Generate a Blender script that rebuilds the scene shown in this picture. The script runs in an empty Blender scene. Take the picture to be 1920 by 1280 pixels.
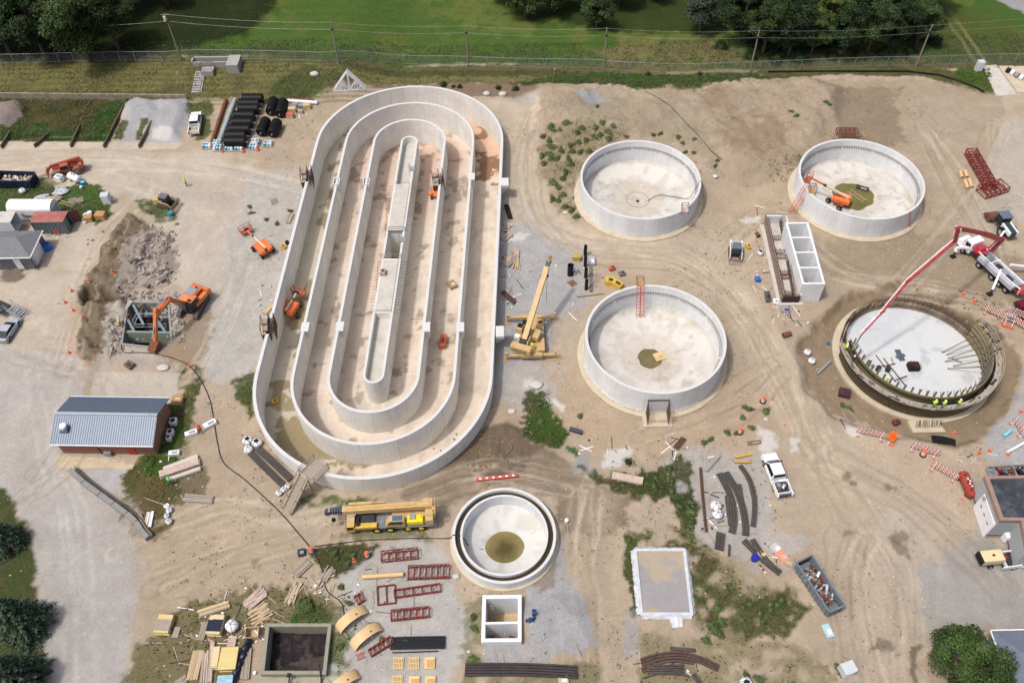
import bpy,math,random
import numpy as np
from mathutils import Vector,Matrix
R=math.radians
rnd=random.Random(7)
S=bpy.context.scene
COL=S.collection
F,TH,ROLL,H=1602.38,R(51.1459),R(-1.26236),95.0
cam=bpy.data.cameras.new('camera');cam.lens=F/1920*36;cam.sensor_width=36;cam.clip_end=3000;cam.clip_start=1
co=bpy.data.objects.new('camera',cam);COL.objects.link(co)
co.matrix_world=Matrix.Translation((0,0,H))@Matrix.Rotation(math.pi/2-TH,4,'X')@Matrix.Rotation(ROLL,4,'Z')
S.camera=co
_cr,_sr,_ct,_st=math.cos(ROLL),math.sin(ROLL),math.cos(TH),math.sin(TH)
def G0(px,py,z=0.0):
 "world x, y of the point of the photograph (1920 wide) lying at height z"
 a,b=px-960,-(py-640)
 rx,ry,rz=_cr,_sr*_st,_sr*_ct
 ux,uy,uz=-_sr,_cr*_st,_cr*_ct
 dx=a*rx+b*ux;dy=F*_ct+a*ry+b*uy;dz=-F*_st+a*rz+b*uz
 t=(H-z)/-dz
 return dx*t,dy*t
def P0(poly,z=0.0):return[G0(x,y,z) for x,y in poly]
def _hash(i,j,seed):
 n=(i*374761393+j*668265263+seed*1442695041)&0xffffffff
 n=((n^(n>>13))*1274126177)&0xffffffff
 return((n^(n>>16))&0xffff)/65535.0
def vn(X,Y,s,seed=0):
 x=np.asarray(X,float)/s+1000.5;y=np.asarray(Y,float)/s+1000.5
 i=np.floor(x).astype(np.int64);j=np.floor(y).astype(np.int64)
 u=x-i;v=y-j;u=u*u*(3-2*u);v=v*v*(3-2*v)
 return((_hash(i,j,seed)*(1-u)+_hash(i+1,j,seed)*u)*(1-v)+(_hash(i,j+1,seed)*(1-u)+_hash(i+1,j+1,seed)*u)*v)*2-1
def fbm(X,Y,s,seed=0,o=4):
 r=0;a=.5
 for k in range(o):
  r=r+a*vn(X,Y,s/2**k,seed+k*17);a*=.5
 return r
def sdf(X,Y,poly):
 "signed distance to a polygon, negative inside"
 d=np.full(X.shape,1e9);ins=np.zeros(X.shape,bool);n=len(poly)
 for k in range(n):
  ax,ay=poly[k];bx,by=poly[(k+1)%n];ex,ey=bx-ax,by-ay
  t=np.clip(((X-ax)*ex+(Y-ay)*ey)/(ex*ex+ey*ey+1e-9),0,1)
  d=np.minimum(d,(X-ax-ex*t)**2+(Y-ay-ey*t)**2)
  c=((ay>Y)!=(by>Y))&(X<ex*(Y-ay)/(ey if abs(ey)>1e-9 else 1e-9)+ax)
  ins^=c
 d=np.sqrt(d);return np.where(ins,-d,d)
def sst(a,b,x):
 t=np.clip((x-a)/(b-a),0,1);return t*t*(3-2*t)
DR=92.0
AX=np.array([-0.20334*DR,0.74951*DR]);BX=np.array([-0.18235*DR,1.28778*DR])
DITCH_H,DITCH_Z=H-DR,-1.86
TANKS=dict(A=(21.27,106.49,9.68,4.0),B=(56.54,105.46,9.8,4.0),C=(19.54,73.22,9.57,4.5),E=(-1.44,46.02,6.2,1.44))
TD=(56.0,72.5)
PIT_D=P0([(1500,640),(1545,590),(1600,548),(1690,530),(1790,560),(1870,620),(1915,680),(1912,735),(1880,775),(1840,820),(1790,838),(1720,822),(1640,800),(1560,775),(1515,725)])
BASEMENT=[(240,566),(316,568),(322,640),(290,652),(228,645)]
BSW=P0(BASEMENT)
TRENCH=P0([(148,545),(160,535),(215,545),(238,552),(236,562),(200,565),(160,570),(150,572)])
BOX2=[(-3.8,38.5),(0.25,38.45),(0.12,33.5),(-3.92,33.55)]
BASIN=[(-28.09,35.88),(-21.13,35.72),(-21.1,30.51),(-27.83,30.66)]
SHELF=P0([(1015,165),(1500,150),(1575,175),(1560,215),(1530,265),(1495,300),(1440,330),(1390,330),(1350,290),(1250,255),(1100,250),(1010,235)])
RUB=P0([(270,425),(300,440),(325,480),(310,525),(255,545),(225,540),(235,490)])
STRIP=P0([(240,402),(292,430),(270,480),(242,545),(222,620),(205,670),(150,672),(140,640),(155,600),(172,520),(198,450)])
MUD=P0([(880,810),(930,790),(985,800),(1040,840),(1000,880),(900,900),(800,925),(745,915),(830,870)])
PILE1=P0([(232,200),(250,188),(285,190),(292,215),(275,245),(262,232),(240,235)])
PILE2=P0([(298,190),(345,188),(350,215),(330,260),(300,255),(290,225)])
GPILE=P0([(985,1150),(1060,1130),(1110,1150),(1105,1200),(1040,1230),(1000,1215)])
PILE3=P0([(0,195),(35,192),(38,215),(10,232),(0,232)])
def _bb(X,Y,poly,m):
 xs=[p[0] for p in poly];ys=[p[1] for p in poly]
 return(X>min(xs)-m)&(X<max(xs)+m)&(Y>min(ys)-m)&(Y<max(ys)+m)
def _bump(X,Y,Z,poly,h,soft,rough=0.0,rs=2.0,seed=3):
 m=_bb(X,Y,poly,soft+1)
 if m.any():
  x,y=X[m],Y[m]
  w=sst(soft,-soft,sdf(x+fbm(x,y,3,seed)*.8,y+fbm(x,y,3,seed+5)*.8,poly))
  Z[m]+=w*(h+rough*fbm(x,y,rs,seed+9))
def bank(X,Y):
 yc=134.8-.036*(X+60)
 return 2.2*sst(0,9.5,Y-yc)*sst(-18,-32,X)
def terrain(X,Y,holes=False):
 X=np.asarray(X,float);Y=np.asarray(Y,float)
 near=sst(175,150,Y)*sst(120,100,abs(X))
 Z=fbm(X,Y,9,1,3)*.10*near+fbm(X,Y,1.6,2,2)*.03*near
 Z=Z+bank(X,Y)+sst(190,260,Y)*(fbm(X,Y,60,4,2)*1.5)
 _bump(X,Y,Z,SHELF,1.6,2.4,1.0,5.0,11)
 _bump(X,Y,Z,PIT_D,-1.1,.9,.15,1.5,12)
 _bump(X,Y,Z,TRENCH,-2.0,.25,.2,1.5,13)
 _bump(X,Y,Z,STRIP,.5,.6,1.0,1.2,14)
 _bump(X,Y,Z,RUB,.5,.9,.6,1.5,15)
 _bump(X,Y,Z,MUD,.55,1.6,.5,2.0,16)
 _bump(X,Y,Z,PILE1,1.0,1.3,.2,2.0,17)
 _bump(X,Y,Z,PILE2,.9,1.4,.2,2.0,18)
 _bump(X,Y,Z,GPILE,.8,1.8,.2,3.0,19)
 _bump(X,Y,Z,PILE3,1.2,1.4,.2,3.0,20)
 fl=np.zeros(X.shape)
 d=BX-AX;t=np.clip(((X-AX[0])*d[0]+(Y-AX[1])*d[1])/(d@d),0,1)
 dd=np.hypot(X-AX[0]-d[0]*t,Y-AX[1]-d[1]*t)
 fl=np.maximum(fl,sst(19,16.6,dd))
 for k,(cx,cy,r,h) in TANKS.items():
  fl=np.maximum(fl,sst(r+2.2,r+.9,np.hypot(X-cx,Y-cy)))
 Z=Z*(1-fl*.8)+fl*np.where(dd<20,.08,0)
 if holes:
  Z=np.where(dd<DR*.1744-.22,-6,Z)
  for k,(cx,cy,r,h) in TANKS.items():
   Z=np.where(np.hypot(X-cx,Y-cy)<r-.22,-6,Z)
  for poly,zz in((BSW,-5.0),(BOX2,-6),(BASIN,-6)):
   m=_bb(X,Y,poly,1);
   w=np.zeros(X.shape,bool);w[m]=sdf(X[m],Y[m],poly)<-.12
   Z=np.where(w,zz,Z)
 return Z
_gx=np.arange(-110,110.1,.5);_gy=np.arange(22,178.1,.5);_TG=None
def hz(x,y):
 global _TG
 if _TG is None:X,Y=np.meshgrid(_gx,_gy);_TG=terrain(X.ravel(),Y.ravel()).reshape(X.shape)
 if-110<=x<109.9 and 22<=y<177.9:
  u,v=(x+110)*2,(y-22)*2;i,j=int(u),int(v);u-=i;v-=j
  return float((_TG[j,i]*(1-u)+_TG[j,i+1]*u)*(1-v)+(_TG[j+1,i]*(1-u)+_TG[j+1,i+1]*u)*v)
 return float(terrain(np.array([x]),np.array([y]))[0])
def G(px,py,dz=0.0):
 "photo point resting dz above the ground"
 z=0.0
 for _ in range(4):
  x,y=G0(px,py,z);z=hz(x,y)+dz
 return x,y,z
def tag(o,label=None,cat=None,group=None,kind=None):
 if label:o['label']=label
 if cat:o['category']=cat
 if group:o['group']=group
 if kind:o['kind']=kind
 return o
def thing(name,label,cat,loc=(0,0,0),rz=0.0,group=None):
 o=bpy.data.objects.new(name,None);COL.objects.link(o);o.empty_display_size=.3
 o.location=loc if len(loc)==3 else(loc[0],loc[1],hz(*loc));o.rotation_euler=(0,0,rz)
 return tag(o,label,cat,group)
def kids(o):return list(o.children)
def copy_tree(o,parent=None):
 c=o.copy();COL.objects.link(c)
 if parent is not None:c.parent=parent
 for ch in kids(o):copy_tree(ch,c)
 return c
def again(src,label,loc,rz=0.0,sc=None):
 c=copy_tree(src);c.location=loc if len(loc)==3 else(loc[0],loc[1],hz(*loc));c.rotation_euler=(0,0,rz)
 if sc:c.scale=sc if isinstance(sc,tuple) else(sc,sc,sc)
 c['label']=label;return c
class MB:
 def __init__(s):s.v=[];s.f=[]
 def add(s,vs,fs):
  n=len(s.v);s.v+=[tuple(map(float,p)) for p in vs];s.f+=[tuple(i+n for i in f) for f in fs];return s
 def box(s,x,y,z,sx,sy,sz,rz=0,taper=(1,1)):
  "centre x, y; z = underside"
  c,q=math.cos(rz),math.sin(rz);vs=[]
  for k,(tx,ty) in enumerate(((1,1),taper)):
   for a,b in((-1,-1),(1,-1),(1,1),(-1,1)):
    u,v=a*sx/2*tx,b*sy/2*ty
    vs.append((x+u*c-v*q,y+u*q+v*c,z+k*sz))
  return s.add(vs,[(3,2,1,0),(4,5,6,7),(0,1,5,4),(1,2,6,5),(2,3,7,6),(3,0,4,7)])
 def beam(s,p,q,w,h,up=(0,0,1)):
  p=Vector(p);q=Vector(q);d=(q-p).normalized();u=Vector(up)
  if abs(d.dot(u))>.99:u=Vector((1,0,0))
  a=d.cross(u).normalized()*w/2;b=a.cross(d).normalized()*h/2
  vs=[p-a-b,p+a-b,p+a+b,p-a+b,q-a-b,q+a-b,q+a+b,q-a+b]
  return s.add(vs,[(0,1,2,3),(7,6,5,4),(0,4,5,1),(1,5,6,2),(2,6,7,3),(3,7,4,0)])
 def cyl(s,p,q,r,r2=None,n=12,cap=True):
  p=Vector(p);q=Vector(q);r2=r if r2 is None else r2;d=(q-p).normalized()
  u=Vector((0,0,1)) if abs(d.z)<.9 else Vector((1,0,0))
  a=d.cross(u).normalized();b=d.cross(a)
  vs=[]
  for c,rr in((p,r),(q,r2)):
   for k in range(n):
    t=2*math.pi*k/n;vs.append(c+a*math.cos(t)*rr+b*math.sin(t)*rr)
  fs=[(k,(k+1)%n,n+(k+1)%n,n+k) for k in range(n)]
  if cap:fs+=[tuple(range(n-1,-1,-1)),tuple(range(n,2*n))]
  return s.add(vs,fs)
 def tube(s,pts,r,n=6):
  pts=[Vector(p) for p in pts]
  vs=[];m=len(pts)
  for i,p in enumerate(pts):
   d=(pts[min(i+1,m-1)]-pts[max(i-1,0)]).normalized()
   u=Vector((0,0,1)) if abs(d.z)<.9 else Vector((1,0,0))
   a=d.cross(u).normalized();b=d.cross(a)
   for k in range(n):
    t=2*math.pi*k/n;vs.append(p+a*math.cos(t)*r+b*math.sin(t)*r)
  fs=[(i*n+k,i*n+(k+1)%n,(i+1)*n+(k+1)%n,(i+1)*n+k) for i in range(m-1) for k in range(n)]
  return s.add(vs,fs+[tuple(range(n-1,-1,-1)),tuple((m-1)*n+k for k in range(n))])
 def pipe(s,p,q,r,ri,n=20):
  "open hollow pipe"
  p=Vector(p);q=Vector(q);d=(q-p).normalized()
  u=Vector((0,0,1)) if abs(d.z)<.9 else Vector((1,0,0))
  a=d.cross(u).normalized();b=d.cross(a);vs=[]
  for c,rr in((p,r),(q,r),(q,ri),(p,ri)):
   for k in range(n):
    t=2*math.pi*k/n;vs.append(c+a*math.cos(t)*rr+b*math.sin(t)*rr)
  return s.add(vs,[(j*n+k,j*n+(k+1)%n,((j+1)%4)*n+(k+1)%n,((j+1)%4)*n+k) for j in range(4) for k in range(n)])
 def prism(s,poly,z0,z1):
  n=len(poly);vs=[(x,y,z0) for x,y in poly]+[(x,y,z1) for x,y in poly]
  return s.add(vs,[tuple(range(n-1,-1,-1)),tuple(range(n,2*n))]+[(k,(k+1)%n,n+(k+1)%n,n+k) for k in range(n)])
 def extr(s,prof,y0,y1,inset=None):
  "profile in x, z drawn out along y; inset = {index: metres} pulls those points in on both sides"
  n=len(prof);inset=inset or{}
  vs=[(x,y0+inset.get(i,0),z) for i,(x,z) in enumerate(prof)]+[(x,y1-inset.get(i,0),z) for i,(x,z) in enumerate(prof)]
  return s.add(vs,[tuple(range(n)),tuple(range(2*n-1,n-1,-1))]+[(k,n+k,n+(k+1)%n,(k+1)%n) for k in range(n)])
 def lathe(s,prof,x=0,y=0,z=0,n=20):
  m=len(prof);vs=[(x+r*math.cos(2*math.pi*k/n),y+r*math.sin(2*math.pi*k/n),z+h) for k in range(n) for r,h in prof]
  return s.add(vs,[(k*m+j,((k+1)%n)*m+j,((k+1)%n)*m+j+1,k*m+j+1) for k in range(n) for j in range(m-1)])
 def blob(s,x,y,z,rx,ry,rz_,n=8,jit=.2,rg=rnd):
  vs=[(x,y,z+rz_)];m=n//2
  for i in range(1,m):
   t=math.pi*i/m
   for k in range(n):
    a=2*math.pi*k/n;j=1+rg.uniform(-jit,jit)
    vs.append((x+rx*math.sin(t)*math.cos(a)*j,y+ry*math.sin(t)*math.sin(a)*j,z+rz_*math.cos(t)*j))
  vs.append((x,y,z-rz_));e=len(vs)-1;fs=[]
  for k in range(n):
   fs.append((0,1+k,1+(k+1)%n));fs.append((e,1+(m-2)*n+(k+1)%n,1+(m-2)*n+k))
  for i in range(m-2):
   for k in range(n):fs.append((1+i*n+k,1+(i+1)*n+k,1+(i+1)*n+(k+1)%n,1+i*n+(k+1)%n))
  return s.add(vs,fs)
 def build(s,name,mt,parent=None,smooth=False,bev=0.0):
  me=bpy.data.meshes.new(name);me.from_pydata(s.v,[],s.f);me.materials.append(mt)
  if smooth:
   me.polygons.foreach_set('use_smooth',[True]*len(me.polygons));
  me.update()
  o=bpy.data.objects.new(name,me);COL.objects.link(o)
  if parent is not None:o.parent=parent
  if bev:
   b=o.modifiers.new('bevel','BEVEL');b.width=bev;b.segments=2;b.limit_method='ANGLE';b.angle_limit=R(40)
  return o
def lin(c):c=c/255;return c/12.92 if c<=.04045 else((c+.055)/1.055)**2.4
SUN_AZ,SUN_EL,EXPO=R(27),R(64),0.06
SUN_ROT=math.pi/2-(SUN_AZ+math.pi)
LIGHT=1.24
def C(r,g,b,k=1.0):return tuple(lin(v)/LIGHT*k for v in(r,g,b))
def nodes(name):
 m=bpy.data.materials.new(name);m.use_nodes=True;nt=m.node_tree;b=nt.nodes['Principled BSDF']
 b.inputs['Specular IOR Level'].default_value=.25
 return m,nt,b
def N(nt,typ,**k):
 n=nt.nodes.new(typ)
 for a,v in k.items():
  if a in n.inputs:n.inputs[a].default_value=v
  else:setattr(n,a,v)
 return n
def mix(nt,fac,a,b,mode='MIX'):
 n=nt.nodes.new('ShaderNodeMix');n.data_type='RGBA';n.blend_type=mode;n.clamp_factor=True
 for i,v in((0,fac),(6,a),(7,b)):
  if hasattr(v,'is_output'):nt.links.new(v,n.inputs[i])
  else:n.inputs[i].default_value=v if i==0 else(tuple(v)+(1,))[:4]
 return n.outputs[2]
def math_(nt,op,a,b=None,c=None):
 n=nt.nodes.new('ShaderNodeMath');n.operation=op
 for i,v in enumerate((a,b,c)):
  if v is None:continue
  if hasattr(v,'is_output'):nt.links.new(v,n.inputs[i])
  else:n.inputs[i].default_value=v
 return n.outputs[0]
def ramp(nt,x,a,b):
 n=nt.nodes.new('ShaderNodeMapRange');nt.links.new(x,n.inputs[0]);n.inputs[1].default_value=a;n.inputs[2].default_value=b
 return n.outputs[0]
_M={}
def mat(key,rgb=None,rough=.75,var=.18,scale=2.5,metal=0.0,dirt=None,dirtamt=.5,grain=None):
 if key in _M:return _M[key]
 m,nt,b=nodes(key);_M[key]=m
 tc=N(nt,'ShaderNodeTexCoord');src=tc.outputs['Object']
 if grain:
  mp=N(nt,'ShaderNodeMapping');mp.inputs['Scale'].default_value=grain;nt.links.new(src,mp.inputs[0]);src=mp.outputs[0]
 n1=N(nt,'ShaderNodeTexNoise',Scale=scale,Detail=5.0,Roughness=.65);nt.links.new(src,n1.inputs['Vector'])
 lo=tuple(max(0,v*(1-var)) for v in rgb);hi=tuple(min(.95,v*(1+var)) for v in rgb)
 c=mix(nt,ramp(nt,n1.outputs[0],.3,.7),lo,hi)
 if dirt:
  n2=N(nt,'ShaderNodeTexNoise',Scale=scale*.7+.3,Detail=6.0,Roughness=.7);nt.links.new(tc.outputs['Object'],n2.inputs['Vector'])
  c=mix(nt,math_(nt,'MULTIPLY',ramp(nt,n2.outputs[0],.48,.72),dirtamt),c,dirt)
 nt.links.new(c,b.inputs['Base Color']);b.inputs['Roughness'].default_value=rough;b.inputs['Metallic'].default_value=metal
 return m
DUST=C(165,148,125)
def paint(key,rgb,rough=.45,dirtamt=.45,**k):return mat(key,rgb,rough,.14,1.5,dirt=DUST,dirtamt=dirtamt,**k)
WHITE=paint('white_paint',(.72,.73,.74));YEL=paint('yellow_paint',(.62,.40,.05),dirtamt=.5);CREAM=paint('cream_crane_paint',(.52,.36,.16),dirtamt=.5)
ORANGE=paint('orange_paint',(.72,.16,.03));RED=paint('red_paint',(.38,.025,.045));DKRED=mat('red_oxide_steel',(.20,.035,.03),.6,.25,1.2)
BLACK=mat('black_rubber',(.012,.012,.013),.7,.3,3);DARK=mat('dark_metal',(.035,.036,.04),.55,.3,3);GLASS=mat('dark_glass',(.015,.02,.025),.08,.1,1)
STEEL=mat('galvanised_steel',(.36,.38,.40),.45,.15,2,metal=.4);GREYP=paint('grey_paint',(.25,.27,.29));RUST=mat('rusty_steel',(.16,.065,.035),.85,.4,4)
REDW=mat('warning_red_plastic',(.52,.10,.065),.5,.1,3);ORG=mat('safety_orange_plastic',(.72,.13,.045),.5,.1,3);WHT=mat('white_plastic',(.75,.76,.77),.5,.08,3)
WOOD=mat('new_lumber',(.46,.35,.22),.85,.25,2,grain=(1,14,14));WOODG=mat('weathered_lumber',(.32,.27,.215),.9,.3,2,grain=(1,14,14));PLY=mat('plywood',(.58,.43,.22),.8,.15,2.5)
PINK=mat('formply_pinkish',(.47,.37,.31),.8,.2,2);TAN=mat('tan_fibreglass',(.62,.43,.22),.4,.08,1.2);BLUE=mat('blue_plastic',(.03,.14,.48),.4,.15,2)
HIVIS=mat('hi_vis_yellow',(.55,.85,.03),.8,.1,6);NAVY=mat('navy_paint',(.012,.02,.055),.5,.2,2,dirt=DUST,dirtamt=.2);SKIN=mat('skin',(.42,.25,.17),.6,.05,5);JEAN=mat('work_trousers',(.05,.06,.09),.9,.2,6)
REBAR=mat('rebar_steel',(.10,.055,.04),.85,.3,4);TARP=mat('white_plastic_sheet',(.52,.55,.58),.35,.15,1.5);SHEETG=mat('translucent_grey_sheet',(.42,.46,.50),.35,.25,1.5)
BAG=mat('white_woven_bag',(.70,.71,.73),.8,.1,5);SKY=mat('light_blue_plastic',(.25,.55,.70),.4,.15,3);TEAL=mat('teal_blue_paint',(.03,.28,.42),.5,.2,6)
def P0g(poly):return[G(x,y)[:2] if y>-100 else G0(x,y) for x,y in poly]
# ================================================================ ground
def build_ground():
 xs=np.concatenate([-np.geomspace(900,118,16)[:-1],np.arange(-118,118.01,.26),np.geomspace(118,900,16)[1:]])
 ys=np.concatenate([[-300,-120,-40,0,14],np.arange(24,178.01,.26),178+np.geomspace(2,1500,22)])
 X,Y=np.meshgrid(xs,ys);nx,ny=len(xs),len(ys);X=X.ravel();Y=Y.ravel()
 n=X.size
 L=lambda r,g,b:np.array(C(r,g,b))
 DIRT=L(186,168,143);col=np.tile(DIRT,(n,1));veg=np.zeros(n);grav=np.zeros(n);rough=np.zeros(n)
 wx=fbm(X,Y,4,31);wy=fbm(X,Y,4,41);nf=fbm(X,Y,1.2,51);nb=fbm(X,Y,14,61,4);nm=fbm(X,Y,3.2,71,4);nh=vn(X,Y,.55,88)
 t=np.clip(.5+nb*.9,0,1)[:,None];col=col*(1-t*.55)+L(162,142,115)*t*.55
 def lay(poly,rgb,soft=.5,warp=.8,a=1.0,v=None,g=None,r=None,brk=0.0,px=True,fb=0.6):
  nonlocal col,veg,grav,rough
  p=P0g(poly) if px else poly
  m=_bb(X,Y,p,soft+warp+1)
  if not m.any():return
  s=sdf(X[m]+wx[m]*warp*1.6,Y[m]+wy[m]*warp*1.6,p)+(nf[m]*fb*1.7+nh[m]*.5)*min(1,warp)
  w=sst(soft*.6,-soft*.6,s)*a
  if brk:w=w*sst(-brk-.12,-brk+.3,nm[m]*.6+nf[m]*.5+.22)
  if rgb is not None:col[m]=col[m]*(1-w[:,None])+np.array(C(*rgb))*w[:,None]
  if v is not None:veg[m]=veg[m]*(1-w)+v*w
  if g is not None:grav[m]=grav[m]*(1-w)+g*w
  if r is not None:rough[m]=rough[m]*(1-w)+r*w
 def stroke(pts,width,rgb,a=.5,soft=None,n_=0.0,twin=None):
  "tyre-worn track; twin = half gauge"
  nonlocal col,veg
  p=P0g(pts)
  q=[p[0]]
  for i in range(len(p)-1):
   p0=p[max(i-1,0)];p1=p[i];p2=p[i+1];p3=p[min(i+2,len(p)-1)]
   for k in range(1,7):
    t=k/6;q.append(tuple(.5*(2*p1[c]+(p2[c]-p0[c])*t+(2*p0[c]-5*p1[c]+4*p2[c]-p3[c])*t*t+(3*p1[c]-p0[c]-3*p2[c]+p3[c])*t**3) for c in(0,1)))
  m=_bb(X,Y,q,width+2);x=X[m];y=Y[m];d=np.full(x.shape,1e9)
  for i in range(len(q)-1):
   ex,ey=q[i+1][0]-q[i][0],q[i+1][1]-q[i][1]
   t=np.clip(((x-q[i][0])*ex+(y-q[i][1])*ey)/(ex*ex+ey*ey+1e-9),0,1);d=np.minimum(d,np.hypot(x-q[i][0]-ex*t,y-q[i][1]-ey*t))
  d=d+wx[m]*.5
  if twin:d=np.abs(d-twin)
  s_=soft or width*.5
  w=sst(width/2+s_,width/2-s_*.5,d)*a*np.clip(.75+nm[m]*.9,.1,1)
  col[m]=col[m]*(1-w[:,None])+np.array(C(*rgb))*w[:,None];veg[m]*=(1-w)
 GR=(70,86,44);DRY=(122,118,68);OLV=(86,88,50);WEED=(74,92,46);LUSH=(56,86,36);BRN=(100,84,58)
 lay([(-400,105),(640,108),(1060,120),(1840,108),(1990,105),(1990,124),(1850,128),(1440,140),(1060,150),(640,150),(-400,150)],(104,98,62),.5,.3,v=.6)
 FLD=[(-1500,148),(-170,148)]+P0g([(0,112),(100,111),(226,106),(340,105),(467,106),(560,110),(640,114),(857,118),(968,120),(1132,126),(1250,130),(1406,130),(1570,121),(1717,119),(1840,116),(1990,116)])+[(200,145),(1500,150),(1500,2200),(-1500,2200)]
 lay(FLD,(72,100,42),1.0,.4,v=.9,px=False)
 fy=(X>-999)&(Y>140);
 w=sst(.0,.35,nb+nm*.7+nf*.3)*.6*sst(138,146,Y);col=col*(1-w[:,None])+L(112,118,60)*w[:,None]
 w=(.5+.5*np.sin(Y*2.1+wx*1.5))*.22*sst(144,148,Y)*sst(60,20,X);col=col*(1-w[:,None])+L(98,112,54)*w[:,None]
 lay([(1160,70),(1330,72),(1420,110),(1390,128),(1150,128),(1120,95)],(126,114,74),2,2,.8,brk=.1)
 lay([(1400,112),(1720,80),(1760,118),(1420,132)],(112,106,64),1.5,1.5,.7)
 lay([(-100,-60),(560,-60),(470,70),(240,110),(-100,120)],(26,32,15),3,2,.9)  # tree shadow on the upper left lawn, painted into the ground colour
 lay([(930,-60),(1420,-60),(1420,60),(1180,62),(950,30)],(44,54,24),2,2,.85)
 lay([(1360,-60),(1770,-60),(1740,75),(1400,105)],(20,26,12),2,1,.95)  # wood floor painted near black for the shaded gaps between trees
 lay([(1750,0),(1900,50),(1990,120),(1840,120),(1760,100)],(84,90,46),2,1,.7)
 stroke([(1770,20),(1800,60),(1840,118)],.6,(140,128,92),.6,twin=.9)
 lay([(1835,-20),(1870,0),(1990,60),(1990,35),(1880,-20)],(150,152,155),.5,.5,v=0,g=1)
 lay([(-400,118),(560,117),(640,124),(1060,135),(1060,150),(930,158),(860,150),(640,160),(600,178),(560,190),(365,188),(-400,188)],DRY,.8,.6,v=.75)
 w=(.5+.5*np.sin(Y*5.2+wx*2+nm))*.5*sst(150.5,149,Y)*sst(133,134.5,Y)*sst(-20,-24,X);col=col*(1-w[:,None])+L(82,80,44)*w[:,None]
 lay([(-400,172),(340,172),(360,190),(-400,190)],OLV,.6,.5,.8,v=.8)
 lay([(560,125),(650,140),(600,180),(540,185),(500,175)],(66,80,40),1.5,1,.8,v=.8)
 lay([(640,118),(1060,130),(1060,142),(640,128)],(74,76,42),.5,.5,.8)
 lay([(640,150),(1010,150),(1040,170),(900,182),(700,160)],(120,98,74),.5,.5,.8,v=.3)
 lay([(1000,150),(1050,138),(1240,138),(1440,140),(1440,150),(1350,156),(1290,170),(1200,168),(1100,157),(990,163),(960,158)],(60,84,36),.5,.8,v=1.0)
 lay([(1420,133),(1740,126),(1850,145),(1862,176),(1838,178),(1790,160),(1720,142),(1560,140),(1440,148)],(94,96,52),.5,.5,v=.8)
 lay([(1795,128),(1850,128),(1866,172),(1835,166),(1790,146)],(66,98,32),.5,.5,v=1)
 lay([(1250,134),(1420,130),(1420,136),(1250,139)],(160,145,118),.3,.3,.7,v=0)
 lay([(-60,186),(240,186),(205,266),(-60,268)],(78,74,46),.4,.3,v=1)
 lay([(185,195),(238,188),(203,264),(145,264)],(46,78,30),.5,.5,v=1)
 lay([(0,232),(60,225),(150,240),(145,264),(0,264)],(52,78,34),.6,.8,v=1)
 lay([(-20,192),(34,190),(40,215),(14,232),(-20,236)],(128,112,106),.4,.6,v=0,g=1)
 lay([(240,190),(350,188),(352,222),(335,278),(212,278)],(168,168,170),.4,.3,v=0,g=.6)
 lay([(226,222),(240,226),(226,262),(210,262)],(84,92,44),.3,.3,v=.8)
 lay([(264,222),(278,222),(262,262),(252,262)],(84,92,44),.3,.3,v=.8)
 lay([(-40,265),(345,267),(330,280),(-40,281)],(198,184,160),.15,.1,v=0)
 lay([(290,240),(330,242),(325,262),(288,260)],(206,205,200),.5,.5,.8)
 lay([(345,195),(400,190),(398,230),(388,262),(372,262),(372,222),(350,215)],(96,104,56),.5,.7,v=.6,brk=.1)
 lay([(384,222),(400,222),(398,252),(386,262)],(90,100,52),.3,.5,v=.5,brk=.1)
 lay([(-100,284),(420,284),(430,330),(240,340),(200,400),(160,520),(100,760),(80,940),(-100,880)],(198,184,164),2,1.5,.75,g=.25)
 lay([(210,340),(480,300),(560,420),(520,560),(470,700),(380,690),(330,480),(290,400)],(190,180,163),2,2,.7,g=.5)
 lay([(-60,640),(150,660),(170,700),(110,900),(250,990),(262,1290),(90,1290),(60,980),(-60,900)],(178,173,166),1.5,.8,.95,g=.05)
 lay([(-60,880),(70,890),(90,1100),(84,1300),(-60,1300)],(178,172,164),1.0,.6,.5)
 lay([(90,840),(180,830),(300,1000),(270,1300),(100,1300)],(172,168,163),1.5,1,.6)
 lay([(-60,905),(14,915),(40,965),(62,1010),(70,1130),(82,1300),(-60,1300)],(70,80,42),.5,.5,v=.8)
 lay([(55,1140),(85,1140),(85,1185),(60,1185)],(92,78,58),.5,.5,.7,v=.1)
 stroke([(150,700),(110,800),(120,900),(150,1000),(160,1290)],.5,(205,200,192),.35,twin=1.1)
 stroke([(60,700),(90,860),(130,990),(130,1280)],.4,(208,204,197),.3,twin=.9)
 lay([(265,1000),(420,940),(560,1000),(480,1100),(300,1130),(260,1250)],(176,158,128),2,1.5,.7)
 lay([(460,330),(560,320),(600,400),(520,690),(440,740),(390,640),(420,480)],(180,176,166),2,2,.9,g=.9)
 lay([(350,600),(430,560),(500,620),(480,720),(380,700)],(176,173,166),1.5,1.5,.8,g=1)
 stroke([(200,330),(330,380),(300,450),(180,620)],.5,(212,203,188),.45,twin=1.2)
 stroke([(0,330),(200,310),(420,320),(560,350)],.7,(210,200,182),.5,twin=1.3)
 stroke([(250,300),(270,360),(200,440),(150,540)],.5,(206,196,178),.5,twin=1.2)
 lay([(330,380),(420,380),(440,440),(400,520),(330,500)],(196,184,166),1.5,2,.6)
 lay([(-60,335),(70,335),(110,352),(170,340),(205,375),(210,400),(185,418),(140,405),(-60,400)],(70,98,42),.6,.8,v=1)
 lay([(-60,328),(80,330),(120,345),(60,352),(-60,345)],(120,118,70),.6,.6,.7,v=.7)
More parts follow.
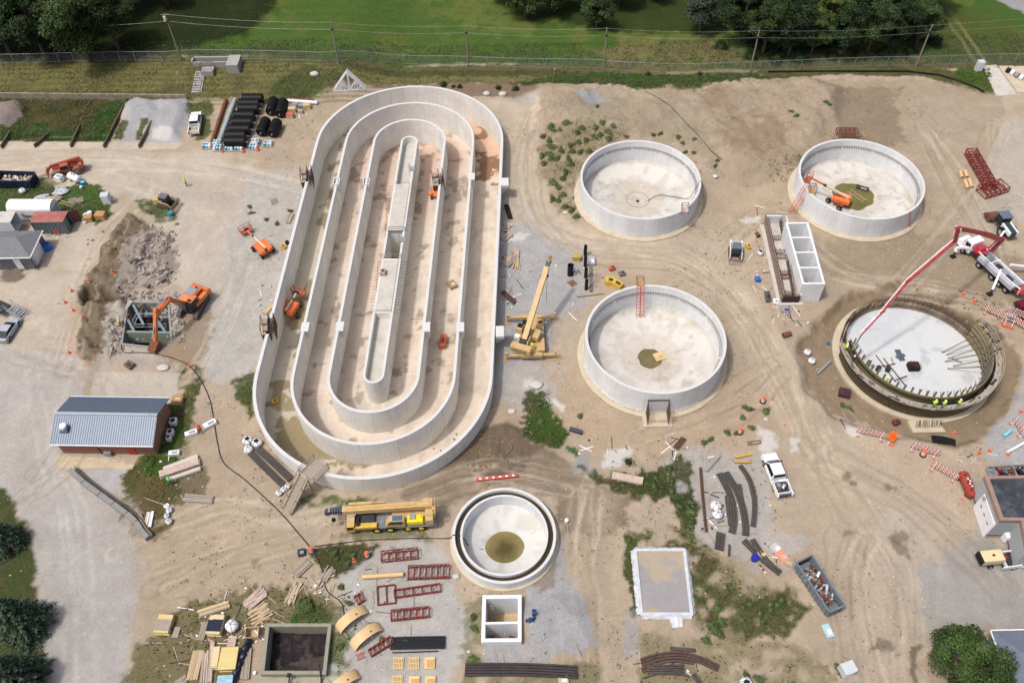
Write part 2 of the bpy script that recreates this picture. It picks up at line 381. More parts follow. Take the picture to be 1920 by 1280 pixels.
 lay([(0,492),(70,492),(72,506),(0,508)],(96,104,58),.3,.5,v=.8,brk=.1)
 lay([(0,508),(36,506),(46,520),(30,532),(0,530)],(92,76,66),.5,.5,.8)
 lay([(262,375),(330,368),(345,385),(335,408),(300,412),(270,400)],(92,108,56),.5,.8,v=.8,brk=.05)
 lay([(238,400),(292,428),(272,480),(245,550),(224,620),(206,672),(148,674),(136,640),(152,600),(148,535),(166,515),(198,450)],(122,107,84),.4,.7,r=1)
 lay([(270,420),(325,450),(335,500),(300,540),(225,545),(225,470)],(148,136,122),.6,1.2,.9,r=1,g=1)
 lay([(215,555),(330,540),(400,570),(340,650),(300,670),(190,668)],(178,168,156),.8,1.2,.9,g=1)
 lay([(330,590),(390,585),(395,640),(370,685),(300,690),(290,655)],(152,130,100),.8,1,.9)
 lay([(200,655),(300,668),(330,690),(180,695)],(176,162,146),.8,1,.8,g=.5)
 lay([(145,535),(240,548),(240,566),(160,576)],(92,76,54),.3,.4,r=1)
 lay([(336,690),(385,685),(375,735),(350,840),(330,920),(310,1010),(250,1010),(225,900),(250,850),(300,840),(340,740)],(94,96,54),.6,.8,v=.9,brk=.02)
 lay([(300,760),(345,760),(340,830),(300,850)],(66,92,40),.6,.8,v=1)
 lay([(270,850),(330,845),(320,900),(290,905),(262,885)],(64,96,36),.5,.8,v=1)
 lay([(225,895),(265,880),(320,930),(330,1000),(280,1015),(262,960)],(98,84,50),.6,1,.9,v=.5)
 lay([(305,860),(390,880),(380,920),(330,950)],(88,82,50),.5,1,.7,v=.6,brk=.15)
 lay([(146,888),(240,878),(222,905),(200,935),(165,905)],(176,177,178),.4,.4,.9,g=.8)
 lay([(437,705),(478,705),(482,780),(470,792),(440,740)],(84,92,48),.5,.7,v=.9)
 lay([(180,697),(338,699),(328,752),(310,760),(165,750)],(190,181,164),.12,.1,v=0)
 lay([(106,862),(252,866),(262,846),(232,846),(230,862),(110,852)],(206,186,150),.12,.1,v=0)
 lay([(105,863),(252,865),(248,880),(105,876)],(206,186,150),.12,.1,v=0)
 lay([(228,844),(262,846),(252,870),(232,868)],(190,172,148),.1,.1,v=0)
 lay([(930,250),(950,250),(985,330),(1010,420),(1080,520),(1090,640),(1060,740),(950,760),(915,740),(935,600)],(174,170,164),1.5,1.5,.9,g=.8)
 lay([(940,430),(1000,420),(1110,470),(1110,560),(1040,680),(930,700)],(166,167,168),1.2,1.2,.8,g=.9)
 lay([(900,190),(1010,180),(1010,250),(985,420),(945,430),(935,260)],(192,175,150),1.2,1,.9)
 stroke([(1000,190),(975,240),(1000,380),(1080,450),(1250,480),(1380,560),(1450,680),(1500,800),(1560,900),(1700,1100)],5.0,(198,180,152),.8,soft=1.2)
 stroke([(1380,560),(1460,690),(1500,800),(1560,920)],.5,(208,190,162),.6,twin=1.3)
 stroke([(1080,450),(1250,478),(1380,560)],.5,(204,190,168),.5,twin=1.4)
 stroke([(1380,430),(1460,420),(1560,500),(1700,540),(1850,560)],.6,(160,142,116),.5,twin=1.2)
 stroke([(1000,380),(1080,460),(1200,470),(1350,460)],.6,(182,174,162),.5,twin=1.0)
 lay([(1380,340),(1470,300),(1480,400),(1400,440),(1340,420)],(184,164,134),1.5,1.5,.8)
 lay([(745,918),(820,880),(890,800),(940,788),(990,800),(1050,850),(1130,900),(1180,930),(1180,1000),(1060,1000),(1040,930),(950,905),(850,940),(760,945)],(130,113,92),.8,.8,.92,r=.5)
 lay([(880,815),(930,795),(985,800),(1020,840),(990,880),(900,895),(850,870)],(112,96,78),.6,.8,.92,r=1)
 stroke([(1120,930),(1100,1050),(1120,1290)],4.5,(166,148,122),.8,soft=2)
 stroke([(1115,930),(1098,1050),(1112,1290)],.35,(188,172,146),.6,twin=1.3)
 stroke([(860,930),(1000,870),(1120,920),(1200,960)],.5,(158,140,116),.5,twin=1.3)
 stroke([(300,1080),(480,960),(620,960),(880,900)],.5,(190,172,144),.5,twin=1.4)
 lay([(1000,165),(1200,165),(1350,160),(1560,145),(1760,150),(1880,180),(1880,230),(1740,300),(1600,250),(1500,290),(1440,340),(1380,350),(1320,280),(1200,250),(1080,300),(1060,420),(1020,330)],(168,149,122),1.2,1.2,.9,g=.3)
 lay([(1300,165),(1450,160),(1500,220),(1440,330),(1390,320),(1340,220)],(142,120,90),1.0,1.5,.8,brk=-.15)
 lay([(1560,160),(1680,165),(1700,260),(1640,280),(1560,240)],(138,120,94),1.0,1.5,.75)
 lay([(1700,165),(1880,200),(1900,420),(1740,420),(1720,280)],(174,156,130),1.5,1.5,.8)
 lay([(1880,220),(1990,230),(1990,480),(1880,400),(1850,320)],(186,176,160),1.0,1,.8,g=.6)
 stroke([(1480,330),(1500,292),(1440,332),(1400,350)],.25,(110,88,60),.8)
 for a,b in(((1010,205),(1090,420)),((1060,180),(1160,330))):pass
 lay([(1005,235),(1090,220),(1190,240),(1170,262),(1110,290),(1080,330),(1080,420),(1050,400),(1010,320)],(150,136,104),.8,1.2,.8,v=.75,brk=.02)
 lay([(1000,200),(1140,175),(1300,200),(1340,260),(1360,340),(1300,270),(1150,235)],(160,146,118),1.0,1.5,.7,v=.35,brk=.1)
 lay([(1085,172),(1130,168),(1136,190),(1100,196)],(150,153,158),.4,.8,.9,g=1)
 lay([(960,180),(1010,170),(1000,195),(965,200)],(176,174,170),1,1,.7,g=1)
 lay([(1500,640),(1545,590),(1600,548),(1690,530),(1790,560),(1870,620),(1915,680),(1912,735),(1880,775),(1840,820),(1790,838),(1720,822),(1640,800),(1560,775),(1515,725)],(140,120,92),.6,.6,.9,r=.6)
 lay([(1680,540),(1790,560),(1880,640),(1850,660),(1780,600),(1690,560)],(112,98,78),.6,.8,.9,r=1)
 lay([(1915,640),(1990,650),(1990,900),(1850,860),(1840,825),(1880,780),(1915,735)],(166,168,170),.5,.5,.9,g=.9)
 lay([(1560,440),(1740,430),(1920,480),(1990,620),(1850,600),(1700,520),(1560,520)],(154,137,110),1.5,1,.85)
 lay([(1850,380),(1900,370),(1900,430),(1860,440),(1810,400)],(172,160,144),.8,.8,.8,g=.4)
 lay([(1240,860),(1310,845),(1440,850),(1460,1060),(1400,1090),(1310,1010)],(170,167,162),1,1.2,.85,g=.7)
 lay([(1080,580),(1100,660),(1130,740),(1200,790),(1290,780),(1380,690),(1440,740),(1500,850),(1300,840),(1180,850),(1060,800),(1050,720),(1020,680),(1040,600)],(180,158,128),1.5,1.2,.8)
 lay([(1340,860),(1440,800),(1510,850),(1520,960),(1450,1000),(1440,1100),(1500,1290),(1700,1300),(1700,1000),(1600,900)],(180,162,136),2,1.5,.7)
 lay([(1560,960),(1720,940),(1840,1000),(1900,1180),(1740,1190),(1640,1300),(1560,1300),(1580,1100)],(180,166,146),2,1.5,.8)
 lay([(1720,1060),(1840,1000),(1990,1080),(1990,1190),(1850,1190),(1740,1190)],(160,158,154),1.5,1,.9)
 stroke([(1500,800),(1600,1000),(1660,1290)],.6,(196,178,152),.5,twin=1.3)
 stroke([(1540,820),(1700,960),(1740,1100),(1700,1280)],.6,(190,176,156),.4,twin=1.4)
 lay([(1440,1000),(1520,1010),(1480,1060),(1420,1040)],(186,186,186),1,1,.6,g=.8)
 FL=[[(-40,300),(200,300),(420,320),(560,345)],[(200,420),(150,540),(110,680)],[(230,1020),(420,960),(560,980),(760,930),(900,890),(1100,920)],[(1000,200),(985,300),(1010,400),(1100,460),(1260,480),(1380,560),(1460,690),(1520,820)],[(1380,440),(1470,400),(1560,500),(1720,545),(1860,560)],[(1110,920),(1095,1050),(1118,1290)],[(1520,820),(1600,960),(1690,1100),(1700,1290)],[(1560,860),(1700,920),(1800,1010),(1900,1100)],[(1880,230),(1850,330),(1780,420),(1700,520)],[(1740,230),(1800,330),(1880,480)],[(60,660),(180,700),(120,850),(60,900)],[(1220,820),(1380,760),(1460,700)],[(300,1090),(440,1040),(560,1010),(640,960)],[(360,700),(400,600),(440,480),(400,380)],[(1620,1000),(1600,1100),(1650,1290)]]
 r3=random.Random(17)
 for F_ in FL:
  for k in range(5):
   ox,oy=r3.gauss(0,16),r3.gauss(0,12);lt=r3.random()<.55;stroke([(x+ox+r3.gauss(0,9),y+oy+r3.gauss(0,7)) for x,y in F_],r3.uniform(.18,.4),(208,194,170) if lt else(134,116,92),r3.uniform(.15,.42),soft=.16,twin=r3.uniform(.85,1.3))
 lay([(992,735),(1028,728),(1040,790),(1062,815),(1050,835),(1010,828),(985,805)],(64,86,36),.5,.8,v=.98,brk=.5)
 lay([(1085,866),(1150,872),(1200,880),(1290,855),(1300,900),(1310,990),(1280,1000),(1250,940),(1190,935),(1130,905)],(68,76,38),.6,1.1,v=.95,brk=.24)
 lay([(1180,1010),(1250,990),(1310,1000),(1300,1030),(1180,1025)],(96,100,54),.5,.8,v=.8,brk=.05)
 lay([(1170,1005),(1190,1020),(1200,1150),(1185,1160),(1168,1040)],(84,88,48),.3,.5,v=.8,brk=0)
 lay([(1296,1020),(1330,1040),(1390,1110),(1500,1110),(1512,1160),(1440,1200),(1330,1210),(1300,1180)],(78,82,42),.9,1.4,.95,v=.9,brk=.22)
 lay([(1200,1170),(1330,1200),(1460,1190),(1540,1240),(1540,1300),(1190,1300)],(142,130,98),.8,1.2,.9,v=.5,brk=.05)
 lay([(1310,1040),(1420,1060),(1480,1120),(1380,1120)],(158,142,110),.8,1.2,.7,v=.4,brk=.1)
 lay([(565,925),(700,925),(690,945),(560,950)],(104,112,66),.5,.8,v=.6,brk=.08)
 lay([(620,1000),(800,985),(830,1010),(600,1015)],(120,120,80),.4,.8,.8,v=.5,brk=.12)
 lay([(585,1020),(700,1020),(715,1030),(690,1070),(650,1085),(610,1070),(590,1040)],(78,76,44),.5,.8,v=.9)
 lay([(640,1075),(720,1020),(830,1010),(860,1100),(880,1180),(830,1300),(600,1300),(620,1180),(650,1120)],(178,176,170),.8,.8,.95,g=1,v=0)
 lay([(360,1130),(480,1095),(600,1110),(650,1130),(625,1180),(480,1180),(440,1300),(240,1300),(280,1200)],(118,110,72),.8,1.2,.9,v=.6,brk=0)
 lay([(560,1130),(620,1140),(620,1168),(550,1168)],(70,92,42),.5,.8,v=.8,brk=0)
 lay([(480,1265),(620,1262),(620,1300),(480,1300)],(176,164,146),.3,.3,v=0)
 lay([(605,1180),(660,1180),(640,1260),(605,1260)],(96,110,60),.5,.8,v=.7,brk=0)
 lay([(870,1130),(905,1110),(905,1250),(1120,1250),(1120,1300),(850,1300)],(126,120,84),.6,1,.8,v=.5,brk=.02)
 lay([(1000,1010),(1060,1020),(1070,1100),(1110,1150),(1110,1200),(1040,1232),(1000,1215),(980,1150)],(160,163,168),.6,.8,.9,g=.8,v=0)
 lay([(905,1208),(985,1205),(1030,1250),(905,1250)],(162,164,168),.5,.5,.9,g=.8,v=0)
 lay([(1010,1030),(1040,1030),(1060,1080),(1020,1110),(1000,1070)],(134,116,92),.6,1,.7)
 lay([(1160,1150),(1195,1160),(1200,1230),(1165,1230)],(160,162,165),1,1,.6,g=.6)
 lay([(1060,842),(1100,850),(1110,880),(1080,878)],(152,154,156),.4,.8,.8)
 lay([(1062,838),(1075,838),(1088,852),(1080,858)],(60,104,52),.2,.3,v=.7)
 for q in([(988,716),(1022,718),(1028,726),(992,727)],[(1030,748),(1046,752),(1056,772),(1040,770)],[(1130,850),(1180,845),(1186,862),(1150,872),(1128,866)],[(938,440),(990,436),(985,448),(945,455)],[(1395,405),(1425,404),(1420,414),(1398,418)],[(1420,800),(1445,802),(1450,860),(1425,855)],[(1480,826),(1500,824),(1500,850),(1482,850)],[(1590,800),(1620,806),(1615,816),(1595,812)]):
  lay(q,(212,210,204),.5,.8,.85)
 lay([(1795,1180),(1990,1180),(1990,1300),(1740,1300),(1735,1240)],(168,150,124),.4,.6,.8,v=.2)
 for q in([(1704,1215),(1720,1208),(1738,1210),(1716,1222),(1712,1262),(1722,1275),(1712,1285),(1700,1262)],):lay(q,(112,102,84),.15,.3,.9)
 for(x,y,s_) in((1662,908,.8),(1692,1006,.8),(1688,1036,.9),(1655,1212,.7),(1585,900,.7),(740,1040,.6),(480,1045,.7),(660,1000,.5),(1470,520,.8),(1590,1000,.6)):
  gx,gy=G0(x,y);lay([(gx-s_,gy-s_*.5),(gx+s_,gy-s_),(gx+s_*.7,gy+s_),(gx-s_*.6,gy+s_*.8)],(118,104,82),.4,.8,.7,px=False)
 rng=np.random.RandomState(5)
 mott=1+nf*.06+nm*.06+vn(X,Y,.55,88)*.04*(1+grav)
 col*=mott[:,None]
 w=sst(.08,.4,fbm(X,Y,2.6,303)+nh*.1)*sst(.4,.8,veg)*.6*(Y<142);col=col*(1-w[:,None])+L(100,86,60)*w[:,None]
 w=sst(-.1,-.4,fbm(X,Y,5,404))*(1-veg)*.12;col=col*(1-w[:,None])+L(140,122,98)*w[:,None]
 dk=sst(.05,.5,nm*.8+nf*.5)*veg*.4;col=col*(1-dk[:,None])+L(52,60,30)*dk[:,None]
 g_=col@np.array([.3,.55,.15]);sat=np.where((Y>150)|(veg>.95),1.0,np.where(veg>.4,.90,.84))[:,None];col=g_[:,None]*(1-sat)+col*sat
 Z=terrain(X,Y,holes=True)+nf*.10*rough+vn(X,Y,.6,93)*.10*rough+veg*np.abs(nf)*.12*(Y<150)
 me=bpy.data.meshes.new('ground');V=np.stack([X,Y,Z],1).astype(np.float32)
 i=np.arange((nx-1)*(ny-1));r_,c_=i//(nx-1),i%(nx-1);a=r_*nx+c_
 fc=np.stack([a,a+1,a+nx+1,a+nx],1).astype(np.int32)
 me.vertices.add(n);me.vertices.foreach_set('co',V.ravel());me.loops.add(fc.size);me.loops.foreach_set('vertex_index',fc.ravel())
 me.polygons.add(len(fc));me.polygons.foreach_set('loop_start',np.arange(0,fc.size,4,dtype=np.int32));me.polygons.foreach_set('loop_total',np.full(len(fc),4,np.int32))
 me.polygons.foreach_set('use_smooth',np.ones(len(fc),bool))
 me.update(calc_edges=True)
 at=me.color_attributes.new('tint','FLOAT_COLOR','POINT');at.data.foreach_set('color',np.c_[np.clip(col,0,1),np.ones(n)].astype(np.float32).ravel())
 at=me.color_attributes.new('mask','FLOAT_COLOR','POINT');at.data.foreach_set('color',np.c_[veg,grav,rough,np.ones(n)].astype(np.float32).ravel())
 o=bpy.data.objects.new('ground',me);COL.objects.link(o);tag(o,'tan dirt, gravel and weedy ground of the whole construction yard','ground',kind='structure')
 m,nt,b=nodes('site_ground')
 a1=N(nt,'ShaderNodeVertexColor',layer_name='tint');a2=N(nt,'ShaderNodeVertexColor',layer_name='mask');sp=N(nt,'ShaderNodeSeparateColor');nt.links.new(a2.outputs[0],sp.inputs[0])
 tc=N(nt,'ShaderNodeTexCoord')
 def noise(sc,det=4.0,ro=.7):
  q=N(nt,'ShaderNodeTexNoise',Scale=sc,Detail=det,Roughness=ro);nt.links.new(tc.outputs['Object'],q.inputs['Vector']);return q.outputs[0]
 f1=noise(2.4,6);f2=noise(.35,6,.6)
 c=a1.outputs[0]
 k=math_(nt,'ADD',math_(nt,'MULTIPLY',ramp(nt,f1,.25,.75),.26),.87);k=math_(nt,'MULTIPLY',k,math_(nt,'ADD',math_(nt,'MULTIPLY',ramp(nt,f2,.3,.7),.16),.92))
 vm=N(nt,'ShaderNodeVectorMath',operation='SCALE');nt.links.new(c,vm.inputs[0]);nt.links.new(k,vm.inputs[3]);c=vm.outputs[0]
 f9=noise(16,3,.8);k9=math_(nt,'ADD',math_(nt,'MULTIPLY',ramp(nt,f9,.3,.7),.30),.85);vm=N(nt,'ShaderNodeVectorMath',operation='SCALE');nt.links.new(c,vm.inputs[0]);nt.links.new(k9,vm.inputs[3]);c=vm.outputs[0]
 vo=N(nt,'ShaderNodeTexVoronoi',Scale=2.6);vo.feature='F1';nt.links.new(tc.outputs['Object'],vo.inputs['Vector'])
 ps=N(nt,'ShaderNodeSeparateColor');nt.links.new(vo.outputs['Color'],ps.inputs[0])
 size=math_(nt,'MULTIPLY',ps.outputs[0],.30)
 peb=math_(nt,'LESS_THAN',vo.outputs['Distance'],math_(nt,'SUBTRACT',size,.12))
 nv=math_(nt,'SUBTRACT',1.0,ramp(nt,sp.outputs[0],.2,.6))
 amt=math_(nt,'MULTIPLY',math_(nt,'ADD',math_(nt,'MULTIPLY',sp.outputs[1],.5),.2),nv)
 c=mix(nt,math_(nt,'MULTIPLY',math_(nt,'MULTIPLY',peb,amt),math_(nt,'GREATER_THAN',ps.outputs[1],.35)),c,C(212,206,196))
 c=mix(nt,math_(nt,'MULTIPLY',math_(nt,'MULTIPLY',peb,math_(nt,'LESS_THAN',ps.outputs[1],.35)),.2),c,C(96,84,66))
 f3=noise(9,3,.8)
 c=mix(nt,math_(nt,'MULTIPLY',math_(nt,'MULTIPLY',ramp(nt,f3,.52,.62),sp.outputs[1]),.45),c,C(208,206,200))
 c=mix(nt,math_(nt,'MULTIPLY',math_(nt,'MULTIPLY',ramp(nt,f3,.46,.36),sp.outputs[1]),.4),c,C(120,116,108))
 f4=noise(3.6,5,.8)
 c=mix(nt,math_(nt,'MULTIPLY',math_(nt,'MULTIPLY',ramp(nt,f4,.50,.60),sp.outputs[0]),.55),c,C(40,56,22))
 c=mix(nt,math_(nt,'MULTIPLY',math_(nt,'MULTIPLY',ramp(nt,f4,.44,.34),sp.outputs[0]),.40),c,C(140,138,80))
 f5=noise(1.1,4,.6);f6=noise(.12,3,.5)
 seed=math_(nt,'MULTIPLY',ramp(nt,f5,.66,.70),ramp(nt,f6,.5,.6));c=mix(nt,math_(nt,'MULTIPLY',seed,.6),c,C(84,88,54))
 nt.links.new(c,b.inputs['Base Color']);b.inputs['Roughness'].default_value=.95;b.inputs['Specular IOR Level'].default_value=.1
 bp=N(nt,'ShaderNodeBump',Strength=.8,Distance=.16);nt.links.new(f1,bp.inputs['Height']);nt.links.new(bp.outputs[0],b.inputs['Normal'])
 me.materials.append(m)
 return X,Y,Z,veg,nx,ny
 # ================================================================ concrete works
def concrete(key,rgb=(.52,.52,.505),panel=2.44,ties=True,joint=.45,stain=.25):
 if key in _M:return _M[key]
 m,nt,b=nodes(key);_M[key]=m
 uv=N(nt,'ShaderNodeUVMap');tc=N(nt,'ShaderNodeTexCoord');s=N(nt,'ShaderNodeSeparateXYZ');nt.links.new(uv.outputs[0],s.inputs[0]);u,v=s.outputs[0],s.outputs[1]
 n1=N(nt,'ShaderNodeTexNoise',Scale=.5,Detail=6.0,Roughness=.65);nt.links.new(tc.outputs['Object'],n1.inputs['Vector'])
 c=mix(nt,ramp(nt,n1.outputs[0],.3,.7),tuple(x*.90 for x in rgb),tuple(x*1.08 for x in rgb))
 mp=N(nt,'ShaderNodeMapping');mp.inputs['Scale'].default_value=(1.6,.12,1);nt.links.new(uv.outputs[0],mp.inputs[0])
 n2=N(nt,'ShaderNodeTexNoise',Scale=1.0,Detail=6.0,Roughness=.7);nt.links.new(mp.outputs[0],n2.inputs['Vector'])
 c=mix(nt,math_(nt,'MULTIPLY',ramp(nt,n2.outputs[0],.5,.8),stain),c,tuple(x*.62 for x in(rgb[0],rgb[1]*.95,rgb[2]*.85)))
 if panel:
  fr=math_(nt,'FRACT',math_(nt,'DIVIDE',u,panel));d=math_(nt,'MULTIPLY',math_(nt,'ABSOLUTE',math_(nt,'SUBTRACT',fr,.5)),panel)
  c=mix(nt,math_(nt,'MULTIPLY',math_(nt,'LESS_THAN',d,.05),joint),c,tuple(x*.5 for x in rgb))
  wn=N(nt,'ShaderNodeTexWhiteNoise');wn.noise_dimensions='1D';nt.links.new(math_(nt,'FLOOR',math_(nt,'ADD',math_(nt,'DIVIDE',u,panel),.5)),wn.inputs['W'])
  k=math_(nt,'ADD',math_(nt,'MULTIPLY',wn.outputs['Value'],.08),.96);vm=N(nt,'ShaderNodeVectorMath',operation='SCALE');nt.links.new(c,vm.inputs[0]);nt.links.new(k,vm.inputs[3]);c=vm.outputs[0]
 if ties:
  a=math_(nt,'MULTIPLY',math_(nt,'ABSOLUTE',math_(nt,'SUBTRACT',math_(nt,'FRACT',math_(nt,'DIVIDE',u,1.22)),.5)),1.22)
  e=math_(nt,'MULTIPLY',math_(nt,'ABSOLUTE',math_(nt,'SUBTRACT',math_(nt,'FRACT',math_(nt,'DIVIDE',v,1.22)),.5)),1.22)
  dd=math_(nt,'ADD',math_(nt,'MULTIPLY',a,a),math_(nt,'MULTIPLY',e,e));c=mix(nt,math_(nt,'MULTIPLY',math_(nt,'LESS_THAN',dd,.006),.35),c,tuple(x*.45 for x in rgb))
 n5=N(nt,'ShaderNodeTexNoise',Scale=2.2,Detail=6.0,Roughness=.75);nt.links.new(tc.outputs['Object'],n5.inputs['Vector']);c=mix(nt,math_(nt,'MULTIPLY',ramp(nt,n5.outputs[0],.52,.68),.22),c,tuple(x*.72 for x in rgb))
 e2=math_(nt,'ABSOLUTE',math_(nt,'SUBTRACT',v,1.15));c=mix(nt,math_(nt,'MULTIPLY',math_(nt,'LESS_THAN',e2,.035),.22),c,tuple(x*.55 for x in rgb))
 nt.links.new(c,b.inputs['Base Color']);b.inputs['Roughness'].default_value=.85;b.inputs['Specular IOR Level'].default_value=.15
 return m
CONC=concrete('cast_concrete',C(242,240,233),joint=.32,stain=.4);CONCW=concrete('pale_cast_concrete',C(238,241,242),stain=.3,joint=.22);CONCI=concrete('stained_cast_concrete',C(200,197,188),stain=.5)
SLAB=mat('slab_concrete',C(205,201,192),.85,.08,.6,dirt=C(170,160,142),dirtamt=.5);SLABT=mat('cream_slab_concrete',C(206,194,170),.85,.08,.6,dirt=C(165,150,125),dirtamt=.5)
OLDC=mat('old_green_concrete',C(158,157,140),.85,.12,1,dirt=C(110,108,84),dirtamt=.6);TOPC=mat('bright_concrete_top',C(218,219,217),.85,.05,.8)
def circ(cx,cy,r,n=96):return[(cx+r*math.cos(2*math.pi*k/n),cy+r*math.sin(2*math.pi*k/n)) for k in range(n)]
_u=(BX-AX)/np.hypot(*(BX-AX));_n=np.array([_u[1],-_u[0]])
def stad(r,m=40,a=None,b=None):
 "stadium outline round the ditch axis, counter-clockwise from the east side of the south end"
 A=AX if a is None else a;B=BX if b is None else b;pts=[]
 for c,t0 in((B,0),(A,math.pi)):
  for k in range(m+1):
   t=t0+math.pi*k/m;pts.append(tuple(c+_n*r*math.cos(t)+_u*r*math.sin(t)))
 q=[]
 for i in range(len(pts)):
  p0,p1=pts[i],pts[(i+1)%len(pts)];L=math.hypot(p1[0]-p0[0],p1[1]-p0[1]);s=max(1,int(L/2.0))
  for k in range(s):q.append((p0[0]+(p1[0]-p0[0])*k/s,p0[1]+(p1[1]-p0[1])*k/s))
 return q
def wall_loop(name,out,inn,z0,z1,mt,parent,closed=True,top=None,zo=None):
 "wall between two matching outlines; u runs along it, v is the height"
 n=len(out);vs=[];uvs=[];fs=[];fu=[];L=[0]
 for k in range(n):p,q=out[k],out[(k+1)%n];L.append(L[-1]+math.hypot(q[0]-p[0],q[1]-p[1]))
 zo=z0 if zo is None else zo
 vs=[(x,y,zo) for x,y in out]+[(x,y,z1) for x,y in out]+[(x,y,z1) for x,y in inn]+[(x,y,z0) for x,y in inn]
 m=n if closed else n-1
 for k in range(m):
  j=(k+1)%n
  for ring,(va,vb) in enumerate(((zo,z1),(z1,z1+.4),(z1,z0))):
   fs.append((ring*n+k,ring*n+j,(ring+1)*n+j,(ring+1)*n+k));fu+=[(L[k],va),(L[k+1],va),(L[k+1],vb),(L[k],vb)]
 if not closed:
  for k in(0,n-1):
   f=(k,n+k,2*n+k,3*n+k);fs.append(f if k==0 else f[::-1]);fu+=[(0,0),(0,3),(.3,3),(.3,0)]
 me=bpy.data.meshes.new(name);me.from_pydata(vs,[],fs);ul=me.uv_layers.new(name='UVMap');ul.data.foreach_set('uv',np.array(fu,np.float32).ravel());me.materials.append(mt)
 if top:
  me.materials.append(top)
  for i in range(m):me.polygons[i*3+1].material_index=1
 me.update();o=bpy.data.objects.new(name,me);COL.objects.link(o)
 if parent is not None:o.parent=parent
 return o
def vmat(key,rough=.85,wetkey=False,jx=0,fine=.12,spec=.2):
 "material reading the per-vertex tint (and a joint grid)"
 if key in _M:return _M[key]
 m,nt,b=nodes(key);_M[key]=m
 a1=N(nt,'ShaderNodeVertexColor',layer_name='tint');tc=N(nt,'ShaderNodeTexCoord');n1=N(nt,'ShaderNodeTexNoise',Scale=1.3,Detail=7.0,Roughness=.75);nt.links.new(tc.outputs['Object'],n1.inputs['Vector'])
 k=math_(nt,'ADD',math_(nt,'MULTIPLY',ramp(nt,n1.outputs[0],.25,.75),fine*2),1-fine)
 if jx:
  s=N(nt,'ShaderNodeSeparateXYZ');nt.links.new(tc.outputs['Object'],s.inputs[0])
  for q,off in((0,.3),(1,.1)):
   f=math_(nt,'FRACT',math_(nt,'ADD',math_(nt,'DIVIDE',s.outputs[q],jx),off));k=math_(nt,'SUBTRACT',k,math_(nt,'MULTIPLY',math_(nt,'LESS_THAN',f,.012),.09))
  mp=N(nt,'ShaderNodeMapping');mp.inputs['Scale'].default_value=(.5,7,1);nt.links.new(tc.outputs['Object'],mp.inputs[0]);n3=N(nt,'ShaderNodeTexNoise',Scale=1.0,Detail=3.0);nt.links.new(mp.outputs[0],n3.inputs['Vector'])
  k=math_(nt,'ADD',k,math_(nt,'MULTIPLY',math_(nt,'SUBTRACT',n3.outputs[0],.5),.22))
 vm=N(nt,'ShaderNodeVectorMath',operation='SCALE');nt.links.new(a1.outputs[0],vm.inputs[0]);nt.links.new(k,vm.inputs[3]);nt.links.new(vm.outputs[0],b.inputs['Base Color'])
 nt.links.new(math_(nt,'SUBTRACT',1.0,math_(nt,'MULTIPLY',a1.outputs['Alpha'],1-.15)) if wetkey else a1.outputs['Alpha'],b.inputs['Roughness'])
 b.inputs['Specular IOR Level'].default_value=spec
 if not wetkey:b.inputs['Roughness'].default_value=rough;nt.links.remove(b.inputs['Roughness'].links[0])
 return m
def grid_mesh(name,xs,ys,zf,colf,keep,mt,parent):
 X,Y=np.meshgrid(xs,ys);nx=len(xs);Z=zf(X,Y);c,wet=colf(X,Y)
 K=keep(X,Y);idx=-np.ones(X.shape,int);i,j=np.meshgrid(np.arange(nx-1),np.arange(len(ys)-1));ok=K[:-1,:-1]|K[1:,1:]|K[1:,:-1]|K[:-1,1:]
 use=np.zeros(X.shape,bool)
 for a,b in((0,0),(0,1),(1,0),(1,1)):use[a:len(ys)-1+a,b:nx-1+b]|=ok
 idx[use]=np.arange(use.sum());I=idx
 f=np.stack([I[:-1,:-1][ok],I[:-1,1:][ok],I[1:,1:][ok],I[1:,:-1][ok]],1)
 me=bpy.data.meshes.new(name);me.from_pydata(np.stack([X[use],Y[use],Z[use]],1).tolist(),[],f.tolist())
 at=me.color_attributes.new('tint','FLOAT_COLOR','POINT');at.data.foreach_set('color',np.c_[np.clip(c[use],0,1),wet[use]].astype(np.float32).ravel())
 me.polygons.foreach_set('use_smooth',[True]*len(me.polygons));me.materials.append(mt);me.update()
 o=bpy.data.objects.new(name,me);COL.objects.link(o)
 if parent is not None:o.parent=parent
 return o
WETM=None
